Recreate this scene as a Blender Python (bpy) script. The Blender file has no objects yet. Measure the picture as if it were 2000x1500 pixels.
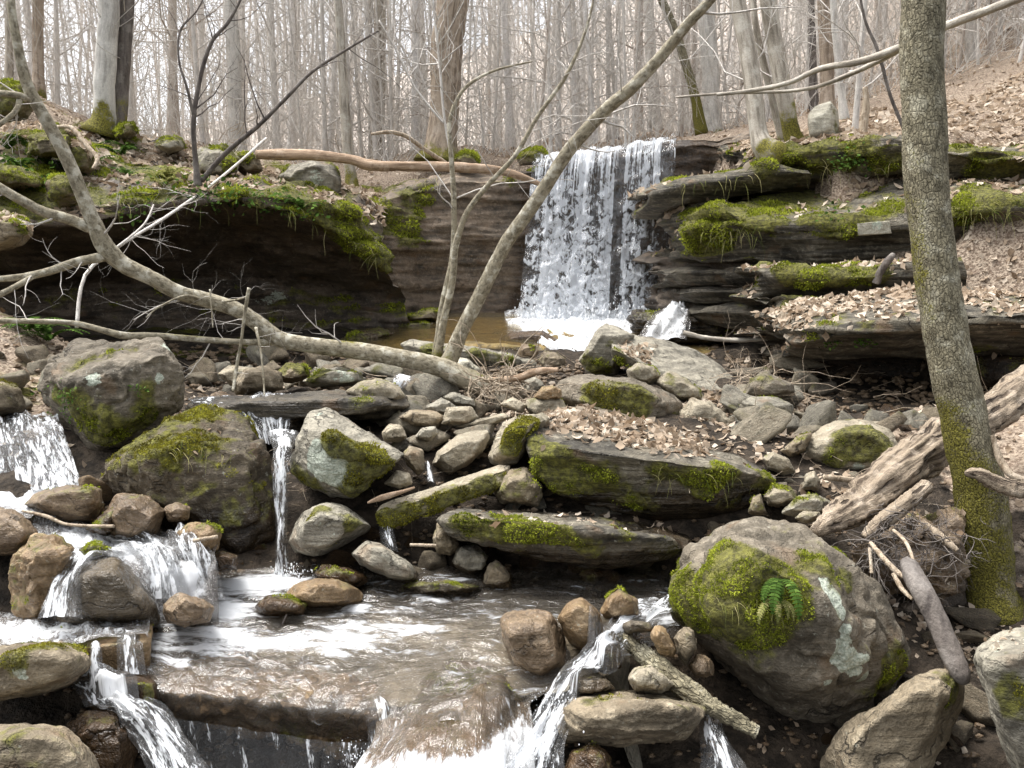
import bpy, bmesh, math, random
import numpy as np
from mathutils import Vector, Matrix
RNG = np.random.default_rng(7)
S = bpy.context.scene
COL = S.collection
# ------------------------------------------------------------------ camera
F = 1570.0
CAM = np.array([0.0, 0.0, 1.4])
PIT = math.radians(6.9)
CP, SP = math.cos(PIT), math.sin(PIT)
cam_d = bpy.data.cameras.new('camera')
cam = bpy.data.objects.new('camera', cam_d)
COL.objects.link(cam)
cam.location = CAM
cam.rotation_euler = (math.radians(90) - PIT, 0, 0)
cam_d.sensor_width = 36.0
cam_d.lens = 36.0 * F / 2000.0
cam_d.clip_start = 0.05
cam_d.clip_end = 1000
S.camera = cam

def P(px, py, Y):
    """point of the place seen at photo pixel (px,py), Y metres in front"""
    x = (px - 1000.0) / F
    u = -(py - 750.0) / F
    dy = CP + u * SP
    dz = -SP + u * CP
    t = Y / dy
    return np.array([x * t, Y, CAM[2] + dz * t])

def to_px(V):
    d = V - CAM
    f = d[:, 1] * CP - d[:, 2] * SP
    u = d[:, 1] * SP + d[:, 2] * CP
    f = np.maximum(f, 1e-3)
    return np.stack([1000 + F * d[:, 0] / f, 750 - F * u / f], 1), f

def m_per_px(Y):
    return Y / F

# ------------------------------------------------------------------ noise
def _hash(ix, iy, iz, seed):
    h = (ix.astype(np.uint32) * np.uint32(374761393) + iy.astype(np.uint32) * np.uint32(668265263)
         + iz.astype(np.uint32) * np.uint32(2147483647) + np.uint32((seed * 974711 + 12345) & 0xffffffff))
    h = (h ^ (h >> np.uint32(13))) * np.uint32(1274126177)
    h = h ^ (h >> np.uint32(16))
    h = h * np.uint32(2246822519)
    h = h ^ (h >> np.uint32(15))
    return (h & np.uint32(0xffff)).astype(np.float64) / 32767.5 - 1.0

def vnoise(Pt, seed=0):
    i = np.floor(Pt).astype(np.int64)
    f = Pt - i
    f = f * f * f * (f * (f * 6 - 15) + 10)
    r = 0
    for dx in (0, 1):
        wx = f[:, 0] if dx else 1 - f[:, 0]
        for dy in (0, 1):
            wy = f[:, 1] if dy else 1 - f[:, 1]
            for dz in (0, 1):
                wz = f[:, 2] if dz else 1 - f[:, 2]
                r = r + wx * wy * wz * _hash(i[:, 0] + dx, i[:, 1] + dy, i[:, 2] + dz, seed)
    return r

def fbm(Pt, freq=1.0, octv=4, seed=0, gain=.5):
    Pt = np.asarray(Pt, float) * freq
    a, s, n = 1.0, 0.0, 0.0
    for k in range(octv):
        s = s + a * vnoise(Pt + 17.3 * k, seed + k)
        n += a
        a *= gain
        Pt = Pt * 2.03
    return s / n * 1.4

def sstep(a, b, x):
    t = np.clip((x - a) / (b - a), 0, 1)
    return t * t * (3 - 2 * t)

# ------------------------------------------------------------------ mesh helpers
def mk(name, V, Fc, mat, parent=None, attrs=None, loc=None, smooth=True, uv=None):
    """one mesh object; Fc is a list of int arrays (n,3)/(n,4) or one array"""
    V = np.asarray(V, np.float32)
    if not isinstance(Fc, list):
        Fc = [Fc]
    Fc = [np.asarray(f, np.int32) for f in Fc if len(f)]
    me = bpy.data.meshes.new(name)
    if loc is None and parent is not None:
        loc = np.array(parent.location)
        V = V - loc.astype(np.float32)
    elif loc is not None:
        V = V - np.asarray(loc, np.float32)
    nl = sum(f.size for f in Fc)
    nf = sum(len(f) for f in Fc)
    me.vertices.add(len(V))
    me.vertices.foreach_set('co', V.ravel())
    me.loops.add(nl)
    me.polygons.add(nf)
    li = np.concatenate([f.ravel() for f in Fc])
    me.loops.foreach_set('vertex_index', li)
    tot = np.concatenate([np.full(len(f), f.shape[1], np.int32) for f in Fc])
    st = np.concatenate([[0], np.cumsum(tot)[:-1]]).astype(np.int32)
    me.polygons.foreach_set('loop_start', st)
    me.polygons.foreach_set('loop_total', tot)
    if smooth:
        me.polygons.foreach_set('use_smooth', np.ones(nf, bool))
    if uv is not None:
        ul = me.uv_layers.new(name='UVMap')
        ul.data.foreach_set('uv', np.asarray(uv, np.float32)[li].ravel())
    for k, a in (attrs or {}).items():
        at = me.attributes.new(k, 'FLOAT', 'POINT')
        at.data.foreach_set('value', np.asarray(a, np.float32))
    me.update(calc_edges=True)
    me.validate()
    me.materials.append(mat)
    o = bpy.data.objects.new(name, me)
    COL.objects.link(o)
    if parent is not None:
        o.parent = parent
    elif loc is not None:
        o.location = loc
    return o

def tag(o, label=None, cat=None, group=None, kind=None):
    if label: o['label'] = label
    if cat: o['category'] = cat
    if group: o['group'] = group
    if kind: o['kind'] = kind
    return o

def empty(name, loc, label=None, cat=None, group=None):
    o = bpy.data.objects.new(name, None)
    o.empty_display_size = .1
    COL.objects.link(o)
    o.location = loc
    return tag(o, label, cat, group)

def copy_tree(o, parent=None):
    c = o.copy()
    COL.objects.link(c)
    c.parent = parent
    for ch in o.children:
        copy_tree(ch, c)
    return c

def set_grain(o, G):
    at = o.data.attributes.new('grain', 'FLOAT_VECTOR', 'POINT')
    at.data.foreach_set('vector', np.concatenate(G).astype(np.float32).ravel())

class MB:
    def __init__(s):
        s.V, s.T, s.Q, s.A, s.n, s.G = [], [], [], [], 0, []
    def add(s, V, T=None, Q=None, a=0.0):
        V = np.asarray(V, float)
        if T is not None and len(T): s.T.append(np.asarray(T) + s.n)
        if Q is not None and len(Q): s.Q.append(np.asarray(Q) + s.n)
        s.V.append(V)
        s.A.append(np.broadcast_to(a, (len(V),)).astype(float))
        s.n += len(V)
    def arrays(s):
        V = np.concatenate(s.V) if s.V else np.zeros((0, 3))
        f = []
        if s.T: f.append(np.concatenate(s.T))
        if s.Q: f.append(np.concatenate(s.Q))
        return V, f, np.concatenate(s.A)
    def build(s, name, mat, parent=None, loc=None, smooth=True, attr='tint', extra=None):
        V, f, A = s.arrays()
        d = {attr: A}
        d.update(extra or {})
        o = mk(name, V, f, mat, parent, d, loc, smooth)
        if s.G: set_grain(o, s.G)
        return o

def catmull(pts, n):
    pts = np.asarray(pts, float)
    if len(pts) == 2:
        t = np.linspace(0, 1, n)[:, None]
        return pts[0] * (1 - t) + pts[1] * t
    d = np.linalg.norm(np.diff(pts[:, :3], axis=0), axis=1) + 1e-6
    s = np.concatenate([[0], np.cumsum(d)])
    q = np.linspace(0, s[-1], n)
    k = np.clip(np.searchsorted(s, q, 'right') - 1, 0, len(pts) - 2)
    t = ((q - s[k]) / d[k])[:, None]
    p0 = pts[np.maximum(k - 1, 0)]; p1 = pts[k]; p2 = pts[k + 1]; p3 = pts[np.minimum(k + 2, len(pts) - 1)]
    # centred tangents limited by segment length
    dm = d[np.maximum(k - 1, 0)][:, None]; dn = d[np.minimum(k + 1, len(d) - 1)][:, None]; dk = d[k][:, None]
    m1 = (p2 - p0) / (dm + dk) * dk
    m2 = (p3 - p1) / (dn + dk) * dk
    t2, t3 = t * t, t * t * t
    return (2 * t3 - 3 * t2 + 1) * p1 + (t3 - 2 * t2 + t) * m1 + (-2 * t3 + 3 * t2) * p2 + (t3 - t2) * m2

def tube(path, rad, sides=8, cap=True):
    """swept tube: path (n,3), rad (n,)"""
    path = np.asarray(path, float); n = len(path)
    rad = np.broadcast_to(rad, (n,)).astype(float)
    T = np.gradient(path, axis=0)
    T /= np.linalg.norm(T, axis=1)[:, None] + 1e-9
    ref = np.array([0.31, 0.95, 0.05]) if abs(T[:, 2]).mean() > .6 else np.array([0.05, 0.1, 1.0])
    A = np.cross(T, ref); A /= np.linalg.norm(A, axis=1)[:, None] + 1e-9
    B = np.cross(T, A)
    th = np.linspace(0, 2 * math.pi, sides, endpoint=False)
    V = path[:, None] + rad[:, None, None] * (np.cos(th)[None, :, None] * A[:, None] + np.sin(th)[None, :, None] * B[:, None])
    V = V.reshape(-1, 3)
    i = np.arange(n - 1)[:, None] * sides; j = np.arange(sides)[None]; j2 = (j + 1) % sides
    Q = np.stack([i + j, i + j2, i + sides + j2, i + sides + j], -1).reshape(-1, 4)
    Tt = np.zeros((0, 3), int)
    if cap:
        V = np.concatenate([V, path[:1], path[-1:]])
        j = np.arange(sides); j2 = (j + 1) % sides
        Tt = np.concatenate([np.stack([np.full(sides, n * sides), j2, j], -1),
                             np.stack([np.full(sides, n * sides + 1), (n - 1) * sides + j, (n - 1) * sides + j2], -1)])
    return V, Tt, Q

def vnormals(V, tris):
    a, b, c = V[tris[:, 0]], V[tris[:, 1]], V[tris[:, 2]]
    fn = np.cross(b - a, c - a)
    N = np.zeros_like(V)
    for k in range(3):
        for ax in range(3):
            N[:, ax] += np.bincount(tris[:, k], fn[:, ax], len(V))
    return N / (np.linalg.norm(N, axis=1)[:, None] + 1e-12)

def tri_of(Fc):
    out = []
    for f in (Fc if isinstance(Fc, list) else [Fc]):
        f = np.asarray(f)
        if f.shape[1] == 3: out.append(f)
        else: out += [f[:, [0, 1, 2]], f[:, [0, 2, 3]]]
    return np.concatenate(out)

_ico = {}
def ico(sub):
    if sub not in _ico:
        bm = bmesh.new()
        bmesh.ops.create_icosphere(bm, subdivisions=sub, radius=1)
        V = np.array([v.co[:] for v in bm.verts])
        bm.verts.index_update()
        T = np.array([[v.index for v in f.verts] for f in bm.faces])
        bm.free()
        _ico[sub] = (V / np.linalg.norm(V, axis=1)[:, None], T)
    return _ico[sub]

def hull_planes(pts):
    bm = bmesh.new()
    for p in pts: bm.verts.new(p)
    bmesh.ops.convex_hull(bm, input=bm.verts)
    bmesh.ops.recalc_face_normals(bm, faces=bm.faces)
    c = np.mean(pts, axis=0)
    N, D = [], []
    for f in bm.faces:
        n = np.array(f.normal); d = n @ (np.array(f.verts[0].co) - c)
        if d < 0: n, d = -n, -d
        if f.calc_area() > 1e-7 and d > 1e-4:
            N.append(n); D.append(d)
    bm.free()
    return c, np.array(N), np.array(D)
# ------------------------------------------------------------------ materials
class NT:
    def __init__(s, name):
        s.m = bpy.data.materials.new(name)
        s.m.use_nodes = True
        s.t = s.m.node_tree
        s.t.nodes.clear()
        s.out = s.t.nodes.new('ShaderNodeOutputMaterial')
    def n(s, typ, **kw):
        o = s.t.nodes.new('ShaderNode' + typ)
        for k, v in kw.items(): setattr(o, k, v)
        return o
    def link(s, a, b): s.t.links.new(a, b)
    def inp(s, sock, v):
        if hasattr(v, 'is_output') or isinstance(v, bpy.types.NodeSocket): s.link(v, sock)
        elif v is not None: sock.default_value = v
    def math(s, op, a, b=None, c=None, clamp=False):
        o = s.n('Math', operation=op, use_clamp=clamp)
        s.inp(o.inputs[0], a); s.inp(o.inputs[1], b)
        if c is not None: s.inp(o.inputs[2], c)
        return o.outputs[0]
    def mix(s, f, a, b, blend='MIX'):
        o = s.n('Mix', data_type='RGBA', blend_type=blend)
        s.inp(o.inputs[0], f)
        for k, v in ((6, a), (7, b)):
            if isinstance(v, tuple) and len(v) == 3: v = (*v, 1)
            s.inp(o.inputs[k], v)
        return o.outputs[2]
    def step(s, x, a, b):
        o = s.n('MapRange', interpolation_type='SMOOTHSTEP')
        s.inp(o.inputs[0], x); o.inputs[1].default_value = a; o.inputs[2].default_value = b
        return o.outputs[0]
    def noise(s, vec, scale, detail=3, rough=.55, dist=0):
        o = s.n('TexNoise')
        s.inp(o.inputs['Vector'], vec)
        o.inputs['Scale'].default_value = scale; o.inputs['Detail'].default_value = detail
        o.inputs['Roughness'].default_value = rough; o.inputs['Distortion'].default_value = dist
        return o.outputs['Fac']
    def attr(s, name):
        return s.n('Attribute', attribute_name=name).outputs['Fac']
    def mapping(s, vec, scale=(1, 1, 1), rot=(0, 0, 0)):
        o = s.n('Mapping')
        s.inp(o.inputs[0], vec); o.inputs['Scale'].default_value = scale; o.inputs['Rotation'].default_value = rot
        return o.outputs[0]
    def objvec(s, jitter=True):
        v = s.n('TexCoord').outputs['Object']
        if not jitter: return v
        r = s.n('ObjectInfo').outputs['Random']
        m = s.n('VectorMath', operation='ADD')
        s.link(v, m.inputs[0])
        c = s.n('CombineXYZ'); q = s.math('MULTIPLY', r, 37.0)
        for k in range(3): s.link(q, c.inputs[k])
        s.link(c.outputs[0], m.inputs[1])
        return m.outputs[0]
    def bsdf(s, col, rough=.8, spec=.3, bump=None, dist=.01, strength=.6, trans=0):
        b = s.n('BsdfPrincipled')
        s.inp(b.inputs['Base Color'], (*col, 1) if isinstance(col, tuple) and len(col) == 3 else col)
        s.inp(b.inputs['Roughness'], rough)
        s.inp(b.inputs['Specular IOR Level'], spec)
        if bump is not None:
            bp = s.n('Bump'); bp.inputs['Distance'].default_value = dist; bp.inputs['Strength'].default_value = strength
            s.link(bump, bp.inputs['Height']); s.link(bp.outputs[0], b.inputs['Normal'])
        return b.outputs[0]
    def done(s, sh):
        s.link(sh, s.out.inputs['Surface'])
        return s.m

MOSS_D, MOSS_L = (.055, .055, .010), (.27, .26, .028)

def rock_mat(name, dark, mid, light, strata=.5, rough=.8, sz=26):
    t = NT(name)
    v = t.objvec()
    n1 = t.noise(v, 2.2, 6, .62, .4)
    n2 = t.noise(v, 17, 5, .65)
    n3 = t.noise(v, 95, 3, .6)
    sv = t.mapping(v, (1.6, 1.6, sz))
    ns = t.noise(sv, 1.6, 4, .6, .3)
    c = t.mix(t.step(n1, .30, .56), dark, mid)
    c = t.mix(t.math('MULTIPLY', t.step(n2, .46, .74), .8), c, light)
    k = t.math('ADD', .50, t.math('MULTIPLY', n3, .95))
    c = t.mix(1, c, _grey(t, k), 'MULTIPLY')
    if strata:
        k2 = t.math('ADD', 1 - strata * .75, t.math('MULTIPLY', t.step(ns, .36, .60), strata * .95))
        c = t.mix(1, c, _grey(t, k2), 'MULTIPLY')
    cr = t.n('TexVoronoi', feature='DISTANCE_TO_EDGE'); cr.inputs['Scale'].default_value = 3.1
    dv_ = t.n('TexNoise'); t.link(v, dv_.inputs['Vector']); dv_.inputs['Scale'].default_value = 5; dv_.inputs['Detail'].default_value = 5
    ds = t.n('VectorMath', operation='SCALE'); t.link(dv_.outputs['Color'], ds.inputs[0]); ds.inputs['Scale'].default_value = .55
    da = t.n('VectorMath', operation='ADD'); t.link(v, da.inputs[0]); t.link(ds.outputs[0], da.inputs[1]); t.link(da.outputs[0], cr.inputs['Vector'])
    ck = t.math('MULTIPLY', t.math('SUBTRACT', 1.0, t.step(cr.outputs['Distance'], .004, .03)), t.step(n1, .46, .60))
    c = t.mix(t.math('MULTIPLY', ck, .65), c, (.02, .016, .012))
    # rusty stain
    st = t.step(t.noise(v, 4.5, 3, .5), .60, .74)
    c = t.mix(t.math('MULTIPLY', st, .45), c, (.17, .10, .05))
    # thin dark stain
    # lichen crust
    lf = t.step(t.math('ADD', t.attr('lichen'), t.math('MULTIPLY', t.math('SUBTRACT', t.noise(v, 26, 5, .7), .5), 1.7)), .46, .60)
    lc = t.mix(t.step(n3, .35, .65), (.30, .34, .27), (.52, .55, .46))
    c = t.mix(t.math('MULTIPLY', lf, .88), c, lc)
    # fine speckles of lichen all over
    sp = t.math('MULTIPLY', t.step(t.noise(v, 42, 2, .6), .66, .72), .5)
    c = t.mix(sp, c, (.34, .34, .28))
    # wet, also carrying painted shade on rock feet and some fronts
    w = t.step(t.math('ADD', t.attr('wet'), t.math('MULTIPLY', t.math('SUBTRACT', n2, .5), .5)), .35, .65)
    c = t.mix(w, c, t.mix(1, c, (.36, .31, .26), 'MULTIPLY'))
    # moss film (blades are separate geometry)
    mf = t.math('MULTIPLY', t.step(t.math('ADD', t.attr('moss'), t.math('MULTIPLY', t.math('SUBTRACT', n2, .5), 1.1)), .12, .62), .92)
    mc = t.mix(t.step(t.noise(v, 30, 4, .7), .35, .68), (.045, .042, .012), (.16, .155, .028))
    c = t.mix(mf, c, mc)
    r = t.math('SUBTRACT', rough, t.math('MULTIPLY', w, rough - .16))
    r = t.math('ADD', r, t.math('MULTIPLY', mf, .3), clamp=True)
    h = t.math('ADD', t.math('MULTIPLY', n2, 1.3), t.math('MULTIPLY', n3, .4))
    h = t.math('ADD', h, t.math('MULTIPLY', ns, strata * 1.6))
    h = t.math('SUBTRACT', h, t.math('MULTIPLY', ck, .7))
    return t.done(t.bsdf(c, r, .4, h, .022, .9))

def _grey(t, k):
    o = t.n('CombineColor')
    for i in range(3): t.link(k, o.inputs[i])
    return o.outputs[0]

M = {}
M['brown'] = rock_mat('rock_brown', (.085, .066, .042), (.23, .185, .122), (.40, .335, .235), .35)
M['grey'] = rock_mat('rock_grey', (.12, .108, .084), (.27, .245, .19), (.43, .395, .31), .4)
M['tan'] = rock_mat('rock_tan', (.15, .13, .09), (.31, .265, .19), (.46, .41, .31), .25)
M['strata'] = rock_mat('rock_strata', (.042, .036, .027), (.12, .104, .076), (.28, .25, .19), .85, .8, 20)
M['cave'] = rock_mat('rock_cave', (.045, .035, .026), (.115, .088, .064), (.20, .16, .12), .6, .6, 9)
M['cliff'] = rock_mat('rock_cliff', (.075, .06, .043), (.19, .142, .098), (.33, .255, .18), .6, .6, 8)
M['wetbrown'] = rock_mat('rock_wet_brown', (.085, .060, .038), (.20, .142, .088), (.35, .26, .165), .3, .4)
M['orange'] = rock_mat('rock_orange', (.14, .09, .045), (.28, .19, .10), (.42, .31, .19), .35, .45)
M['shadebrown'] = rock_mat('rock_shade_brown', (.035, .027, .018), (.10, .078, .050), (.20, .165, .11), .3)  # brown darkened so the colour carries the shade of an undercut front
M['amberrock'] = rock_mat('rock_amber', (.10, .07, .02), (.26, .18, .055), (.42, .31, .12), .2)
M['purple'] = rock_mat('rock_purple', (.070, .058, .040), (.165, .138, .10), (.29, .25, .19), .3)
M['pale'] = rock_mat('rock_pale', (.24, .22, .17), (.40, .37, .29), (.56, .53, .44), .3)

def ground_mat():
    t = NT('ground_soil')
    v = t.n('NewGeometry').outputs['Position']
    n1 = t.noise(v, 1.3, 5, .6); n2 = t.noise(v, 9, 5, .65); n3 = t.noise(v, 45, 3, .6)
    soil = t.mix(t.step(n2, .35, .65), (.014, .011, .008), (.060, .046, .033))
    leaf = t.mix(t.step(n3, .36, .62), (.12, .085, .06), (.36, .29, .22))
    leaf = t.mix(t.math('MULTIPLY', t.step(n2, .5, .7), .6), leaf, (.16, .11, .08))
    c = t.mix(t.step(t.math('ADD', t.attr('leaf'), t.math('MULTIPLY', t.math('SUBTRACT', n2, .5), .5)), .4, .6), soil, leaf)
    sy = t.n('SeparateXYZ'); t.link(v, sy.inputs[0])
    c = t.mix(t.math('MULTIPLY', t.step(sy.outputs[1], 15, 42), .75), c, (.60, .53, .47))  # haze painted into the colour: ground pales with distance
    mf = t.step(t.math('ADD', t.attr('moss'), t.math('MULTIPLY', t.math('SUBTRACT', n1, .5), 1.2)), .45, .62)
    c = t.mix(mf, c, t.mix(t.step(n3, .35, .65), MOSS_D, (.18, .18, .025)))
    return t.done(t.bsdf(c, .9, .2, t.math('ADD', n2, t.math('MULTIPLY', n3, .6)), .05, .8))
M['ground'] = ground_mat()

def blade_mat(name, c0, c1, c2, trans=.35):
    t = NT(name)
    a = t.attr('tint')
    c = t.mix(t.step(a, 0, .55), c0, c1)
    c = t.mix(t.step(a, .5, 1.0), c, c2)
    d = t.n('BsdfDiffuse'); t.link(c, d.inputs[0])
    tr = t.n('BsdfTranslucent'); t.link(c, tr.inputs[0])
    mx = t.n('MixShader'); mx.inputs[0].default_value = trans
    t.link(d.outputs[0], mx.inputs[1]); t.link(tr.outputs[0], mx.inputs[2])
    return t.done(mx.outputs[0])
M['moss'] = blade_mat('moss_blades', (.045, .05, .010), (.195, .22, .026), (.44, .48, .06))
M['mossold'] = blade_mat('old_moss_blades', (.045, .038, .010), (.17, .155, .024), (.36, .35, .05))
M['leaf'] = blade_mat('dry_leaves', (.13, .085, .05), (.38, .295, .215), (.68, .59, .48), .3)
M['green'] = blade_mat('green_leaves', (.02, .04, .010), (.06, .11, .022), (.14, .22, .05), .3)
M['grass'] = blade_mat('dry_grass', (.09, .12, .03), (.26, .26, .09), (.45, .40, .20), .35)

def bark_mat(name, dark, mid, light, scale=1.0, mossy=0.0, stretch=6.0, patch=.5, bumpd=.012, grain=False, plates=0, holes=False):
    t = NT(name)
    if grain:
        v = t.n('Attribute', attribute_name='grain').outputs['Vector']
    else: v = t.objvec()
    sv = t.mapping(v, (1, 1, 1 / stretch))
    n1 = t.noise(sv, 16 * scale, 5, .65, .3)
    n2 = t.noise(v, 5 * scale, 4, .6)
    n3 = t.noise(v, 60 * scale, 3, .6)
    c = t.mix(t.step(n1, .34, .58), dark, mid)
    c = t.mix(t.math('MULTIPLY', t.step(n2, .5, .64), patch), c, light)
    k = t.math('ADD', .6, t.math('MULTIPLY', n3, .8))
    c = t.mix(1, c, _grey(t, k), 'MULTIPLY')
    h = t.math('ADD', n1, t.math('MULTIPLY', n3, .5))
    if holes:
        hm = t.math('MULTIPLY', t.step(t.noise(t.mapping(v, (1, 1, .22)), 26, 2, .5), .63, .69), .85)
        c = t.mix(hm, c, (.03, .02, .014)); h = t.math('SUBTRACT', h, t.math('MULTIPLY', hm, 1.2))
    if plates:
        vo = t.n('TexVoronoi', feature='DISTANCE_TO_EDGE')
        wv = t.n('VectorMath', operation='ADD'); t.link(t.mapping(v, (1, 1, .42)), wv.inputs[0])
        nv = t.n('TexNoise'); t.link(v, nv.inputs['Vector']); nv.inputs['Scale'].default_value = 40
        sc_ = t.n('VectorMath', operation='SCALE'); t.link(nv.outputs['Color'], sc_.inputs[0]); sc_.inputs['Scale'].default_value = .012
        t.link(sc_.outputs[0], wv.inputs[1]); t.link(wv.outputs[0], vo.inputs['Vector']); vo.inputs['Scale'].default_value = plates
        ck = t.step(vo.outputs['Distance'], .0, .2)
        c = t.mix(1, c, _grey(t, t.math('ADD', .82, t.math('MULTIPLY', ck, .22))), 'MULTIPLY')
        h = t.math('ADD', h, t.math('MULTIPLY', ck, .6))
        lf = t.math('MULTIPLY', t.step(t.noise(v, 22, 4, .7), .60, .70), .3)
        c = t.mix(lf, c, (.46, .44, .37))
    mf = t.step(t.math('ADD', t.attr('moss'), t.math('ADD', t.math('MULTIPLY', t.math('SUBTRACT', n2, .5), 1.3), t.math('MULTIPLY', t.math('SUBTRACT', n3, .5), .7))), .36, .70)
    c = t.mix(mf, c, t.mix(t.step(n3, .35, .65), (.06, .052, .012), (.20, .18, .03)))
    return t.done(t.bsdf(c, .85, .25, h, bumpd, .9))
M['bark'] = bark_mat('bark_grey', (.19, .165, .13), (.40, .36, .30), (.55, .52, .45), 1.2, grain=True, stretch=9)
M['bark_pale'] = bark_mat('bark_pale', (.34, .32, .29), (.54, .515, .47), (.66, .64, .59), grain=True)
M['bark_tan'] = bark_mat('bark_tan', (.17, .13, .095), (.36, .29, .22), (.50, .42, .34), 1.4, stretch=14, grain=True, bumpd=.03)
M['bark_dark'] = bark_mat('bark_dark', (.06, .05, .045), (.14, .12, .105), (.27, .245, .22))
M['bark_mossy'] = bark_mat('bark_mossy', (.11, .095, .06), (.25, .22, .145), (.42, .39, .29), 2.2, stretch=2.2, patch=.7, bumpd=.014, grain=True, plates=80)
M['bark_live'] = bark_mat('bark_lichened', (.13, .11, .075), (.30, .265, .19), (.52, .49, .40), 2.6, stretch=1.6, patch=.85, bumpd=.008, grain=True)
M['drift'] = bark_mat('driftwood_grain', (.07, .05, .035), (.34, .27, .195), (.55, .46, .36), 2.4, stretch=16, patch=.45, bumpd=.03, grain=True, holes=True)
M['stick'] = bark_mat('dry_stick', (.20, .15, .10), (.42, .34, .25), (.58, .50, .40), 3, stretch=8)
M['log'] = bark_mat('bare_log', (.20, .135, .085), (.42, .30, .205), (.56, .44, .33), 2, stretch=10, grain=True)
M['far'] = bark_mat('far_hazed_bark', (.50, .47, .445), (.70, .67, .635), (.80, .78, .75), .6)  # bark paled so its colour stands in for mist
M['fartan'] = bark_mat('far_hazed_tan_bark', (.30, .25, .21), (.46, .40, .34), (.60, .55, .49), .8)  # tan bark lightened for the same painted haze
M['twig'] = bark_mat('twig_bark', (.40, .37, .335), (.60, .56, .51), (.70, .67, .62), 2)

def water_mat(name, tint, foam_bias=0.0, scale=(14, 3.0, 1), foamcol=(.86, .88, .90), clear=.5, rough=.06, streak=1.0, bump=.02, hard=.14, skin=1.25):
    """thin sheet of water: see-through body, mirror skin, white broken water where 'foam' is high"""
    t = NT(name)
    uv = t.n('TexCoord').outputs['UV']
    m = t.mapping(uv, scale)
    n1 = t.noise(m, 1.0, 4, .6, .6)
    n2 = t.noise(t.mapping(uv, tuple(q * 3.1 for q in scale)), 1.0, 3, .6, .4)
    n4 = t.noise(t.mapping(uv, tuple(q * 8.3 for q in scale)), 1.0, 2, .6)
    h = t.math('ADD', n1, t.math('MULTIPLY', n2, .5))
    h = t.math('ADD', h, t.math('MULTIPLY', t.math('SUBTRACT', n4, .5), .28))
    f = t.math('ADD', t.attr('foam'), t.math('MULTIPLY', t.math('SUBTRACT', h, .75), streak * 1.6))
    f = t.step(t.math('ADD', f, foam_bias), .5 - hard, .5 + hard)
    tr = t.n('BsdfTransparent'); tr.inputs[0].default_value = (*[min(1, 1 - (1 - q) * .6) for q in tint], 1)
    df = t.n('BsdfDiffuse'); df.inputs[0].default_value = (*[q * .34 for q in tint], 1)
    body = t.n('MixShader'); body.inputs[0].default_value = 1 - clear
    t.link(tr.outputs[0], body.inputs[1]); t.link(df.outputs[0], body.inputs[2])
    gl = t.n('BsdfGlossy'); gl.inputs[0].default_value = (1, 1, 1, 1); gl.inputs['Roughness'].default_value = rough
    bp = t.n('Bump'); bp.inputs['Distance'].default_value = bump; bp.inputs['Strength'].default_value = 1.0
    t.link(h, bp.inputs['Height'])
    t.link(bp.outputs[0], gl.inputs['Normal'])
    fr = t.n('Fresnel'); fr.inputs[0].default_value = 1.33
    t.link(bp.outputs[0], fr.inputs['Normal'])
    sk = t.n('MixShader')
    t.link(t.math('MULTIPLY', fr.outputs[0], skin, clamp=True), sk.inputs[0]); t.link(body.outputs[0], sk.inputs[1]); t.link(gl.outputs[0], sk.inputs[2])
    wd = t.n('BsdfDiffuse'); wd.inputs[0].default_value = (*foamcol, 1)
    wt = t.n('BsdfTranslucent'); wt.inputs[0].default_value = (*foamcol, 1)
    wm = t.n('MixShader'); wm.inputs[0].default_value = .4
    t.link(wd.outputs[0], wm.inputs[1]); t.link(wt.outputs[0], wm.inputs[2])
    fin = t.n('MixShader')
    t.link(f, fin.inputs[0]); t.link(sk.outputs[0], fin.inputs[1]); t.link(wm.outputs[0], fin.inputs[2])
    return t.done(fin.outputs[0])
M['pool'] = water_mat('pool_water', (.66, .58, .48), 0, (5, 11, 1), clear=.80, rough=.07, bump=.016, streak=.95, hard=.28, skin=1.8)
M['amber'] = water_mat('amber_water', (.72, .58, .28), -.3, (6, 6, 1), clear=.85, rough=.06, bump=.010, streak=.3, skin=1.3)
M['white'] = water_mat('white_water', (.8, .8, .8), 0, (30, 6.5, 1), clear=.9, rough=.2, bump=.02, streak=1.9, hard=.22, skin=1.0)
M['foam'] = water_mat('foam_water', (.7, .65, .6), 0, (20, 12, 1), clear=.6, rough=.1, bump=.03, streak=1.1, hard=.3, skin=2)
M['flow'] = water_mat('flowing_water', (.66, .50, .34), 0, (18, 5, 1), clear=.72, rough=.14, bump=.02, streak=1.0, hard=.25, skin=2.2)

def spray_mat():
    t = NT('water_drops')
    b = t.bsdf((.88, .90, .92), .2, .5)
    return t.done(b)
M['drop'] = spray_mat()

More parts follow.
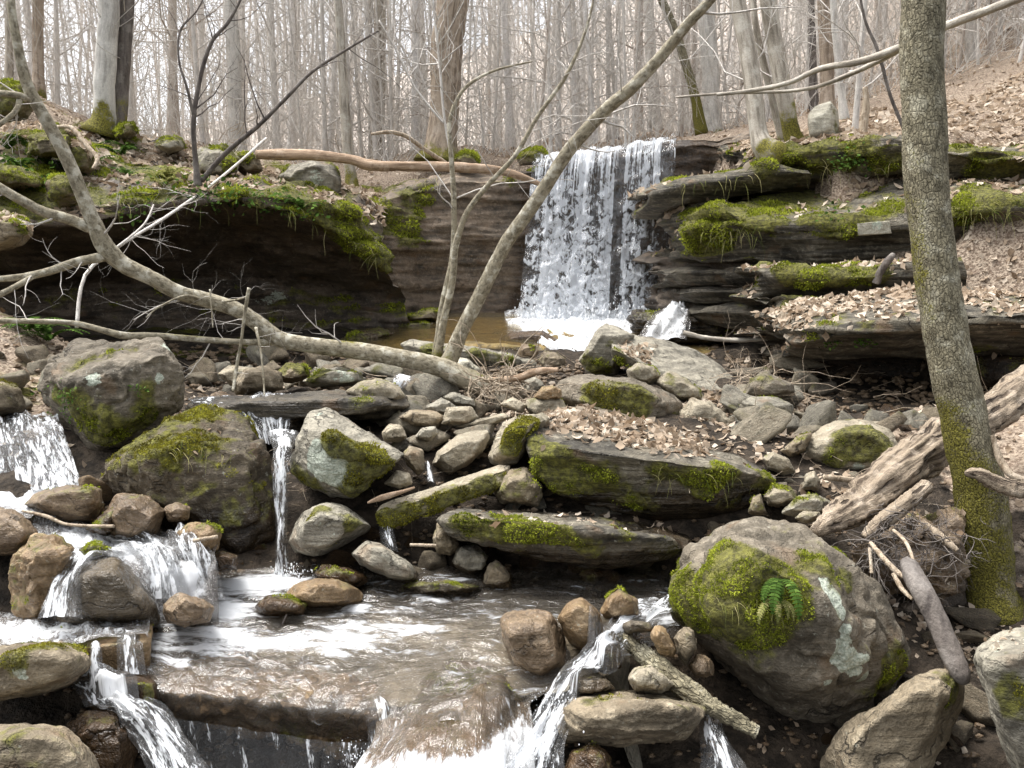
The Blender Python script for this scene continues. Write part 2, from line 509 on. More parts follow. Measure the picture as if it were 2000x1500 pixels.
def fall_mat():
    """mottled curtain: threads at the lip breaking into clumps further down (UV in metres, v downwards)"""
    t = NT('falling_water')
    uv = t.n('TexCoord').outputs['UV']
    sx = t.n('SeparateXYZ'); t.link(uv, sx.inputs[0])
    vv = sx.outputs[1]
    th = t.noise(t.mapping(uv, (30, .8, 1)), 1, 3, .6, .3)         # threads
    cl = t.noise(t.mapping(uv, (8.5, 6.4, 1)), 1, 4, .6, 1.3)       # clumps
    fine = t.noise(t.mapping(uv, (48, 14, 1)), 1, 2, .6, .3)
    col = t.noise(t.mapping(uv, (7, .12, 1)), 1, 2, .5)
    k = t.step(vv, .25, 1.5)
    h = t.n('Mix', data_type='FLOAT'); t.link(k, h.inputs[0]); t.link(th, h.inputs[2])
    t.link(t.math('ADD', t.math('MULTIPLY', cl, .82), t.math('MULTIPLY', th, .18)), h.inputs[3])
    hh = t.math('ADD', h.outputs[0], t.math('MULTIPLY', t.math('SUBTRACT', fine, .5), .22))
    hh = t.math('ADD', hh, t.math('MULTIPLY', t.math('SUBTRACT', col, .5), .45))
    f = t.math('ADD', t.attr('foam'), t.math('MULTIPLY', t.math('SUBTRACT', hh, .5), 3.0))
    f = t.step(f, .28, .62)
    tr = t.n('BsdfTransparent'); tr.inputs[0].default_value = (.93, .94, .95, 1)
    gl = t.n('BsdfGlossy'); gl.inputs['Roughness'].default_value = .15
    bp = t.n('Bump'); bp.inputs['Distance'].default_value = .04; t.link(hh, bp.inputs['Height']); t.link(bp.outputs[0], gl.inputs['Normal'])
    sk = t.n('MixShader'); sk.inputs[0].default_value = .05
    t.link(tr.outputs[0], sk.inputs[1]); t.link(gl.outputs[0], sk.inputs[2])
    wd = t.n('BsdfDiffuse'); wd.inputs[0].default_value = (.88, .90, .93, 1); t.link(bp.outputs[0], wd.inputs['Normal'])
    wt = t.n('BsdfTranslucent'); wt.inputs[0].default_value = (.88, .90, .93, 1)
    wm = t.n('MixShader'); wm.inputs[0].default_value = .4
    t.link(wd.outputs[0], wm.inputs[1]); t.link(wt.outputs[0], wm.inputs[2])
    fin = t.n('MixShader')
    t.link(f, fin.inputs[0]); t.link(sk.outputs[0], fin.inputs[1]); t.link(wm.outputs[0], fin.inputs[2])
    return t.done(fin.outputs[0])
M['fall'] = fall_mat()
# ------------------------------------------------------------------ terrain
class TPS:
    def __init__(s, pts, lam=1e-3):
        pts = np.asarray(pts, float)
        s.c = pts[:, :2]; z = pts[:, 2]; n = len(pts)
        K = s.k(s.c, s.c) + lam * np.eye(n)
        Q = np.concatenate([np.ones((n, 1)), s.c], 1)
        A = np.zeros((n + 3, n + 3)); A[:n, :n] = K; A[:n, n:] = Q; A[n:, :n] = Q.T
        s.w = np.linalg.solve(A, np.concatenate([z, np.zeros(3)]))
    def k(s, a, b):
        r2 = ((a[:, None] - b[None]) ** 2).sum(-1)
        return .5 * r2 * np.log(r2 + 1e-9)
    def __call__(s, x, y):
        x = np.asarray(x, float); sh = x.shape
        q = np.stack([x.ravel(), np.asarray(y, float).ravel()], 1)
        out = []
        for i in range(0, len(q), 20000):
            b = q[i:i + 20000]
            out.append(s.k(b, s.c) @ s.w[:-3] + s.w[-3] + b @ s.w[-2:])
        return np.concatenate(out).reshape(sh)

LOW = TPS([
    (-3, .5, -.7), (0, .5, -.75), (3, .5, -.5), (-2, 1.5, -.62), (0, 1.5, -.7), (2, 1.5, -.5),
    (-2, 2.3, -.5), (0, 2.3, -.62), (1, 2.3, -.6), (2.4, 2.3, -.3), (-2.6, 3, -.1), (-1.4, 2.7, -.42), (-.6, 2.7, -.4), (.4, 2.7, -.42), (1.3, 2.8, -.42), (2.2, 3, -.25),
    (-.9, 3.3, -.16), (0, 3.3, -.2), (.7, 3.3, -.17), (-1.9, 3.4, .0), (1.5, 3.4, -.1),
    (-2.3, 3.9, .2), (-1.2, 3.95, .0), (-.3, 3.95, .02), (.6, 4.0, .05), (1.5, 4.0, .15), (2.3, 3.8, .05), (3.0, 3.8, .35), (3.6, 4.6, .75), (2.4, 4.4, .35),
    (-3.4, 4.8, .58), (-2.4, 4.6, .40), (-1, 4.6, .32), (0, 4.6, .36), (1, 4.6, .40), (2, 4.7, .42),
    (-4.4, 6.2, 1.1), (-4.5, 6.9, 1.28), (-3.85, 6.5, 1.05), (-3.3, 6.1, .72), (-3.0, 5.6, .52), (-1, 5.6, .46), (0, 5.6, .50), (1, 5.6, .50), (2.1, 5.6, .45), (3.0, 5.6, .50),
    (-5, 7.6, .9), (-3.5, 7.2, .52), (-1.5, 7.2, .54), (0, 7.2, .60), (1.5, 7.2, .58), (3.0, 7.0, .5), (4.0, 7, .6),
    (-6, 9, .75), (-4, 9, .68), (-2, 9, .64), (0, 9, .6), (1.5, 9, .6), (3.2, 9, .7),
    (-7, 11.5, .8), (-3, 11.5, .8), (0, 11.5, .72), (2, 11.5, .70), (4, 11, .8), (0, 14, .8), (-6, 14, .8), (5, 14, .8), (0, 30, 1), (-30, 30, 1), (30, 30, 1), (6, 5, .9), (8, 9, 1)])

def hp(px, py, Y):
    p = P(px, py, Y); return (p[0], p[1], p[2])
HIGH = TPS([
    hp(-60, 170, 9), hp(60, 190, 11), hp(200, 245, 12), hp(400, 300, 12), hp(560, 330, 12.5), hp(690, 350, 13), hp(850, 312, 13.6), hp(960, 312, 13.4),
    hp(1050, 318, 13), hp(1180, 310, 13), hp(1330, 285, 13), hp(1450, 270, 12.6), hp(1580, 268, 11), hp(1700, 272, 9.5), hp(1850, 300, 8.6),
    hp(2000, 250, 9), hp(2150, 250, 8), hp(1990, 120, 13), hp(1870, 190, 12), hp(2000, 480, 6.4), hp(1880, 520, 6.2), hp(2200, 440, 6), hp(1800, 440, 7.2),
    hp(-200, 60, 10), hp(-400, 200, 6), hp(2500, 200, 6), hp(2400, 60, 12),
    hp(200, 290, 18), hp(600, 325, 18), hp(1000, 300, 19), hp(1300, 270, 18), hp(1600, 215, 16), hp(1850, 60, 20), hp(-100, 200, 16),
    (-16, 26, 4.2), (-6, 26, 4.6), (2, 26, 5.0), (8, 26, 6.8), (16, 26, 13), (26, 26, 20),
    (-24, 40, 6.5), (-8, 40, 7.5), (4, 40, 8.8), (14, 40, 13.5), (30, 40, 23),
    (-60, 60, 9), (-25, 60, 8.5), (0, 60, 13.5), (20, 60, 21), (45, 60, 34),
    (-90, 95, 14), (-40, 95, 18), (-10, 95, 25), (20, 95, 35), (70, 95, 50), (0, 150, 44), (-100, 150, 20), (100, 150, 70)])
_ex = np.array([-40, -12, -7, -4, -2.6, -1.5, 0, 2.2, 3.0, 3.4, 3.5, 3.8, 4.6, 8, 40.])
_ey = np.array([6, 9.2, 10.8, 11.6, 12.3, 12.7, 12.9, 12.9, 11.6, 10, 8.2, 6.9, 6.2, 5, 4.])

def Z(x, y):
    x = np.asarray(x, float); y = np.asarray(y, float)
    e = np.interp(x, _ex, _ey)
    k = sstep(-.25, .45, y - e)
    k = np.where(x > 3.2, sstep(-.5, 1.0, y - e), k)
    lo = LOW(np.clip(x, -9, 9), np.minimum(y, 16)); hi = HIGH(x, np.maximum(y, 4.0))
    hi = hi - .6 * sstep(2.6, 3.2, x) * (1 - sstep(5.6, 6.6, x)) * sstep(7.25, 7.7, y) * (1 - sstep(8.5, 9.1, y))
    return lo * (1 - k) + hi * k

nu, nv = 340, 420
th = np.radians(np.linspace(-56, 56, nu))
rr = 0.7 * (170 / .7) ** (np.linspace(0, 1, nv))
X = (rr[:, None] * np.sin(th)[None]); Y_ = rr[:, None] * np.cos(th)[None] + 0.0
ZZ = Z(X, Y_)
GP = np.stack([X.ravel(), Y_.ravel(), ZZ.ravel()], 1)
dist = np.clip(GP[:, 1], .5, 60)
GP[:, 2] += fbm(GP * [1, 1, 0], 1.1, 4, 3) * .05 * np.clip(dist / 4, .5, 6) + fbm(GP * [1, 1, 0], 6, 3, 5) * .03
ii = np.arange(nv - 1)[:, None] * nu + np.arange(nu - 1)[None]
GQ = np.stack([ii, ii + 1, ii + nu + 1, ii + nu], -1).reshape(-1, 4)
ge = np.interp(GP[:, 0], _ex, _ey)
g_leaf = np.where(GP[:, 1] > ge - .1, .85, .22)
g_leaf = np.where((GP[:, 0] < -2.8) & (GP[:, 1] < 7.6) & (GP[:, 2] > .5), .75, g_leaf)
g_leaf = np.where((GP[:, 0] > 2.4) & (GP[:, 2] > .25) & (GP[:, 1] < 5.8), .6, g_leaf)
g_moss = np.where((GP[:, 0] < -2) & (GP[:, 1] < 13) & (GP[:, 2] > .6), .45, .15)
g_moss = np.where((GP[:, 1] > 16), .12, g_moss)
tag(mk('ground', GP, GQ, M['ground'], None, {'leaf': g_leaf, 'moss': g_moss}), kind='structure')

def ray_ground(px, py, y0=1.8, y1=30):
    ys = np.linspace(y0, y1, 700)
    pts = np.array([P(px, py, y) for y in ys])
    h = pts[:, 2] < Z(pts[:, 0], pts[:, 1])
    k = np.argmax(h)
    return pts[k] if h.any() else pts[-1]

# ------------------------------------------------------------------ scattering
def sample(V, tris, w, n, rng):
    a, b, c = V[tris[:, 0]], V[tris[:, 1]], V[tris[:, 2]]
    fn = np.cross(b - a, c - a); ar = np.linalg.norm(fn, axis=1) * .5
    pr = ar * w[tris].mean(1)
    if pr.sum() <= 0: return np.zeros((0, 3)), np.zeros((0, 3))
    t = rng.choice(len(tris), n, p=pr / pr.sum())
    r1, r2 = np.sqrt(rng.random(n))[:, None], rng.random(n)[:, None]
    p = a[t] * (1 - r1) + b[t] * r1 * (1 - r2) + c[t] * r1 * r2
    nn = fn[t] / (np.linalg.norm(fn[t], axis=1)[:, None] + 1e-12)
    return p, nn

def moss_blades(V, tris, m, Y, parent, rng, mat='moss', dens=1.0, cap=40000, name='moss', long=1.0):
    """a felt of tiny pointed blades standing on the mossy part of a surface, in cushions"""
    N = vnormals(V, tris)
    cl = fbm(V, 3.2 / max(Y / 4, .7), 3, 11)
    w = sstep(.42, .62, m + cl * .2)
    w = w * (((CAM - V) * N).sum(1) > -.25 * np.linalg.norm(CAM - V, axis=1))
    tr = V[tris]
    area = (np.linalg.norm(np.cross(tr[:, 1] - tr[:, 0], tr[:, 2] - tr[:, 0]), axis=1) * .5 * w[tris].mean(1)).sum()
    s = .0019 * Y
    n = int(min(cap, area / (s * s) * 1.7 * dens))
    if n < 40: return None
    p, nn = sample(V, tris, w, n, rng)
    big = fbm(p, 9 / max(Y / 4, .7), 3, 5)
    L = s * long * rng.uniform(.6, 1.6, n) * (1 + .6 * np.clip(big, -1, 1))
    p = p + nn * (np.clip(big, -.1, 1) * s * 2.2)[:, None]
    d = nn + rng.normal(0, .65, (n, 3)); d[:, 2] += .15
    d /= np.linalg.norm(d, axis=1)[:, None]
    sd = np.cross(d, rng.normal(0, 1, (n, 3))); sd /= np.linalg.norm(sd, axis=1)[:, None] + 1e-9
    wd = (s * rng.uniform(.35, .7, n))[:, None]
    B = p - nn * (s * .4)
    VV = np.stack([B - sd * wd, B + sd * wd, B + d * L[:, None]], 1).reshape(-1, 3)
    TT = np.arange(n * 3).reshape(-1, 3)
    brown = sstep(.1, .7, fbm(p, 5 / max(Y / 4, .7), 3, 25))
    tint = np.clip(.45 + big * .45 - brown * .3 + rng.normal(0, .17, n), 0, 1)
    return tag(mk(name, VV, TT, M[mat], parent, {'tint': np.repeat(tint, 3)}, smooth=False), kind='stuff')

LEAF_T = np.array([(0, -.5, 0), (-.17, -.28, .05), (.17, -.28, .05), (0, -.2, 0), (-.30, .02, .09), (.30, .02, .09), (0, .08, 0),
                   (-.16, .26, .05), (.16, .26, .05), (0, .52, .02)])
LEAF_F = np.array([(0, 3, 1), (0, 2, 3), (1, 3, 4), (3, 2, 5), (4, 3, 6), (3, 5, 6), (4, 6, 7), (6, 5, 8), (7, 6, 9), (6, 8, 9)])
def leaves_at(p, nn, size, rng, tilt=.45, curl=1.0):
    n = len(p)
    d = nn + rng.normal(0, tilt, (n, 3)); d /= np.linalg.norm(d, axis=1)[:, None]
    a = np.cross(d, rng.normal(0, 1, (n, 3))); a /= np.linalg.norm(a, axis=1)[:, None] + 1e-9
    b = np.cross(d, a)
    L = LEAF_T[None] * np.stack([rng.uniform(.7, 1.35, n), np.ones(n), rng.uniform(-1.6, 2.4, n) * curl], 1)[:, None]
    L = L + rng.normal(0, .035, (n, 10, 3))
    cz = rng.uniform(-.5, .9, n)[:, None] * curl
    L[:, :, 2] += cz * L[:, :, 1] ** 2 * 1.2
    sz = np.broadcast_to(size, (n,)) * rng.uniform(.6, 1.3, n)
    L = L * sz[:, None, None]
    V = p[:, None] + L[:, :, :1] * a[:, None] + L[:, :, 1:2] * b[:, None] + L[:, :, 2:] * d[:, None]
    V = V + (nn * (sz * .12)[:, None])[:, None]
    Fc = (LEAF_F[None] + (np.arange(n) * 10)[:, None, None]).reshape(-1, 3)
    t = np.repeat(np.clip(rng.beta(2.2, 1.7, n), 0, 1), 10)
    return V.reshape(-1, 3), Fc, t

# ------------------------------------------------------------------ rocks
ROCKS = {}
def blob(V, N, px, py, rpx, PXY=None, dep=None):
    """smooth 0..1 patch on the surface around the visible spot (px,py)"""
    d2 = (PXY[:, 0] - px) ** 2 + (PXY[:, 1] - py) ** 2
    fac = ((CAM - V) * N).sum(1)
    k = np.argmin(d2 + np.where(fac > 0, 0, 1e7))
    r = rpx * dep[k] / F
    d = np.linalg.norm(V - V[k], axis=1)
    return 1 - sstep(.25, 1.55, d / r)

def paint(V, N, base, up, nz, mb, seed, lo=None):
    mb = [(q[0], q[1], q[2] * 1.15, (q[3] if len(q) > 3 else .95) * 1.25) for q in (mb or [])]
    PXY, dep = to_px(V)
    m = base + up * N[:, 2] + nz * fbm(V, 3.5, 3, seed + 40)
    dm = float(np.mean(dep)); fq = 4.0 / max(dm, 2.0)
    m = m + .32 * fbm(V, 9 * fq, 3, seed + 41) + .22 * fbm(V, 30 * fq, 2, seed + 43)
    for q in (mb or []):
        s = q[3] if len(q) > 3 else .9
        m = m + s * blob(V, N, q[0], q[1], q[2], PXY, dep)
    return m

_seed = [0]
def rock(key, label, sil, Y, thick, mat='brown', name='boulder', cat='boulder', front=None, p=13, amp=.028, strata=0.0,
         moss=(-.22, .32, .42), mb=None, lich=None, wet=None, sub=6, cuts=5, back=.82, group=None, mossmat='moss', dens=1.0, cap=45000, sdir=(0, 0, 1), nofill=False, freq=None, parts=True):
    _seed[0] += 1; sd = _seed[0]; rng = np.random.default_rng(sd * 31)
    p = p * (1.5 if p <= 12 else 3.0); cuts = cuts * 2
    sil = [tuple(q) + (0,) * (3 - len(q)) for q in sil]
    cx = np.mean([q[0] for q in sil]); cy = np.mean([q[1] for q in sil])
    pts = [P(a, b, Y + d) for a, b, d in sil]
    pts += [P(cx + (a - cx) * back, cy + (b - cy) * back, Y + d + thick) for a, b, d in sil]
    if front is None:
        pts += [P(cx + (a - cx) * .62, cy + (b - cy) * .62, Y - thick * .55) for a, b, d in sil]
    else:
        pts += [P(a, b, Y + d) for a, b, d in front]
    pts = np.array(pts)
    ext = np.maximum((pts.max(0) - pts.min(0)) / 2, 1e-3)
    q = pts / ext
    c, N, D = hull_planes(q)
    size = float(np.mean(ext))
    if cuts:   # a few chipped facets
        ex = rng.normal(0, 1, (cuts, 3)); ex /= np.linalg.norm(ex, axis=1)[:, None]
        sup = ((q - c) @ ex.T).max(0)
        N = np.concatenate([N, ex]); D = np.concatenate([D, sup * rng.uniform(.78, .96, cuts)])
    U, T = ico(sub)
    den = np.maximum(U @ N.T, 0) / D[None]
    r = (den ** p).sum(1) ** (-1.0 / p)
    r = r * np.mean(1.0 / (den.max(1) * r)) * 1.01
    V = (c + U * r[:, None]) * ext
    N = vnormals(V, T)
    fr = freq or .55 / max(size, .04)
    n1 = fbm(V, fr * 2, 4, sd); n2 = fbm(V, fr * 8, 4, sd + 3)
    rid = 1 - np.abs(fbm(V, fr * 3.2, 3, sd + 9)) * 2
    V = V + N * ((n1 * .9 + n2 * .6 - np.clip(rid - .6, 0, 1) * 1.3) * amp * min(size, .6) / .35)[:, None]
    if strata:
        s = np.array(sdir, float); s /= np.linalg.norm(s)
        h = V @ s
        q = np.stack([V[:, 0] * .7, V[:, 1] * .7, h * (7 / max(size, .12))], 1)
        lay = fbm(q, 1.0, 3, sd + 20); lay2 = fbm(q * [1.6, 1.6, 2.7], 1.0, 2, sd + 23)
        side = (1 - np.abs(N @ s)) ** .7
        Nh = N - (N @ s)[:, None] * s
        V = V + Nh * ((np.sign(lay) * np.abs(lay) ** .6 * .7 + lay2 * .35) * strata * side)[:, None]
    N = vnormals(V, T)
    m = paint(V, N, *moss, mb, sd) + .10
    fluff = sstep(.45, .7, m)
    V = V + N * (fluff * (.004 + .006 * np.clip(fbm(V, 14, 2, 3), -.5, 1)) * Y / 3.5)[:, None]
    l = paint(V, N, -.55, 0, .2, lich, sd + 70)
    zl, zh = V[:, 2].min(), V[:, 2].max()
    w = .52 * (1 - sstep(.05, .38, (V[:, 2] - zl) / (zh - zl))) - .02  # damp foot that doubles as painted contact shade
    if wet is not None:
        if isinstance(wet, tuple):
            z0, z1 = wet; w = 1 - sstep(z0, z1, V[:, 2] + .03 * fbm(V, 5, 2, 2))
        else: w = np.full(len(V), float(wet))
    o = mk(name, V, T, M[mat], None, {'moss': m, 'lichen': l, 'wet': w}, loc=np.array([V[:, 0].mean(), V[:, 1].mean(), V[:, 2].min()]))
    tag(o, label, cat, group, 'thing')
    if parts and m.max() > .5:
        moss_blades(V, T, m, Y, o, rng, mossmat, dens, cap)
    ROCKS[key] = (o, V, T, N, m)
    return o

# ------------------------------------------------------------------ swept rock faces
def surf(key, label, lines, counts, nu, mat, name='rock_ledge', cat='rock ledge', amp=.05, freq=1.2, strata=.05, sfreq=11, moss=(-.3, .5, .4), mb=None,
         lich=None, wet=None, linear_u=False, jag=.0, cap=60000, dens=1.0, Yref=8.0, mossmat='moss', blades=True, smoothv=False, wetfn=None):
    _seed[0] += 1; sd = _seed[0]; rng = np.random.default_rng(sd * 13)
    L = []
    for ln in lines:
        ln = np.asarray(ln, float)
        if linear_u:
            s = np.concatenate([[0], np.cumsum(np.linalg.norm(np.diff(ln, axis=0), axis=1))]); q = np.linspace(0, s[-1], nu)
            L.append(np.stack([np.interp(q, s, ln[:, k]) for k in range(3)], 1))
        else: L.append(catmull(ln, nu))
    rows = [L[0][None]]
    for k, c in enumerate(counts):
        t = (np.arange(1, c + 1) / c)[:, None, None]
        if smoothv: t = t * t * (3 - 2 * t)
        rows.append(L[k][None] * (1 - t) + L[k + 1][None] * t)
    G = np.concatenate(rows); nv = len(G)
    V = G.reshape(-1, 3)
    ii = np.arange(nv - 1)[:, None] * nu + np.arange(nu - 1)[None]
    Q = np.stack([ii, ii + nu, ii + nu + 1, ii + 1], -1).reshape(-1, 4)
    T = tri_of(Q)
    for _ in range(1):
        N = vnormals(V, T)
        V = V + N * (fbm(V, freq, 4, sd) * amp)[:, None]
    q = np.stack([V[:, 0] * .8, V[:, 1] * .8, V[:, 2] * sfreq], 1)
    lay = fbm(q, 1, 3, sd + 5); lay2 = fbm(q * [2.2, 2.2, 3.1], 1, 3, sd + 6)
    blk = fbm(V * [1, 1, .3], 2.3, 3, sd + 8)
    side = np.clip(1.15 - np.abs(N[:, 2]), 0, 1)
    Nh = N * [1, 1, .15]
    V = V + Nh * ((np.sign(lay) * np.abs(lay) ** .55 * .8 + lay2 * .4) * strata * side)[:, None]
    V = V + N * (blk * jag)[:, None]
    N = vnormals(V, T)
    m = paint(V, N, *moss, mb, sd)
    fl = sstep(.45, .7, m)
    V = V + N * (fl * (.02 + .04 * np.clip(fbm(V, 4, 3, 3), -.5, 1)))[:, None]
    l = paint(V, N, -.55, 0, .2, lich, sd + 70)
    w = np.full(len(V), -.3 if wet is None else float(wet))
    if wetfn is not None: w = wetfn(V)
    o = mk(name, V, Q, M[mat], None, {'moss': m, 'lichen': l, 'wet': w}, loc=np.array([V[:, 0].mean(), V[:, 1].mean(), V[:, 2].min()]))
    tag(o, label, cat, None, 'thing')
    if blades and m.max() > .5: moss_blades(V, T, m, Yref, o, rng, mossmat, dens, cap)
    ROCKS[key] = (o, V, T, N, m)
    return o

def L3(*q): return [P(*a) for a in q]

def ledge(key, label, fr, back=1.6, rise=.12, nu=150, nf=26, under=.30, **kw):
    """slab with a broken front edge: fr = [(px,row_top,row_bottom,Y), ...] from left to right"""
    top = np.array([P(a, t, y) for a, t, b, y in fr]); bot = np.array([P(a, b, y + under) for a, t, b, y in fr])
    s = np.array([0, 1, 0]) * back
    lip = top + (bot - top) * [.12, 0, .28] + [0, -.04, 0]
    lines = [top + s + [0, 0, rise], top + [0, back * .3, rise * .3], top + [0, .03, 0], lip, bot + [0, -.02, 0], bot + [0, .10, 0], bot + s * .8 + [0, 0, -.05]]
    return surf(key, label, lines, [10, 10, 3, nf, 4, 12], nu, kw.pop('mat', 'strata'), **kw)
# ================================================================== rock faces behind
# left overhang with the dark hollow under it
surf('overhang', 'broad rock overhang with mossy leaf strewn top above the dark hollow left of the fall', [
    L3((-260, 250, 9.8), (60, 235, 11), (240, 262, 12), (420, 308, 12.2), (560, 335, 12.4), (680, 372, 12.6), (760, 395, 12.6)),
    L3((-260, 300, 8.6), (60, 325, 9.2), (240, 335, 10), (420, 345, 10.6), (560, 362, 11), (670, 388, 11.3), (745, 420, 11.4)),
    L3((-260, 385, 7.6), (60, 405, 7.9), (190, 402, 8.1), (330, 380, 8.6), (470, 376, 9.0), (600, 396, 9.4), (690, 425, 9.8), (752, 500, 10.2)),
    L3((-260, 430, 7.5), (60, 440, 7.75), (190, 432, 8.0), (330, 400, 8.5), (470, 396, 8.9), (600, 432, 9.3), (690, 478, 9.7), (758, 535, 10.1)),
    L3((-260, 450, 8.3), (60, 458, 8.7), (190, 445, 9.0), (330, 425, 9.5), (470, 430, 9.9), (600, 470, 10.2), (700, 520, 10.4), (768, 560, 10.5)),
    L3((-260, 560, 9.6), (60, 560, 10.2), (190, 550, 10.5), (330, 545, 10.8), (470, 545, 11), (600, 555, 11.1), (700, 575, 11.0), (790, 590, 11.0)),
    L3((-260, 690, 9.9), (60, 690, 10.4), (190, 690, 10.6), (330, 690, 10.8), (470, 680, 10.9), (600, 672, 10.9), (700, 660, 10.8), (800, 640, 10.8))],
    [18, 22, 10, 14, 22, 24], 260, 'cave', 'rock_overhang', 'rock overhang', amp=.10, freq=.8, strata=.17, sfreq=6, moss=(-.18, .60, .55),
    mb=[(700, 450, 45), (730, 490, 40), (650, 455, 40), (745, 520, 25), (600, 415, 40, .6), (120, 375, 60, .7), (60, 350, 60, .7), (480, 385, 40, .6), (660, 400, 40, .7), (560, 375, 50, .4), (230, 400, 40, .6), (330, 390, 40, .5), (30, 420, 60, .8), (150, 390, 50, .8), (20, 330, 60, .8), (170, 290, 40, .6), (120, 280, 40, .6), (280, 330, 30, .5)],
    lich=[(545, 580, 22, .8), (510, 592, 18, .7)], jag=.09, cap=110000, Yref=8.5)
# cliff left of and behind the fall
def cliff_wet(V):
    px, _ = to_px(V)
    return .25 + .5 * sstep(960, 1060, px[:, 0]) * (1 - sstep(1330, 1460, px[:, 0])) + .25 * (1 - sstep(.9, 1.6, V[:, 2]))
surf('cliff', 'layered brown rock wall that the wide waterfall drops over', [
    L3((690, 385, 13.6), (850, 338, 13.8), (1000, 335, 13.8), (1180, 312, 14), (1330, 285, 14), (1480, 268, 14), (1600, 265, 14)),
    L3((690, 400, 11.9), (850, 348, 12.3), (1000, 338, 12.3), (1180, 298, 12.1), (1330, 275, 12.0), (1480, 262, 12.0), (1600, 262, 12)),
    L3((690, 425, 11.6), (850, 360, 12.15), (1000, 350, 12.15), (1180, 312, 12.0), (1330, 288, 11.9), (1480, 275, 11.9), (1600, 280, 11.9)),
    L3((690, 500, 11.4), (850, 470, 12.0), (1000, 470, 12.2), (1180, 460, 12.2), (1330, 450, 12.1), (1480, 450, 12.0), (1600, 450, 12)),
    L3((690, 560, 11.2), (850, 540, 12.2), (1000, 540, 12.4), (1180, 540, 12.4), (1330, 540, 12.3), (1480, 560, 12.2), (1600, 560, 12)),
    L3((690, 660, 11.3), (850, 640, 12.1), (1000, 640, 12.4), (1180, 640, 12.5), (1330, 650, 12.4), (1480, 670, 12.2), (1600, 680, 12))],
    [8, 8, 40, 30, 24], 260, 'cliff', 'rock_wall', 'rock wall', amp=.10, freq=.8, strata=.075, sfreq=5.5, moss=(-.6, .35, .5),
    mb=[(760, 370, 55), (820, 375, 40), (780, 440, 50, .8), (720, 420, 40), (860, 345, 40, .7), (800, 470, 30, .5), (990, 345, 30, .4), (1040, 305, 30, .7)],
    wetfn=cliff_wet, Yref=11.5, jag=.06)
# the shelf the fall lands on
surf('apron', 'flat wet rock shelf at the foot of the fall left of the foam', [
    L3((560, 640, 11.8), (760, 622, 12.1), (1000, 618, 12.4), (1200, 620, 12.4), (1420, 640, 12.2)),
    L3((600, 668, 10.0), (760, 648, 10.6), (1000, 645, 10.6), (1200, 650, 10.6), (1420, 660, 10.6)),
    L3((640, 690, 9.0), (760, 678, 9.3), (1000, 678, 9.3), (1120, 690, 9.2), (1420, 690, 9.2)),
    L3((640, 730, 8.9), (760, 715, 9.2), (1000, 715, 9.2), (1120, 730, 9.1), (1420, 730, 9.1))], [14, 14, 8], 140, 'amberrock', 'rock_shelf', 'rock shelf',
    amp=.035, freq=1.6, strata=.02, moss=(-.25, .2, .5), wet=.45, mb=[(830, 615, 30, .7), (740, 650, 30, .6), (800, 640, 30, .4)], Yref=10)
for k, (lab, q, Y, th, m) in enumerate([
    ('thin dark rock rib lying across the amber shallows', [(815, 655, .1), (900, 652, .15), (985, 648, .1), (1008, 652), (990, 662), (900, 664), (825, 660)], 10.4, .25, (-.4, .3, .3)),
    ('wet dark slab between the amber shallows and the foam', [(960, 668), (1000, 648, .3), (1060, 646, .3), (1090, 665, .1), (1100, 690, 0), (1040, 690, -.1), (985, 684, -.1)], 9.9, .3, (-.6, .2, .3)),
    ('mossy low slab at the left end of the amber shallows', [(655, 668), (690, 648, .3), (740, 640, .4), (772, 650, .3), (735, 672, 0), (690, 684, -.1)], 10.0, .3, (.0, .4, .4)),
    ('flat olive slab behind the forked stems in the amber shallows', [(770, 640), (800, 630, .3), (850, 628, .3), (860, 640, .1), (820, 648), (780, 648)], 11.0, .2, (.0, .3, .4))]):
    rock('ap%d' % k, lab, q, Y, th, 'wetbrown' if k < 2 else 'brown', 'slab', 'rock slab', p=14, amp=.02, cuts=1, wet=.6, moss=m, sub=6)
# upper little step of the stream right of the crest
surf('upstep', 'small dark rock step with a trickle beyond the twin trees', [
    L3((1440, 258, 17), (1560, 246, 17), (1700, 238, 16.5), (1790, 236, 16)), L3((1440, 256, 16), (1560, 244, 16), (1700, 236, 15.5), (1790, 232, 15)), L3((1440, 290, 15.9), (1560, 285, 15.9), (1700, 285, 15.4), (1790, 285, 15))],
    [4, 16], 80, 'cliff', 'rock_step', 'rock step', amp=.06, strata=.08, moss=(-.5, .3, .4), wet=.5, Yref=14)

# right hand ledges, upper to lower
ledge('edge_b', 'mossy top ledge of the right bank with leaf litter under the twin trees', [(1462, 330, 352, 10.6), (1500, 312, 345, 9.6), (1545, 296, 338, 9.2), (1620, 285, 345, 8.9), (1700, 276, 342, 8.6), (1770, 270, 330, 8.3), (1850, 290, 345, 7.9), (1960, 300, 350, 7.6), (2120, 300, 360, 7.4)],
      back=2.6, rise=.55, mat='strata', moss=(-.22, .55, .5), mb=[(1560, 325, 30), (1620, 325, 40), (1690, 318, 36), (1745, 315, 30), (1530, 305, 30), (1900, 330, 50), (1960, 330, 50)], strata=.10, Yref=8.8, jag=.06)
ledge('edge_a', 'thin jutting slab of dark rock whose tip overlaps the right side of the fall', [(1290, 368, 374, 10.6), (1266, 382, 396, 9.9), (1275, 375, 403, 9.5), (1335, 352, 402, 9.3), (1400, 343, 396, 9.25), (1450, 335, 380, 9.2), (1500, 325, 372, 9.1), (1580, 330, 372, 9.0)],
      back=1.5, rise=.12, mat='strata', moss=(-.25, .45, .4), mb=[(1330, 356, 24, .5), (1420, 345, 25, .6), (1500, 345, 25, .8)], strata=.05, Yref=9.2, jag=.03, nf=14)
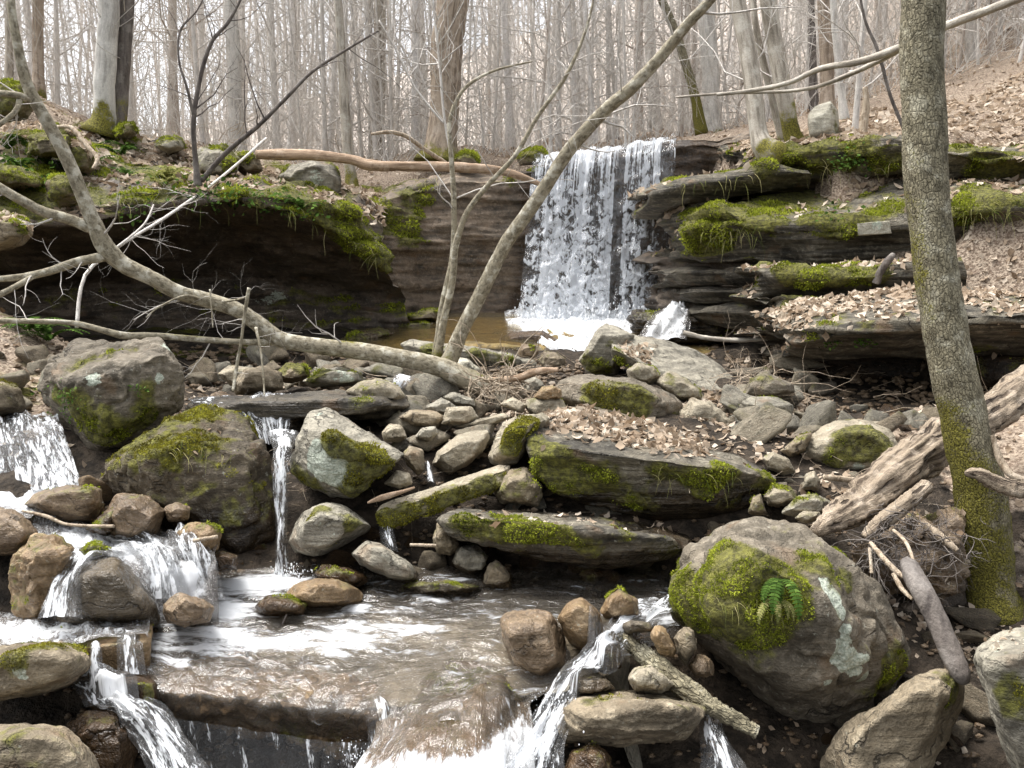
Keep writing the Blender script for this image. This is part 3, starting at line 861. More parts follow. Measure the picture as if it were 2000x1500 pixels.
ledge('edge_c', 'sloping moss covered ledge with scattered leaves below the thin jutting slab', [(1325, 470, 500, 10.6), (1304, 452, 486, 9.9), (1340, 440, 500, 9.2), (1400, 412, 505, 8.9), (1450, 425, 510, 8.6), (1520, 430, 520, 8.4), (1600, 428, 525, 8.2), (1680, 425, 530, 8.0), (1780, 415, 530, 7.7), (1860, 405, 480, 7.4), (1960, 390, 470, 7.1), (2120, 380, 470, 6.9)],
      back=1.6, rise=.42, mat='strata', moss=(-.20, .62, .45), mb=[(1400, 440, 50), (1460, 405, 50), (1520, 400, 50), (1380, 480, 40, .8), (1480, 440, 34), (1620, 430, 40), (1660, 435, 30), (1730, 415, 40, .8), (1350, 470, 40, .8), (1540, 380, 50, .8), (1880, 420, 40, .9), (1960, 410, 50, .9), (1900, 390, 40, .8)], strata=.11, Yref=8.6, jag=.06, nf=34)
ledge('edge_b2', 'narrow shadowed rock course tucked under the mossy top ledge', [(1450, 372, 420, 10.2), (1560, 352, 410, 9.6), (1680, 348, 405, 9.2), (1790, 335, 405, 8.8), (1900, 345, 410, 8.4), (2120, 350, 410, 8.0)], back=1.0, rise=.05, mat='cave', moss=(-.3, .4, .4), mb=[(1510, 370, 30), (1900, 370, 40)], Yref=9, strata=.08)
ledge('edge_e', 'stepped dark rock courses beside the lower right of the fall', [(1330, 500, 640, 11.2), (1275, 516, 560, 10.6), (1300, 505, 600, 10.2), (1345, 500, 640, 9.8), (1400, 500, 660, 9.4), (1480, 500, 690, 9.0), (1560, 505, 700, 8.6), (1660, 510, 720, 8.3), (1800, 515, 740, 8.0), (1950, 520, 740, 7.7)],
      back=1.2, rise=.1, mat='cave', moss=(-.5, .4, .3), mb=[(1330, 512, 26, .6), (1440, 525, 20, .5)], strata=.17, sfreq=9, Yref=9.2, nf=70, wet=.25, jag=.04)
for k, (lab, fr) in enumerate([
    ('upper of three thin wet dark shelves stepping down beside the fall', [(1318, 528, 548, 10.3), (1292, 534, 552, 9.9), (1330, 526, 556, 9.45), (1420, 524, 560, 9.05), (1530, 528, 565, 8.5)]),
    ('middle of three thin wet dark shelves stepping down beside the fall', [(1345, 566, 586, 10.2), (1322, 572, 590, 9.8), (1352, 563, 592, 9.4), (1440, 562, 596, 8.95), (1540, 568, 602, 8.4)]),
    ('lowest of three thin wet dark shelves stepping down beside the fall', [(1368, 604, 626, 10.0), (1346, 608, 630, 9.6), (1375, 600, 634, 9.3), (1455, 600, 638, 8.85), (1550, 608, 646, 8.3)])]):
    ledge('edge_s%d' % k, lab, fr, back=1.0, rise=.04, nf=14, nu=110, under=.2, mat='strata', moss=(-.4, .35, .4), strata=.05, wet=.42, Yref=9, jag=.04)
_seed[0] -= 3
ledge('edge_f', 'rock shelf topped by a bright green cushion of moss in front of the dark undercut', [(1510, 535, 560, 8.4), (1484, 536, 562, 7.9), (1500, 528, 575, 7.6), (1560, 530, 578, 7.4), (1640, 530, 585, 7.2), (1720, 520, 590, 7.0), (1800, 510, 600, 6.8), (1880, 505, 600, 6.7)],
      back=.9, rise=.05, mat='strata', moss=(-.25, .5, .4), mb=[(1500, 540, 26), (1540, 540, 34), (1600, 542, 34), (1650, 540, 32), (1695, 532, 30), (1720, 545, 24, .8)], strata=.07, Yref=7.4, nf=18, jag=.03)
ledge('edge_g', 'stack of thin broken rock layers under the bright moss cushion', [(1520, 600, 650, 8.2), (1488, 590, 650, 7.7), (1520, 585, 660, 7.4), (1580, 588, 665, 7.15), (1640, 585, 670, 6.95), (1720, 590, 680, 6.8), (1850, 600, 690, 6.6)],
      back=.9, rise=.04, mat='strata', moss=(-.25, .45, .4), mb=[(1545, 600, 24, .7), (1600, 605, 26, .8), (1638, 590, 16, .8)], strata=.14, sfreq=10, Yref=7.2, nf=30, jag=.05)
ledge('edge_h', 'wide lower ledge heaped with brown leaves behind the right hand tree', [(1580, 655, 690, 7.4), (1544, 660, 692, 6.9), (1570, 648, 694, 6.5), (1640, 632, 694, 6.2), (1740, 622, 690, 6.0), (1850, 610, 690, 5.85), (1960, 605, 700, 5.7), (2120, 600, 720, 5.5)],
      back=1.1, rise=.12, under=.7, mat='strata', moss=(-.32, .38, .4), mb=[(1590, 660, 20, .6), (1690, 665, 22, .6), (1750, 655, 25, .6), (1920, 680, 40, .7), (1890, 720, 40, .7)], strata=.08, sfreq=13, Yref=6.2, nf=40, jag=.05, lich=[(1720, 640, 16, .6)])
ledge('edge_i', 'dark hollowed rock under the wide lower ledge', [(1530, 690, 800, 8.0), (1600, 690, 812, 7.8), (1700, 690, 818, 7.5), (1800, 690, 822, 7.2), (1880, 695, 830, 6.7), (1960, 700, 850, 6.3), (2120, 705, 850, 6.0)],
      back=.5, rise=.0, mat='cave', moss=(-.6, .3, .3), strata=.08, sfreq=5, Yref=6.5, wet=.7, mb=[(1900, 730, 30, .8), (1980, 740, 40, .7)])  # high wet value blackens the rock, painting the undercut's shade
rock('block', 'small pale squared block wedged in the dark gap between right ledges', [(1674, 436, -.1), (1738, 432, -.1), (1742, 456, -.1), (1676, 461, -.1)], 7.75, .3, 'pale', 'stone_block', 'stone block', front=[(1674, 436, -.14), (1738, 432, -.14), (1740, 456, -.14), (1676, 460, -.14)], p=30, amp=.01, sub=5, cuts=0, lich=[(1712, 442, 16)])
rock('cube', 'pale upright block of stone standing on the right bank by the twin trees', [(1578, 225), (1590, 208), (1622, 196), (1637, 215), (1640, 262), (1628, 278), (1582, 276)], 9.6, .4, 'pale', 'standing_stone', 'standing stone', p=24, amp=.012, sub=5, cuts=2, mb=[(1634, 250, 14), (1630, 220, 10, .8)],
     front=[(1580, 225, -.15), (1592, 210, -.12), (1620, 200, -.15), (1624, 260, -.2), (1584, 272, -.2)], moss=(-.6, .1, .2))
# big mossy stones on the left bank
rock('lb1', 'pale rounded boulder under the bare log on the left bank', [(541, 345), (560, 322), (610, 310), (650, 318), (667, 345), (664, 385), (600, 385), (560, 362)], 11.2, .8, 'grey', moss=(-.5, .3, .4), mb=[(655, 325, 18, .9), (560, 330, 14, .6)], lich=[(610, 350, 40, .7)], sub=5)
rock('lb2', 'moss topped boulder beside the thin dark sapling on the left bank', [(375, 320), (392, 290), (440, 284), (468, 310), (466, 335), (430, 348), (385, 348)], 10.2, .7, 'grey', mb=[(440, 295, 24), (455, 320, 18)], lich=[(400, 330, 20, .6)], sub=5)
rock('lb3', 'small dark mossy stone right of the moss topped boulder on the left bank', [(455, 300), (480, 292), (505, 305), (515, 335), (480, 342), (462, 330)], 10.8, .5, 'brown', mb=[(480, 305, 14, .7)], sub=5)
rock('lb4', 'mossy stone at the foot of the twin trunks on the left bank', [(225, 262), (240, 240), (262, 240), (270, 262), (250, 275)], 11.4, .6, 'brown', moss=(.2, .6, .3), sub=5)
rock('lb5', 'low mossy stone half sunk in leaves behind the thin sapling', [(300, 285), (320, 268), (355, 272), (362, 290), (330, 300)], 11.2, .6, 'grey', moss=(.05, .5, .4), sub=5)
for k, (lab, s, Y) in enumerate([
    ('mossy hummock stone at the top left corner under the dark limb', [(-30, 180), (10, 155), (45, 165), (70, 195), (50, 230), (0, 240)], 9.4),
    ('mossy rock clump above the ferns at the left edge', [(60, 268), (90, 262), (130, 268), (140, 300), (90, 312), (50, 300)], 8.9),
    ('rounded mossy rock bulging below the fern tufts on the left', [(92, 350), (120, 345), (148, 358), (150, 395), (120, 402), (95, 385)], 8.0),
    ('mossy rock shelf end hanging over the hollow at the left edge', [(-30, 330), (30, 330), (80, 345), (90, 365), (30, 372), (-30, 370)], 8.1),
    ('mossy stone between leaf litter and ferns on the left slope', [(120, 290), (160, 282), (185, 300), (180, 335), (140, 340)], 9.2)]):
    rock('lm%d' % k, lab, s, Y, .6, 'brown', 'mossy_rock', 'mossy rock', moss=(.42, .4, .4), sub=5, amp=.05)
rock('lcorner', 'leaf topped mossy rock jutting in front of the hollow at the left edge', [(-60, 430), (0, 420), (50, 430), (64, 455), (40, 480), (-60, 500)], 7.0, .6, 'brown', 'mossy_rock', 'mossy rock', moss=(-.1, .5, .4), mb=[(45, 445, 20)], sub=5)
rock('capL', 'bright moss hummock on the cliff top left of the fall crest', [(1008, 308), (1030, 290), (1060, 292), (1072, 305), (1060, 322), (1015, 325)], 12.2, .5, 'brown', 'mossy_rock', 'mossy rock', moss=(.3, .5, .2), sub=5)
rock('capM', 'yellow green moss cushion beside the thick tan trunk on the cliff top', [(880, 315), (905, 301), (930, 305), (938, 320), (900, 325)], 12.6, .5, 'brown', 'mossy_rock', 'mossy rock', moss=(.35, .5, .2), sub=5)
# ================================================================== boulders in the stream bed
# --- around the foot of the fall
rock('slabA', 'leaning flat slab with wet grey top in front of the fall, leaf scraps on it', [(1190, 700, -.2), (1195, 668, 0), (1235, 652, .5), (1300, 662, .5), (1375, 690, .5), (1436, 735, .3), (1432, 752, 0), (1400, 772, -.2), (1310, 770, -.3), (1240, 735, -.3)], 7.0, .5, 'grey', 'slab', 'rock slab',
     front=[(1200, 690, -.35), (1260, 735, -.4), (1330, 770, -.4), (1410, 768, -.3)], p=26, amp=.012, cuts=2, mb=[(1205, 690, 22), (1215, 720, 20, .8), (1232, 660, 14, .7)], moss=(-.6, .1, .3), wet=.15)
rock('slabB', 'narrow upright wedge of rock with mossy front just left of the leaning slab', [(1128, 705), (1150, 672), (1168, 640), (1186, 627), (1225, 638), (1240, 655), (1200, 680), (1205, 738), (1150, 735)], 7.2, .4, 'grey', 'slab', 'rock slab', p=20, amp=.015, mb=[(1150, 705, 26), (1180, 720, 22), (1190, 670, 12, .6)], moss=(-.6, .1, .3))
rock('shelfM', 'long low mossy rock shelf behind the forked stems', [(780, 672), (800, 660), (860, 668), (930, 680), (1000, 690), (1045, 705), (1050, 722), (990, 728), (900, 715), (800, 702)], 8.2, .6, 'grey', 'slab', 'rock slab', p=18, amp=.02, mb=[(800, 680, 26), (840, 682, 26), (930, 690, 30, .8), (980, 708, 26, .7)], moss=(-.5, .2, .4))
rock('s1', 'small brown squared stone beside the foam at the fall foot', [(1010, 690), (1018, 672), (1045, 672), (1053, 690), (1045, 700), (1015, 698)], 8.4, .25, 'wetbrown', 'stone', 'stone', sub=5, wet=.3)
rock('s2', 'rounded dark stone directly below the foam at the fall foot', [(1050, 705), (1062, 687), (1085, 685), (1103, 700), (1102, 722), (1060, 724)], 8.0, .3, 'brown', 'stone', 'stone', sub=5, moss=(-.1, .2, .3))
rock('stepr', 'wet layered rock behind the small cascade right of the fall', [(1230, 625), (1235, 610), (1330, 603), (1420, 615), (1480, 640), (1470, 680), (1380, 690), (1240, 655)], 9.8, .6, 'strata', 'slab', 'rock slab', p=18, strata=.05, wet=.7, sub=6)
rock('mb0', 'moss covered rock showing above the amber pool against the hollow', [(792, 622), (820, 608), (850, 604), (858, 612), (856, 624), (800, 626)], 11.3, .4, 'brown', moss=(.15, .5, .3), sub=5)
rock('s3', 'angular grey stone on end beside the root tangle', [(1020, 745), (1045, 735), (1065, 752), (1050, 775), (1025, 770)], 6.5, .2, 'grey', 'stone', 'stone', sub=5, p=20)
rock('s3b', 'pale lichened stone tucked behind the fallen trunk and the forked stems', [(885, 712), (895, 697), (915, 702), (945, 728), (930, 742), (895, 735)], 7.0, .3, 'pale', 'stone', 'stone', sub=5)
rock('big5', 'broad purple brown boulder with patchy moss above the leaf covered slab', [(1078, 775), (1095, 742), (1150, 731), (1230, 737), (1300, 762), (1332, 785), (1330, 840), (1250, 845), (1150, 815)], 5.6, .6, 'purple', amp=.02, cuts=3, mb=[(1200, 775, 55, .75), (1250, 790, 40, .7), (1305, 830, 30, .8), (1150, 765, 30, .5)], moss=(-.5, .1, .5), mossmat='mossold', dens=.8)
rock('big5b', 'sloping tan rock right of the purple brown boulder, moss at its base', [(1325, 805), (1350, 778), (1385, 785), (1435, 825), (1448, 848), (1400, 860), (1330, 850)], 5.5, .5, 'tan', mb=[(1360, 835, 34, .8), (1420, 845, 26, .7)], moss=(-.5, .1, .3), p=18)
rock('tan1', 'smooth tan boulder behind the purple brown boulder', [(1225, 722), (1245, 708), (1275, 712), (1290, 735), (1270, 752), (1230, 745)], 6.3, .3, 'tan', sub=5)
rock('tan2', 'tan humped stone between the leaning slab and the sloping tan rock', [(1280, 745), (1300, 725), (1325, 730), (1372, 765), (1380, 785), (1320, 785)], 6.2, .35, 'tan', sub=5)
rock('st1', 'lower of two stacked tan stones beside the leaf covered slab', [(1022, 800), (1030, 780), (1060, 772), (1098, 782), (1110, 800), (1095, 815), (1040, 815)], 5.2, .3, 'tan', 'stone', 'stone', sub=5)
rock('st2', 'orange tan stone balanced on top of another beside the leaf covered slab', [(1040, 776), (1055, 757), (1082, 753), (1096, 762), (1096, 778), (1070, 785)], 5.15, .22, 'orange', 'stone', 'stone', sub=5, p=18)
# --- leaf covered slab stack, centre right
rock('leafslab', 'big flat slab covered with dry leaves, moss hanging on its layered front', [(1030, 842, .15), (1060, 815, .5), (1140, 800, 1.0), (1210, 812, 1.1), (1400, 872, .9), (1500, 905, .5), (1524, 925, .2), (1518, 945, 0), (1480, 975, 0), (1455, 1010, .1), (1340, 1022, .05), (1230, 1010, 0), (1100, 968, 0), (1035, 915, 0)], 4.15, 1.0, 'strata', 'slab', 'rock slab',
     front=[(1100, 868, -.1), (1200, 888, -.22), (1340, 905, -.25), (1450, 918, -.15), (1120, 950, -.05), (1250, 990, -.1), (1400, 990, -.1)], p=24, amp=.016, strata=.032, cuts=0, sub=7, back=.9,
     mb=[(1060, 890, 40), (1090, 915, 40, .8), (1110, 935, 45, .7), (1290, 920, 26, .8), (1340, 930, 26, .8), (1390, 935, 30, .8), (1370, 960, 22, .8), (1490, 925, 30), (1260, 985, 40, .5), (1045, 850, 25, .7), (1420, 925, 30, .7), (1160, 925, 40, .5), (1210, 960, 40, .5)], moss=(-.35, -.1, .45), wet=(.25, .5), lich=[(1170, 945, 16, .7), (1215, 985, 10, .7)])  # wet band darkens the lower front, shade put into the colour
rock('lowslab', 'long thin dark slab with moss fringe overhanging the pool below the leaf covered slab', [(856, 1015, .1), (880, 1000, .2), (1000, 997, .45), (1150, 1010, .5), (1270, 1028, .45), (1350, 1050, .2), (1345, 1078, 0), (1300, 1096, 0), (1180, 1106, 0), (1050, 1096, 0), (960, 1074, 0), (885, 1050, 0)], 3.6, .7, 'strata', 'slab', 'rock slab',
     front=[(880, 1012, -.02), (1000, 1020, -.1), (1150, 1032, -.12), (1290, 1052, -.08), (960, 1060, -.05), (1180, 1092, -.08)], p=22, amp=.016, strata=.032, cuts=0, sub=7, back=.9,
     mb=[(910, 1022, 38, .8), (970, 1025, 32, .9), (1050, 1035, 34, .9), (1110, 1048, 30, .9), (1160, 1065, 34, .8), (1220, 1040, 26, .6), (1000, 1010, 40, .6), (1290, 1065, 40, .5)], moss=(-.3, .05, .45), wet=(.1, .34))  # front face darkened by the wet band to paint its shade
rock('lsb', 'mossy brown boulder propping the left end of the leaf covered slab', [(950, 900), (965, 868), (982, 830), (1015, 812), (1080, 806), (1050, 835), (1022, 870), (1010, 905), (975, 910)], 4.45, .4, 'tan', mb=[(990, 855, 34, .8), (1030, 825, 30, .8), (1000, 885, 20, .6)], moss=(-.4, .1, .3), mossmat='mossold')
rock('lsc', 'greenish stone in the gap under the left end of the leaf covered slab', [(960, 960), (990, 925), (1030, 915), (1062, 950), (1050, 990), (980, 985)], 4.2, .4, 'brown', moss=(.0, .1, .4), dens=.5)
rock('tanb', 'tan tilted boulder with a flat pale top left of the leaf covered slab', [(836, 912, -.05), (848, 885, 0), (895, 848, .2), (955, 835, .25), (957, 850, .2), (945, 880, .05), (915, 908, 0), (870, 932, -.05)], 4.5, .35, 'tan', front=[(855, 890, -.15), (900, 865, -.1), (940, 862, -.05), (870, 925, -.12), (915, 900, -.1)], p=20, amp=.015, cuts=2, moss=(-.7, .1, .2))
rock('lichen', 'boulder with pale top, thick moss and a large grey green lichen patch on its front', [(562, 912), (570, 885), (583, 845, 0), (605, 808, .2), (645, 799, .3), (680, 825, .25), (740, 858, .15), (797, 886, .05), (793, 905), (745, 955), (700, 975), (640, 972), (590, 945)], 4.1, .5, 'grey', front=[(590, 840, -.05), (640, 845, -.22), (700, 880, -.22), (770, 900, -.1), (620, 940, -.15), (690, 960, -.15)], p=20, amp=.018, cuts=1, sub=7,
     mb=[(600, 850, 30), (640, 858, 34), (690, 880, 40), (740, 895, 42), (720, 935, 40), (700, 955, 30), (655, 862, 26, .8), (575, 920, 30, .8), (600, 940, 34, .7)], moss=(-.5, -.1, .3), lich=[(625, 812, 20, .8), (700, 842, 18, .7), (620, 895, 34, 1.2), (650, 905, 36, 1.2), (680, 940, 26, 1.2), (615, 915, 24, 1.0), (645, 925, 28, 1.1)], mossmat='mossold', wet=(.08, .2))
rock('g17', 'grey rounded boulder with thin moss cap left of the pool under the lichen patched boulder', [(560, 1058), (570, 1010), (600, 985), (640, 983), (690, 995), (735, 1018), (728, 1035), (695, 1052), (655, 1080), (610, 1088), (575, 1082)], 3.85, .4, 'grey', amp=.018, p=18, mb=[(615, 1000, 26, .8), (690, 1025, 24, .6), (650, 1060, 24, .4)], moss=(-.4, .1, .4), mossmat='mossold', dens=.7, lich=[(640, 1030, 40, .5)])
rock('g18', 'angular grey brown rock tilted down to the pool below the plank like slab', [(685, 1082), (715, 1055), (740, 1060), (800, 1098), (826, 1128), (815, 1142), (770, 1135), (705, 1105)], 3.65, .3, 'grey', p=24, amp=.012, wet=(.02, .14), moss=(-.7, 0, .2))
rock('w22', 'brown wet stone behind the orange tan pool stone', [(608, 1120), (630, 1104), (680, 1110), (722, 1130), (710, 1150), (650, 1140)], 3.6, .25, 'wetbrown', 'stone', 'stone', sub=5, wet=.8)
rock('w22b', 'flat wet slate stone at the back edge of the pool', [(780, 1146), (800, 1136), (870, 1134), (945, 1146), (925, 1158), (810, 1162)], 3.58, .2, 'grey', 'stone', 'stone', sub=5, wet=.9, p=20)
rock('w23', 'damp grey stone left of the dark gap under the long slab', [(884, 1100), (895, 1068), (930, 1065), (962, 1090), (950, 1122), (905, 1128)], 3.85, .3, 'grey', 'stone', 'stone', sub=5, wet=(.0, .12))
rock('w23b', 'pointed stone beside the shaded end of the pool', [(934, 1150), (952, 1100), (972, 1092), (1000, 1120), (1000, 1155)], 3.7, .25, 'brown', 'stone', 'stone', sub=5, p=18, wet=(.0, .1))
rock('w23c', 'mossy stone behind the left tip of the long thin slab', [(845, 1050), (856, 1018), (880, 1030), (900, 1070), (880, 1085), (855, 1078)], 3.85, .25, 'brown', 'stone', 'stone', sub=5, moss=(.05, .2, .3), dens=.6)
rock('w24', 'dark stone deep in the shaded gap under the long thin slab', [(1095, 1130), (1130, 1108), (1200, 1112), (1300, 1120), (1310, 1160), (1120, 1170)], 3.9, .3, 'wetbrown', 'stone', 'stone', sub=5, wet=.7)
# plank like mossy slab
rock('plank', 'plank like narrow slab, pale on top with shaggy moss side, sloping between boulders', [(733, 1000, -.05), (745, 985, 0), (975, 906, .25), (998, 908, .25), (992, 944, .15), (950, 962, .1), (840, 998, 0), (752, 1032, -.05)], 4.0, .12, 'tan', 'slab', 'rock slab', front=[(740, 1002, -.1), (860, 962, .0), (985, 918, .15), (755, 1030, -.1), (985, 944, .12)], p=26, amp=.01, cuts=0, sub=7,
     mb=[(770, 1005, 34), (820, 985, 34), (870, 970, 34), (920, 952, 34), (965, 935, 30), (750, 1018, 20)], moss=(-.5, -.35, .25), mossmat='mossold', dens=1.2)
rock('flatback', 'dark flat ledge with moss fringe the little centre left cascade slips over', [(365, 800, 0), (380, 778, .25), (560, 772, .4), (700, 764, .4), (790, 770, .3), (800, 795, 0), (770, 815, 0), (640, 822, 0), (540, 832, 0), (400, 830, 0)], 5.2, .6, 'strata', 'slab', 'rock slab', p=22, amp=.015, strata=.02, moss=(-.6, .2, .3), mb=[(760, 775, 30, .6), (700, 780, 30, .5)], wet=.5, cuts=0)
rock('fb2', 'smooth olive tinted boulder on the right end of the dark flat ledge', [(675, 765), (700, 745), (740, 738), (780, 752), (800, 775), (785, 790), (700, 785)], 5.35, .4, 'tan', moss=(.05, .2, .3), dens=.25, sub=5)
rock('fb3', 'pale lichen spotted mossy stone just under the fallen trunk', [(590, 745), (620, 722), (660, 716), (705, 728), (715, 745), (660, 755), (610, 756)], 6.0, .4, 'grey', mb=[(620, 735, 26, .8)], lich=[(665, 732, 30)], sub=5)
rock('fb4', 'rounded brown boulder in the shadow left of the mossy pale stone', [(455, 750), (480, 722), (520, 712), (550, 730), (555, 760), (500, 772), (460, 770)], 5.9, .4, 'brown', moss=(.0, .1, .3), dens=.3, sub=5)
rock('fb5', 'bright mossy low stone at the mouth of the hollow', [(530, 740), (560, 710), (600, 712), (606, 735), (570, 750)], 6.6, .4, 'brown', moss=(.1, .4, .3), sub=5)
rock('fb6', 'tan stone half under the fallen limb at the mouth of the hollow', [(425, 730), (445, 715), (490, 718), (500, 740), (450, 755)], 6.3, .3, 'tan', 'stone', 'stone', sub=5)
# --- left group
rock('ul', 'large purplish boulder upper left with mossy flank and a white lichen streak on its corner', [(76, 765), (98, 705, .1), (150, 667, .3), (200, 664, .35), (260, 662, .35), (335, 660, .25), (358, 672, .1), (364, 740, 0), (360, 795), (300, 832), (250, 872), (180, 882), (125, 852), (108, 812)], 4.75, .6, 'purple', front=[(120, 740, -.25), (200, 720, -.3), (310, 690, -.15), (310, 800, -.2), (200, 850, -.3)], p=15, amp=.03, cuts=4, sub=7,
     mb=[(140, 790, 46), (170, 830, 55, .8), (230, 840, 45, .8), (115, 770, 30), (290, 815, 30, .7), (180, 690, 50, .5), (280, 770, 28, .6), (150, 720, 40, .5)], moss=(-.5, .05, .5), lich=[(325, 700, 26, 1.1), (310, 740, 16, 1.1), (335, 670, 16, .9), (180, 742, 20, 1.0)])
rock('big2', 'massive dark brown boulder with moss on its crown beside the thin water spout', [(178, 935), (212, 880), (290, 830, .1), (370, 800, .25), (420, 798, .3), (470, 812, .3), (505, 850, .15), (534, 895, 0), (542, 1000), (536, 1112), (450, 1132), (370, 1060), (260, 1005), (195, 965)], 4.2, .6, 'shadebrown', front=[(260, 900, -.3), (380, 850, -.2), (490, 890, -.2), (500, 1090, -.25), (400, 1050, -.3)], p=13, amp=.03, cuts=5, sub=7,
     mb=[(330, 870, 50, .8), (300, 850, 50, .9), (400, 860, 40, .6), (450, 850, 46, .9), (500, 875, 36, .9), (370, 815, 40, .7), (340, 890, 34, .6), (250, 870, 30, .8)], moss=(-.22, .5, .4), mossmat='mossold', wet=(.1, .5), lich=[(420, 812, 30, .5)])  # dark colour and wet band paint the shade on the front
rock('ul2', 'pale green tinged boulder peeping out left of the purplish boulder', [(74, 760), (85, 720), (110, 705), (130, 730), (120, 790), (90, 795)], 5.1, .4, 'grey', moss=(.05, .2, .3), sub=5, dens=.5)
rock('ul3', 'olive boulder at the left edge above the left cascade', [(-60, 760), (0, 740), (35, 760), (50, 800), (20, 812), (-60, 812)], 5.0, .5, 'brown', moss=(.05, .2, .4), sub=5, mossmat='mossold')
rock('r4', 'brown slabby rock at the foot of the left cascade', [(45, 985), (68, 960), (140, 945), (195, 950), (204, 985), (185, 1018), (120, 1018)], 3.8, .35, 'wetbrown', amp=.02, p=18, wet=.25, sub=6, cuts=3)
rock('r5', 'dark brown squared rock below the massive boulder', [(200, 1008), (228, 968), (290, 966), (322, 998), (305, 1042), (255, 1060), (215, 1052)], 3.65, .35, 'wetbrown', amp=.02, p=18, wet=.45, sub=6)
rock('r5b', 'small reddish stone against the base of the massive boulder', [(318, 990), (345, 982), (375, 995), (372, 1014), (330, 1018)], 3.7, .2, 'wetbrown', 'stone', 'stone', sub=5, wet=.3)
rock('r5c', 'flat tan stone with a pale stick lying on it', [(345, 1040), (370, 1022), (410, 1024), (432, 1040), (425, 1075), (385, 1085)], 3.55, .25, 'orange', 'stone', 'stone', sub=5, wet=.3)
rock('r5d', 'dark wet slanted stone left of the dark brown squared rock', [(165, 1035), (205, 1000), (230, 990), (225, 1040), (200, 1050)], 3.6, .25, 'wetbrown', 'stone', 'stone', sub=5, wet=.9)
rock('r6', 'brown rock cut off by the left edge', [(-60, 1010), (0, 993), (40, 1005), (75, 1040), (62, 1068), (20, 1086), (-60, 1085)], 3.4, .35, 'wetbrown', amp=.02, p=18, wet=.15)
rock('r7', 'tall knobbly tan rock standing in white water at the left', [(28, 1085), (60, 1050), (100, 1045), (146, 1066), (136, 1102), (112, 1150), (98, 1190), (66, 1216), (30, 1206), (18, 1150)], 3.15, .3, 'orange', amp=.045, p=15, cuts=5, wet=(-.1, .12))
rock('r8', 'smooth grey boulder with water sheeting over its left side', [(105, 1190), (128, 1125), (175, 1092), (236, 1090), (270, 1128), (302, 1170), (310, 1220), (220, 1228), (112, 1222)], 3.1, .4, 'grey', amp=.016, p=12, wet=.75, cuts=3, moss=(-.7, 0, .2))
rock('r9', 'pinkish brown angular rock with a root across it in the middle of the white water', [(314, 1182), (350, 1156), (400, 1170), (418, 1186), (410, 1214), (362, 1226), (326, 1216)], 3.0, .25, 'wetbrown', amp=.02, p=18, wet=.2)
rock('r9b', 'small dark mossy stone parting the left white water', [(152, 1075), (175, 1062), (205, 1065), (218, 1082), (190, 1092), (158, 1090)], 3.3, .2, 'brown', 'stone', 'stone', sub=5, moss=(.1, .3, .3), wet=.8)
rock('r9c', 'dark stone in the gap between the two short left falls', [(308, 1100), (330, 1082), (350, 1100), (352, 1135), (320, 1140)], 3.4, .2, 'wetbrown', 'stone', 'stone', sub=5, wet=.9)
rock('r9d', 'dark brown stone tucked beneath the massive boulder by the spout', [(410, 1088), (430, 1075), (465, 1085), (462, 1112), (425, 1115)], 3.55, .2, 'wetbrown', 'stone', 'stone', sub=5, wet=.6)
rock('r9e', 'flat wet stones low in the foam below the spout', [(498, 1185), (520, 1166), (570, 1164), (600, 1180), (595, 1198), (510, 1200)], 3.3, .2, 'wetbrown', 'stone', 'stone', sub=5, wet=.9)
rock('r16', 'orange tan flat topped stone at the pool edge below the grey rounded boulder', [(554, 1166), (575, 1142), (615, 1127), (655, 1130), (700, 1150), (716, 1168), (690, 1186), (600, 1188), (560, 1180)], 3.45, .3, 'orange', amp=.02, p=16, wet=(-.05, .08))
rock('r10', 'flat brown ledge with foam running over it and two small spills on its face', [(-60, 1240, .2), (0, 1222, .3), (150, 1214, .35), (292, 1213, .25), (296, 1240, 0), (294, 1310, 0), (190, 1330, -.05), (-60, 1330, 0)], 2.85, .3, 'orange', 'slab', 'rock slab', front=[(290, 1250, -.06), (180, 1262, -.1), (0, 1275, -.1), (290, 1305, -.05), (0, 1330, -.1)], p=22, amp=.015, wet=.42, cuts=0)
rock('r11', 'log shaped olive boulder with a round pale lichen spot at the left edge', [(-80, 1290), (0, 1262), (80, 1250), (140, 1252), (178, 1275), (180, 1305), (140, 1340), (60, 1362), (-80, 1385)], 2.6, .35, 'brown', amp=.018, p=12, mb=[(150, 1265, 26, .8), (100, 1262, 34, .6), (20, 1285, 40, .5)], moss=(-.25, .2, .45), mossmat='mossold', dens=.5, lich=[(38, 1318, 20, 1.2)], cuts=3)
rock('r12', 'rounded olive brown boulder in the bottom left corner', [(-80, 1430), (0, 1416), (80, 1416), (140, 1430), (190, 1478), (215, 1560), (-80, 1580)], 2.25, .35, 'brown', amp=.015, p=12, moss=(-.1, .15, .4), mossmat='mossold', dens=.4, cuts=3)
rock('r13', 'black wet rock with water braiding over it left of the lower ledge', [(160, 1350), (185, 1322), (260, 1315), (315, 1325), (325, 1380), (320, 1420), (240, 1415), (180, 1380)], 2.75, .3, 'wetbrown', amp=.025, p=16, wet=.9, mb=[(290, 1340, 26, .7)], moss=(-.6, .1, .3))
rock('r13b', 'dark lumpy rock beneath the braided water near the bottom left', [(130, 1420), (165, 1395), (235, 1395), (270, 1440), (265, 1500), (230, 1540), (140, 1520)], 2.55, .3, 'wetbrown', amp=.03, p=14, wet=.9)
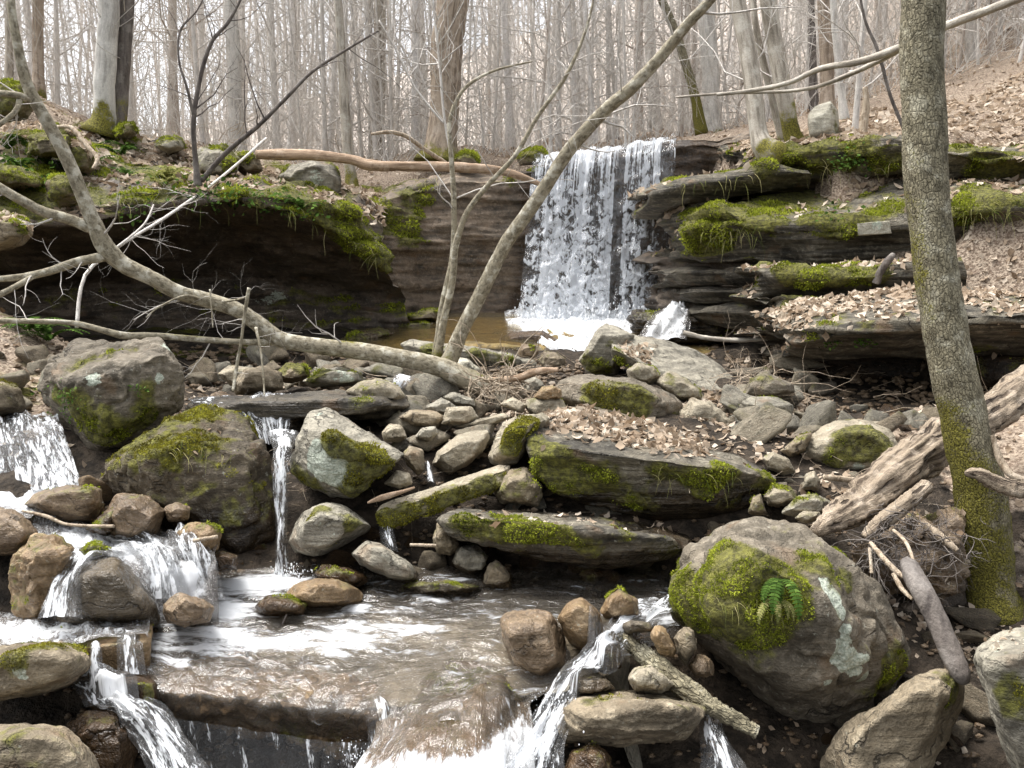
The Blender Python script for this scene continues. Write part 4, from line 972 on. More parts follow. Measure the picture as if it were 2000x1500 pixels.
rock('r14', 'wide flat wet slab forming the lower lip of the pool', [(292, 1322, .15), (330, 1292, .35), (480, 1276, .45), (620, 1286, .4), (750, 1360, .15), (772, 1408, 0), (752, 1440, 0), (690, 1458, .02), (560, 1440, .03), (470, 1436, 0), (390, 1405, .02), (316, 1380, .02)], 2.72, .45, 'orange', 'slab', 'rock slab', front=[(312, 1341, -.02), (420, 1349, -.07), (520, 1360, -.05), (610, 1368, -.1), (700, 1381, -.07), (760, 1406, -.06), (420, 1402, -.06), (610, 1430, -.08)], p=10, amp=.045, freq=3.0, wet=.38, cuts=0, mb=[(400, 1375, 40, .5), (560, 1400, 44, .4), (660, 1420, 30, .4)], moss=(-.4, .1, .4), mossmat='mossold', dens=.4, strata=.03, sub=7)
rock('r15', 'rounded orange brown ledge under a sheet of sliding water at the bottom centre', [(660, 1560, -.25), (740, 1440, -.05), (800, 1340, .2), (880, 1290, .4), (960, 1290, .4), (1018, 1340, .2), (1034, 1400, 0), (1010, 1480, -.15), (960, 1560, -.25)], 2.65, .4, 'orange', 'slab', 'rock slab', front=[(760, 1500, -.35), (850, 1400, -.15), (960, 1360, -.1), (940, 1500, -.35)], p=10, amp=.015, wet=.55, cuts=0)
# --- bottom centre / right
rock('r35', 'reddish brown boulder with a mossy corner at the right side of the pool', [(977, 1225), (990, 1192), (1025, 1184), (1075, 1195), (1105, 1240), (1112, 1300), (1065, 1350), (1020, 1330), (982, 1275)], 2.95, .35, 'wetbrown', amp=.022, p=15, mb=[(1005, 1205, 26, .8)], moss=(-.6, .1, .3), wet=(-.3, -.1), cuts=4)
rock('r36', 'egg shaped tan boulder leaning beside the reddish brown boulder', [(1084, 1205), (1105, 1175), (1135, 1165), (1170, 1192), (1182, 1240), (1150, 1272), (1115, 1262)], 2.95, .25, 'orange', amp=.015, p=11, wet=(-.2, .0))
rock('r37', 'upright tan stone by the foam at the head of the right hand chute', [(1168, 1195), (1185, 1162), (1212, 1150), (1245, 1170), (1256, 1205), (1215, 1212), (1180, 1210)], 3.05, .25, 'orange', amp=.015, p=13, wet=(-.15, .0))
rock('r38', 'long block with layered front at the bottom centre right', [(1084, 1385, 0), (1105, 1365, .15), (1180, 1352, .25), (1300, 1350, .25), (1386, 1378, .1), (1378, 1405, 0), (1340, 1448, 0), (1210, 1458, 0), (1100, 1442, 0)], 2.5, .3, 'brown', 'slab', 'rock slab', p=20, amp=.018, strata=.02, mb=[(1230, 1365, 40, .5), (1160, 1370, 30, .5), (1340, 1390, 30, .5)], moss=(-.4, .15, .4), mossmat='mossold', dens=.5, cuts=2, wet=(-.45, -.3))
rock('r39', 'smooth oval stone resting on the long block at the bottom', [(1224, 1325), (1240, 1303), (1275, 1298), (1310, 1320), (1322, 1345), (1290, 1355), (1240, 1350)], 2.6, .2, 'tan', 'stone', 'stone', sub=6, p=10)
rock('r40', 'thin upended stone leaning on the rotten stick', [(1270, 1240), (1282, 1218), (1300, 1228), (1322, 1270), (1318, 1285), (1290, 1280)], 2.75, .12, 'orange', 'stone', 'stone', sub=5, p=16)
rock('r40b', 'grey brown stone pressed against the big mossy boulder', [(1315, 1245), (1335, 1222), (1355, 1230), (1364, 1265), (1340, 1298), (1322, 1280)], 2.8, .2, 'brown', 'stone', 'stone', sub=5)
rock('r40c', 'reddish flat stone at the top of the right hand chute', [(1214, 1222), (1230, 1212), (1270, 1218), (1275, 1232), (1225, 1236)], 2.85, .15, 'purple', 'stone', 'stone', sub=5, wet=.5)
rock('r40d', 'wet dark stone in the middle of the right hand chute', [(1110, 1345), (1130, 1325), (1190, 1325), (1205, 1345), (1170, 1358), (1120, 1358)], 2.6, .2, 'grey', 'stone', 'stone', sub=5, wet=.9)
rock('r40e', 'rounded wet stone splitting the right hand chute', [(1160, 1285), (1178, 1268), (1210, 1278), (1215, 1305), (1180, 1310)], 2.8, .2, 'wetbrown', 'stone', 'stone', sub=5, wet=.9)
rock('r40f', 'small brown stone beside the oval stone', [(1345, 1300), (1362, 1280), (1390, 1290), (1392, 1318), (1360, 1322)], 2.8, .2, 'wetbrown', 'stone', 'stone', sub=5, wet=.3)
rock('r38b', 'dark round wet boulder under the long block at the bottom edge', [(1100, 1500), (1120, 1465), (1160, 1455), (1195, 1480), (1200, 1540), (1110, 1560)], 2.4, .25, 'wetbrown', sub=5, wet=.8)
rock('main', 'huge rounded boulder on the right with yellow moss, pale lichen patches and a small fern', [(1306, 1150), (1318, 1095), (1370, 1040, .05), (1430, 1012, .1), (1500, 1007, .15), (1570, 1030, .1), (1640, 1070), (1690, 1130), (1740, 1210), (1772, 1290), (1750, 1365), (1690, 1410), (1600, 1418), (1520, 1395), (1440, 1330), (1370, 1270), (1325, 1215)], 3.1, .65, 'purple',
     front=[(1360, 1130, -.35), (1450, 1080, -.38), (1560, 1110, -.38), (1640, 1200, -.38), (1680, 1300, -.32), (1600, 1370, -.25), (1500, 1320, -.35), (1400, 1230, -.36)], p=10, amp=.03, cuts=4, sub=7, cap=90000,
     mb=[(1316, 1150, 50, 1.2), (1324, 1190, 50, 1.2), (1342, 1098, 46, 1.1), (1470, 1240, 50, .6), (1340, 1200, 46), (1385, 1245, 46), (1440, 1275, 56, .55), (1328, 1125, 36), (1370, 1072, 34, .8), (1500, 1270, 50, .4), (1600, 1100, 40, .4), (1730, 1330, 40, .7), (1350, 1110, 44), (1400, 1090, 44), (1440, 1110, 50), (1330, 1160, 40), (1380, 1190, 50), (1440, 1190, 50), (1350, 1210, 34), (1420, 1230, 40, .8), (1500, 1120, 44, .8), (1500, 1160, 44, .8), (1550, 1130, 34, .7), (1640, 1090, 34, .6), (1650, 1130, 26, .6), (1750, 1290, 34, .8), (1740, 1330, 30, .7), (1480, 1210, 36, .6), (1560, 1190, 26, .6), (1520, 1230, 30, .5)], moss=(-.32, .12, .45),
     lich=[(1618, 1145, 24, 1.3), (1630, 1170, 20, 1.2), (1645, 1200, 14, 1.2), (1645, 1270, 30, 1.3), (1680, 1300, 30, 1.3), (1690, 1330, 20, 1.2), (1650, 1300, 24, 1.2), (1615, 1335, 15, 1.2), (1740, 1225, 9, 1.2), (1735, 1278, 8, 1.1), (1655, 1225, 12, 1.1)])
rock('r41', 'long slanting brown rock below the huge boulder at the bottom right', [(1600, 1500), (1640, 1430), (1720, 1375), (1790, 1310), (1850, 1300), (1888, 1330), (1885, 1370), (1820, 1420), (1790, 1500), (1780, 1560), (1600, 1560)], 2.7, .35, 'brown', amp=.022, p=14, mb=[(1860, 1350, 34, .9), (1850, 1400, 30, .8)], moss=(-.5, .1, .3), wet=(-.5, -.2), cuts=4)
rock('r42', 'lichened boulder topped with curled dead leaves at the right edge', [(1908, 1275), (1930, 1252, .1), (2000, 1225, .2), (2080, 1230, .2), (2090, 1560), (1990, 1540), (1960, 1460), (1925, 1360)], 2.35, .35, 'grey', amp=.02, p=15, mb=[(1960, 1330, 40, .6), (1990, 1380, 40, .6)], moss=(-.5, .0, .4), mossmat='mossold', dens=.6, lich=[(1940, 1275, 30, .8)], cuts=2)
rock('r33', 'mossy boulder with a pale corner right of the leaf covered slab', [(1548, 890), (1575, 852), (1635, 826, .1), (1690, 824, .15), (1735, 838, .1), (1776, 880), (1768, 902), (1700, 930), (1620, 928), (1565, 912)], 4.7, .4, 'tan', amp=.02, p=15, mb=[(1680, 845, 44), (1730, 870, 44), (1650, 880, 40, .8), (1620, 905, 30, .5), (1760, 890, 20)], moss=(-.6, .1, .3), lich=[(1668, 912, 26, 1.0)])
# rubble on the right
for k, (lab, s, Y, th, mt) in enumerate([
    ('grey angular stone with a flat top under the bank twigs on the right', [(1436, 792), (1465, 775), (1520, 775), (1550, 790), (1552, 812), (1500, 822), (1450, 810)], 5.5, .3, 'grey'),
    ('purple grey wedge stone standing under the twiggy bank', [(1440, 775), (1462, 745), (1495, 725), (1550, 750), (1555, 772), (1500, 778)], 6.0, .3, 'purple'),
    ('long flat tan rock behind the moss topped boulder on the right', [(1440, 835), (1480, 810), (1560, 825), (1610, 850), (1560, 860), (1460, 855)], 5.2, .35, 'tan'),
    ('smooth oval tan stone at the right end of the leaf covered slab', [(1490, 895), (1505, 880), (1540, 895), (1556, 925), (1530, 930), (1500, 915)], 4.4, .15, 'tan'),
    ('sloping brown stone above the smooth oval tan stone', [(1525, 880), (1560, 850), (1585, 845), (1575, 880), (1545, 895)], 4.6, .2, 'brown'),
    ('rounded tan stone under the leaning driftwood', [(1492, 970), (1510, 948), (1545, 952), (1558, 975), (1530, 990), (1500, 988)], 4.0, .2, 'tan'),
    ('blue grey slab stone between the huge boulder and the driftwood', [(1520, 1000), (1555, 970), (1590, 962), (1630, 980), (1625, 1005), (1560, 1012)], 3.8, .2, 'grey'),
    ('narrow upright stone left of the rounded tan stone', [(1460, 1005), (1470, 970), (1485, 962), (1497, 1000), (1480, 1010)], 3.9, .15, 'brown'),
    ('small yellowish stone at the tip of the driftwood', [(1552, 1012), (1570, 998), (1600, 1000), (1605, 1012), (1575, 1022)], 3.6, .12, 'tan'),
    ('pale upright stone in front of the mossy right boulder', [(1566, 955), (1575, 925), (1590, 920), (1602, 940), (1598, 958)], 4.2, .12, 'tan'),
    ('flat tan rock beneath the leaf strewn right bank', [(1610, 835), (1660, 815), (1750, 825), (1760, 850), (1660, 850)], 5.3, .3, 'tan'),
    ('dark flat rock at the mouth of the right hollow', [(1720, 840), (1745, 815), (1800, 812), (1830, 835), (1780, 855)], 5.4, .3, 'brown'),
    ('mossy brown rock just behind the leaves of the slab', [(1120, 795), (1150, 790), (1200, 800), (1235, 820), (1180, 830)], 5.3, .15, 'purple')]):
    rock('rr%d' % k, lab, s, Y, th, mt, 'stone', 'stone', sub=5, p=16, amp=.022)
# rubble centre
for k, (lab, s, Y, th, mt) in enumerate([
    ('dark grey angular rock left of centre with a shadowed underside', [(778, 815), (800, 800), (850, 802), (868, 818), (855, 838), (800, 830)], 5.0, .2, 'brown'),
    ('pair forming grey block stone in the middle rubble', [(830, 795), (862, 775), (880, 785), (880, 808), (850, 815)], 5.2, .2, 'grey'),
    ('long grey stone under the fallen trunk base', [(865, 775), (885, 766), (925, 780), (930, 795), (890, 792)], 5.4, .2, 'grey'),
    ('mossy flat stone with green sprig in the middle rubble', [(862, 830), (870, 795), (920, 792), (935, 815), (925, 832)], 4.9, .2, 'tan'),
    ('flat pale stone above the tan tilted boulder', [(885, 835), (930, 820), (985, 805), (1000, 815), (950, 838)], 4.9, .2, 'tan'),
    ('rounded pale stone right of the lichen patched boulder', [(745, 845), (760, 828), (785, 830), (798, 855), (780, 865), (750, 862)], 4.7, .15, 'tan'),
    ('greenish round stone in the middle rubble', [(808, 855), (825, 835), (850, 833), (858, 845), (840, 862)], 4.7, .15, 'grey'),
    ('dark stone under the tan tilted boulder', [(785, 885), (800, 870), (825, 880), (832, 925), (815, 930), (795, 905)], 4.35, .2, 'brown'),
    ('brown tilted stone above the plank like slab', [(750, 945), (775, 918), (800, 925), (805, 945), (780, 955)], 4.15, .15, 'tan'),
    ('tan stone among leaf drift right of the middle rubble', [(975, 790), (1000, 775), (1030, 790), (1020, 808)], 5.1, .15, 'tan')]):
    rock('rc%d' % k, lab.replace('pair forming ', 'squared '), s, Y, th, mt, 'stone', 'stone', sub=5, p=15, amp=.022, moss=(-.45, .1, .4), mossmat='mossold', dens=.5)
# ================================================================== water
from mathutils.bvhtree import BVHTree
def bvh_of(keys):
    Vs, Ts, n = [], [], 0
    for k in keys:
        _, V, T, _, _ = ROCKS[k]
        Vs.append(V); Ts.append(T + n); n += len(V)
    return BVHTree.FromPolygons(np.concatenate(Vs).tolist(), np.concatenate(Ts).tolist())

def drape(V, keys, off=.012, top=.5):
    b = bvh_of(keys); V = V.copy()
    for i, p in enumerate(V):
        h = b.ray_cast(Vector((p[0], p[1], p[2] + top)), Vector((0, 0, -1)), top + .6)
        if h[0] is not None and h[0].z + off > p[2]: V[i, 2] = h[0].z + off
    return V

def sheet(name, label, cat, lines, counts, nu, mat, foam, disp=.01, dfreq=(14, 4), over=None, kind=None, parent=None, off=.012, arch=0.0, smooth=True, vflip=False):
    _seed[0] += 1; sd = _seed[0]
    L = [catmull(np.asarray(l, float), nu) for l in lines]
    Lall = np.array(L)                       # (nl,nu,3) smooth along the flow
    nv = sum(counts) + 1
    G = np.stack([catmull(Lall[:, i], nv) for i in range(nu)], 1)
    du = np.linalg.norm(np.diff(G, axis=1), axis=2).mean(0); u = np.concatenate([[0], np.cumsum(du)])
    dv = np.linalg.norm(np.diff(G, axis=0), axis=2).mean(1); v = np.concatenate([[0], np.cumsum(dv)])
    UU, VV = np.meshgrid(u, v)
    un, vn = UU / u[-1], VV / v[-1]
    uv = np.stack([UU.ravel() + sd * 3.7, VV.ravel()], 1)
    V = G.reshape(-1, 3)
    ii = np.arange(nv - 1)[:, None] * nu + np.arange(nu - 1)[None]
    Q = np.stack([ii, ii + nu, ii + nu + 1, ii + 1], -1).reshape(-1, 4)
    N = vnormals(V, tri_of(Q))
    if over: V = drape(V, over, off)
    q = np.stack([uv[:, 0] * dfreq[0], uv[:, 1] * dfreq[1], np.zeros(len(V))], 1)
    h = fbm(q, 1, 3, sd)
    V = V + N * (np.abs(h) * disp * 2)[:, None] + [0, 0, 0]
    if arch: V = V + N * (arch * (1 - (2 * un.ravel() - 1) ** 2))[:, None]
    px, _ = to_px(V)
    f = foam(un.ravel(), vn.ravel(), V, px)
    edge = np.clip(np.minimum(un, 1 - un).ravel() * 9, 0, 1)
    o = mk(name, V, Q, M[mat], parent, {'foam': f * np.ones(len(V))}, loc=None if parent else V.mean(0), uv=uv)
    tag(o, label, cat, None, kind)
    return o, V, Q

def pxblob(px, a, b, r, ry=None):
    return np.exp(-(((px[:, 0] - a) / r) ** 2 + ((px[:, 1] - b) / (ry or r)) ** 2))

def chute(name, label, path, foam, mat='white', over=None, nu=26, disp=.012, arch=.02, edge=.5, parent=None, step=.012):
    """ribbon of falling water along (px,py,Y,width_px)"""
    A, B, C_ = [], [], []
    for a, b, Y, w in path:
        p = P(a, b, Y); h = w * .5 * Y / F
        A.append(p - [h, 0, 0]); B.append(p); C_.append(p + [h, 0, 0])
    lines = [np.array([A[i], B[i], C_[i]]) for i in range(len(path))]
    Ltot = sum(np.linalg.norm(B[i + 1] - B[i]) for i in range(len(B) - 1))
    n = max(12, int(Ltot / step / (len(path) - 1)))
    def ff(u, v, V, px):
        e = 1 - np.abs(2 * u - 1) ** 3
        return foam * (1 - edge) + foam * edge * e - (1 - e) * .55
    return sheet(name, label, 'cascade', lines, [n] * (len(path) - 1), nu, mat, ff, disp, over=over, arch=arch, parent=parent)

def drops(name, parent, spots, n, rng, size=(.004, .012)):
    """small flying drops thrown up round (px,py,Y,spread m)"""
    U, T = ico(1)
    mb = MB()
    for k in range(n):
        a, b, Y, sx, sz = spots[rng.integers(len(spots))]
        p = P(a, b, Y) + np.array([rng.normal(0, sx), rng.normal(0, sx * .5), abs(rng.normal(0, sz))])
        s = rng.uniform(*size) * (.6 + .8 * rng.random())
        mb.add(p + U * [s * .8, s * .8, s * rng.uniform(1, 2.2)], T)
    o = mb.build(name, M['drop'], parent)
    return tag(o, kind='stuff')

rw = np.random.default_rng(3)
# --- rocky bed seen through the shallow pool
nb_ = 90
bx_, by_ = np.meshgrid(np.linspace(-1.75, 1.05, nb_), np.linspace(2.72, 4.0, nb_))
BP = np.stack([bx_.ravel(), by_.ravel(), np.full(nb_ * nb_, -.075)], 1)
BP[:, 2] -= .45 * sstep(.42, .7, BP[:, 0] - .25 * (BP[:, 1] - 3.3)) + .4 * (1 - sstep(-1.3, -1.05, BP[:, 0]))
BP[:, 2] += .05 * fbm(BP, 2.6, 4, 8) + .02 * fbm(BP, 9, 3, 9)
bi = np.arange(nb_ - 1)[:, None] * nb_ + np.arange(nb_ - 1)[None]
tag(mk('stream_bed', BP, np.stack([bi, bi + 1, bi + nb_ + 1, bi + nb_], -1).reshape(-1, 4), M['grey'], None, {'moss': np.full(len(BP), -.5), 'lichen': np.full(len(BP), -.5), 'wet': .22 + .2 * fbm(BP, 2, 3, 4)}, loc=(0, 3.3, -.1)), kind='structure')
# --- main waterfall
def fall_foam(seed, base):
    def f(u, v, V, px):
        c = np.where(u < .60, .50, .0)
        c = np.where((u >= .60) & (u < .655), -.50, c)
        c = np.where((u >= .655) & (u < .86), .42, c)
        c = np.where(u >= .86, np.where(v < .38, .34, -.22), c)
        gap = np.exp(-((u - .63) / .03) ** 2) * .25
        c = c + .34 * (1 - sstep(.02, .2, v)) * (np.abs(u - .63) > .02) - gap
        c = c + .10 * np.sin(u * 37 + seed) + .28 * sstep(.9, 1.0, v) + .13 * sstep(.35, .75, v)
        en = .035 * np.sin(v * 23 + seed) + .03 * np.sin(v * 57 + 2 * seed)
        c = c - .6 * (1 - sstep(0, .05, u + en)) - .6 * sstep(.95, 1, u + en)
        return c + base
    return f
fl = [L3((1062, 312, 12.5), (1180, 298, 12.4), (1320, 274, 12.3)), L3((1043, 310, 12.0), (1180, 292, 11.9), (1318, 272, 11.85)),
      L3((1038, 335, 11.85), (1180, 318, 11.75), (1314, 300, 11.7)), L3((1026, 470, 11.75), (1175, 455, 11.65), (1312, 440, 11.6)), L3((1010, 640, 11.6), (1170, 640, 11.4), (1306, 622, 11.5))]
wf, WV, WQ = sheet('waterfall', 'wide curtain waterfall dropping in white threads and clumps over the layered rock wall', 'waterfall', fl, [10, 24, 70, 90], 130, 'fall', fall_foam(0, .0), .03, (5, 2.2))
fl2 = [[p + np.array([0.015, -.10, .0]) for p in l] for l in fl[1:]]
sheet('water_veil', None, None, fl2, [20, 60, 80], 110, 'fall', fall_foam(2.2, -.34), .06, (6, 3), parent=wf)
fl3 = [[p + np.array([-.01, .12, .0]) for p in l] for l in fl[1:]]
0 and sheet('water_veil', None, None, fl3, [20, 60, 80], 110, 'fall', fall_foam(4.1, -.22), .03, (6, 3), parent=wf)
drops('spray', wf, [(1040, 630, 11.3, .12, .14), (1100, 640, 11.1, .2, .16), (1170, 640, 11.0, .2, .18), (1240, 628, 11.2, .15, .12), (1150, 668, 10.2, .3, .08)], 900, rw, (.004, .012))
tag(sheet('stream_water', None, None, [L3((985, 612, 12.2), (1130, 610, 12.2), (1290, 605, 12.2)), L3((992, 636, 11.0), (1130, 636, 11.0), (1262, 632, 11.0)), L3((1020, 658, 10.3), (1120, 662, 10.2), (1225, 660, 10.2)), L3((1080, 690, 9.25), (1120, 690, 9.2), (1180, 690, 9.25)), L3((1110, 735, 8.9), (1140, 735, 8.9), (1175, 735, 9.0))],
      [20, 24, 24, 12], 70, 'foam', lambda u, v, V, px: .35 + .75 * pxblob(px, 1130, 650, 105, 60) + .3 * pxblob(px, 1040, 632, 60, 16), .05, (5, 5))[0], kind='structure')
tag(sheet('shelf_water', None, None, [L3((700, 628, 11.9), (860, 612, 12.0), (1010, 612, 12.0)), L3((690, 645, 10.8), (850, 637, 10.8), (1015, 637, 10.8)), L3((675, 664, 9.8), (850, 660, 9.8), (1040, 662, 9.8)), L3((690, 686, 9.0), (830, 682, 9.1), (1060, 684, 9.15))],
      [16, 16, 16], 60, 'amber', lambda u, v, V, px: -.1 + .5 * pxblob(px, 1015, 635, 50, 14), .004, (5, 5))[0], kind='structure')
tag(sheet('upper_water', None, None, [L3((1040, 316, 14.5), (1200, 296, 14.5), (1330, 276, 14.5)), L3((1050, 313, 13.2), (1200, 294, 13.2), (1322, 274, 13.2)), L3((1062, 312, 12.5), (1180, 298, 12.4), (1320, 274, 12.3))], [6, 6], 30, 'foam', lambda u, v, V, px: .45, .02)[0], kind='structure')
# --- smaller falls
chute('cascade', 'lumpy white cascade on stepped rock just right of the big waterfall', [(1325, 602, 9.9, 36), (1318, 608, 9.6, 56), (1308, 622, 9.4, 76), (1302, 645, 9.25, 90), (1288, 668, 9.1, 104)], .75, 'foam', disp=.05, arch=.03)
sheet('cascade', 'thin bluish trickle in the little step beyond the twin trees', 'cascade', [L3((1508, 249, 15.9), (1528, 248, 15.9)), L3((1507, 280, 15.7), (1530, 280, 15.7))], [30], 14, 'white', lambda u, v, V, px: .45, .02)
rock('c1rock', 'dark wet rock face behind the white cascade at the left edge', [(-110, 830, 0), (-60, 815, .2), (100, 815, .2), (130, 850, .1), (165, 960, -.1), (150, 990, -.1), (-110, 990, -.1)], 4.75, .4, 'wetbrown', 'boulder', 'boulder', p=14, wet=.95, amp=.03, front=[(-60, 900, -.2), (80, 890, -.15), (120, 960, -.35), (-60, 970, -.35)])
sheet('cascade', 'broad white cascade at the left edge pouring past the purplish boulder', 'cascade', [L3((-90, 806, 5.2), (20, 808, 5.1), (112, 812, 5.0)), L3((-90, 818, 4.9), (20, 820, 4.82), (116, 824, 4.75)), L3((-90, 845, 4.62), (20, 850, 4.55), (128, 850, 4.5)), L3((-90, 910, 4.38), (40, 905, 4.35), (148, 905, 4.3)), L3((-90, 972, 4.2), (60, 970, 4.15), (168, 960, 4.12))],
      [14, 20, 40, 40], 90, 'white', lambda u, v, V, px: .34 + .22 * sstep(.75, 1, v) + .15 * pxblob(px, 95, 880, 55, 60) - .25 * pxblob(px, 30, 870, 30, 30), .03, (9, 3))
tag(sheet('stream_water', None, None, [L3((-120, 955, 4.25), (40, 955, 4.25), (170, 950, 4.2)), L3((-120, 985, 4.0), (40, 985, 4.0), (170, 980, 4.0)), L3((-120, 1015, 3.7), (40, 1015, 3.7), (150, 1015, 3.7))], [20, 20], 60, 'foam', lambda u, v, V, px: .30 + .6 * pxblob(px, 20, 968, 110, 22), .025, (7, 7))[0], kind='structure')
rock('c2back', 'thin dark rock lip behind the centre left cascade', [(420, 800), (470, 790), (590, 795), (600, 850), (560, 880), (440, 850)], 5.05, .3, 'strata', 'slab', 'rock slab', wet=.9, p=16, strata=.02, cuts=0)
sheet('cascade', 'small cascade slipping off the dark flat ledge between boulders', 'cascade', [L3((368, 780, 5.6), (470, 778, 5.6), (568, 774, 5.7)), L3((375, 788, 5.15), (470, 788, 5.12), (570, 786, 5.15)), L3((392, 798, 4.95), (480, 800, 4.93), (572, 800, 4.95)), L3((440, 832, 4.86), (500, 836, 4.84), (566, 834, 4.86)), L3((470, 866, 4.80), (510, 868, 4.78), (560, 868, 4.8))],
      [10, 10, 22, 22], 80, 'white', lambda u, v, V, px: .22 + .3 * pxblob(px, 480, 805, 60, 30) + .22 * pxblob(px, 540, 820, 26, 60), .02, (10, 3))
sp, _, _ = chute('water_spout', 'narrow spout of water falling between the massive boulder and the lichen patched boulder', [(556, 850, 4.35, 70), (553, 874, 4.12, 42), (552, 892, 4.0, 36), (549, 960, 3.92, 30), (551, 1050, 3.86, 24), (551, 1134, 3.8, 34)], .58, 'white', disp=.012, arch=.03, nu=30)
drops('spray', sp, [(551, 1128, 3.75, .04, .03), (585, 1132, 3.7, .06, .03)], 130, rw, (.0015, .004))
chute('trickle', 'tiny trickle behind the fallen trunk base', [(790, 738, 6.3, 40), (782, 750, 6.1, 36), (770, 768, 5.9, 22)], .7, 'white', nu=12)
chute('trickle', 'thin trickle beside the tan tilted boulder', [(834, 908, 4.35, 12), (838, 925, 4.28, 16), (842, 945, 4.22, 16)], .6, 'white', nu=12)
chute('trickle', 'dripping trickle under the low end of the plank like slab', [(755, 1028, 3.95, 30), (757, 1050, 3.88, 30), (762, 1080, 3.82, 34)], .18, 'white', nu=16)
# left braided white water
WL = ['r8', 'r9c']
tag(sheet('stream_water', None, None, [L3((70, 1010, 3.85), (200, 1030, 3.75), (330, 1045, 3.7), (430, 1050, 3.7)), L3((60, 1045, 3.6), (190, 1062, 3.52), (320, 1066, 3.5), (425, 1070, 3.5)), L3((80, 1100, 3.36), (190, 1085, 3.38), (320, 1085, 3.4), (420, 1085, 3.42)), L3((90, 1180, 3.22), (200, 1120, 3.25), (330, 1125, 3.28), (425, 1120, 3.3)), [q + np.array([0, -.02, -.14]) for q in L3((90, 1235, 3.05), (200, 1190, 3.18), (330, 1185, 3.2), (430, 1180, 3.25))]],
      [24, 24, 24, 24], 90, 'foam', lambda u, v, V, px: -1.2 * sstep(.86, 1, u) - .8 * sstep(.85, 1, v) + .22 + .55 * pxblob(px, 250, 1075, 70, 22) + .5 * pxblob(px, 150, 1050, 50, 30) + .5 * pxblob(px, 335, 1140, 60, 40) + .6 * pxblob(px, 400, 1130, 50, 50) + .5 * pxblob(px, 130, 1160, 40, 60) - .2 * pxblob(px, 220, 1150, 60, 40), .02, (8, 6), over=WL)[0], kind='structure')
ca, _, _ = chute('cascade', 'short fan of white water left of the pinkish angular rock', [(215, 1050, 3.62, 80), (260, 1062, 3.5, 90), (305, 1090, 3.36, 80), (325, 1130, 3.26, 74), (325, 1172, 3.2, 90)], .56, 'white', over=['r8'], disp=.03)
chute('cascade', 'short vertical white fall behind the pinkish angular rock', [(350, 1048, 3.6, 60), (368, 1066, 3.46, 74), (385, 1090, 3.38, 76), (402, 1130, 3.33, 64), (408, 1176, 3.28, 80)], .56, 'white', disp=.03)
chute('cascade', 'film of white water sliding down the left side of the smooth grey boulder', [(190, 1078, 3.4, 130), (160, 1110, 3.1, 90), (130, 1150, 2.95, 70), (118, 1210, 2.85, 90)], .52, 'white', over=['r8'], disp=.012)
# pool
rng_p = np.random.default_rng(5)
def pool_foam(u, v, V, px):
    f = .02 + .6 * pxblob(px, 360, 1240, 130, 36) + .55 * pxblob(px, 560, 1255, 150, 28) + .8 * pxblob(px, 470, 1150, 90, 24) + .7 * pxblob(px, 560, 1135, 60, 16) + .6 * pxblob(px, 440, 1190, 60, 24)
    f = f + .30 * pxblob(px, 700, 1225, 130, 30) + .2 * pxblob(px, 820, 1180, 120, 20) + .6 * pxblob(px, 1290, 1195, 60, 22)
    f = f + .5 * pxblob(px, 330, 1300, 60, 20)
    return f + .26 * fbm(V * [2, 8, 1], 1.6, 3, 9) + .16 * fbm(V * [4, 14, 1], 2.6, 3, 19)
pl = [[(-1.75, 3.95, .0), (0, 3.98, .0), (1.0, 3.98, .0)], [(-1.7, 3.5, .0), (0, 3.5, .0), (1.0, 3.5, .0)], [(-1.5, 3.05, .0), (0, 3.05, .0), (.62, 3.05, .0)],
      L3((240, 1340, 2.71), (325, 1349, 2.67), (500, 1364, 2.62), (700, 1388, 2.57), (800, 1380, 2.6), (900, 1368, 2.62), (1040, 1372, 2.68)),
      L3((240, 1395, 2.74), (325, 1404, 2.70), (500, 1420, 2.66), (700, 1445, 2.62), (790, 1420, 2.49), (900, 1425, 2.44), (1040, 1430, 2.55))]
def pool_z(V): return V
po, PV, PQ = sheet('pool_water', None, None, pl, [40, 50, 50, 16], 150, 'pool', pool_foam, .011, (5, 10), over=['r15'], kind='structure', off=.010)
so_, _, _ = sheet('flowing_sheet', 'sheet of clear water sliding over the rounded orange ledge at the bottom', 'flowing water', [L3((735, 1405, 2.56), (800, 1380, 2.6), (900, 1366, 2.62), (1035, 1372, 2.68)), L3((735, 1440, 2.48), (800, 1425, 2.46), (900, 1420, 2.44), (1040, 1425, 2.52)), L3((700, 1490, 2.36), (800, 1480, 2.33), (930, 1470, 2.32), (1040, 1480, 2.42)), L3((640, 1580, 2.2), (800, 1580, 2.15), (930, 1570, 2.15), (1060, 1570, 2.28))],
      [20, 24, 30], 90, 'flow', lambda u, v, V, px: .12 + .7 * pxblob(px, 900, 1505, 130, 30) + .7 * pxblob(px, 1020, 1470, 50, 60) + .5 * pxblob(px, 690, 1490, 50, 40), .008, (12, 4), over=['r15'], off=.014)
sheet('dripping_veil', 'thin broken veil of drops under the flat wet slab at the bottom left', 'dripping water', [L3((330, 1400, 2.62), (500, 1425, 2.58), (640, 1446, 2.55), (760, 1450, 2.53)), L3((340, 1460, 2.60), (500, 1480, 2.56), (640, 1490, 2.53), (760, 1485, 2.5)), L3((350, 1560, 2.56), (500, 1560, 2.53), (640, 1560, 2.5), (750, 1560, 2.47))], [30, 40], 130, 'white',
      lambda u, v, V, px: -.02 + .2 * np.sin(u * 23) * np.sin(u * 61) + .4 * sstep(.82, 1, u), .01, (16, 3))
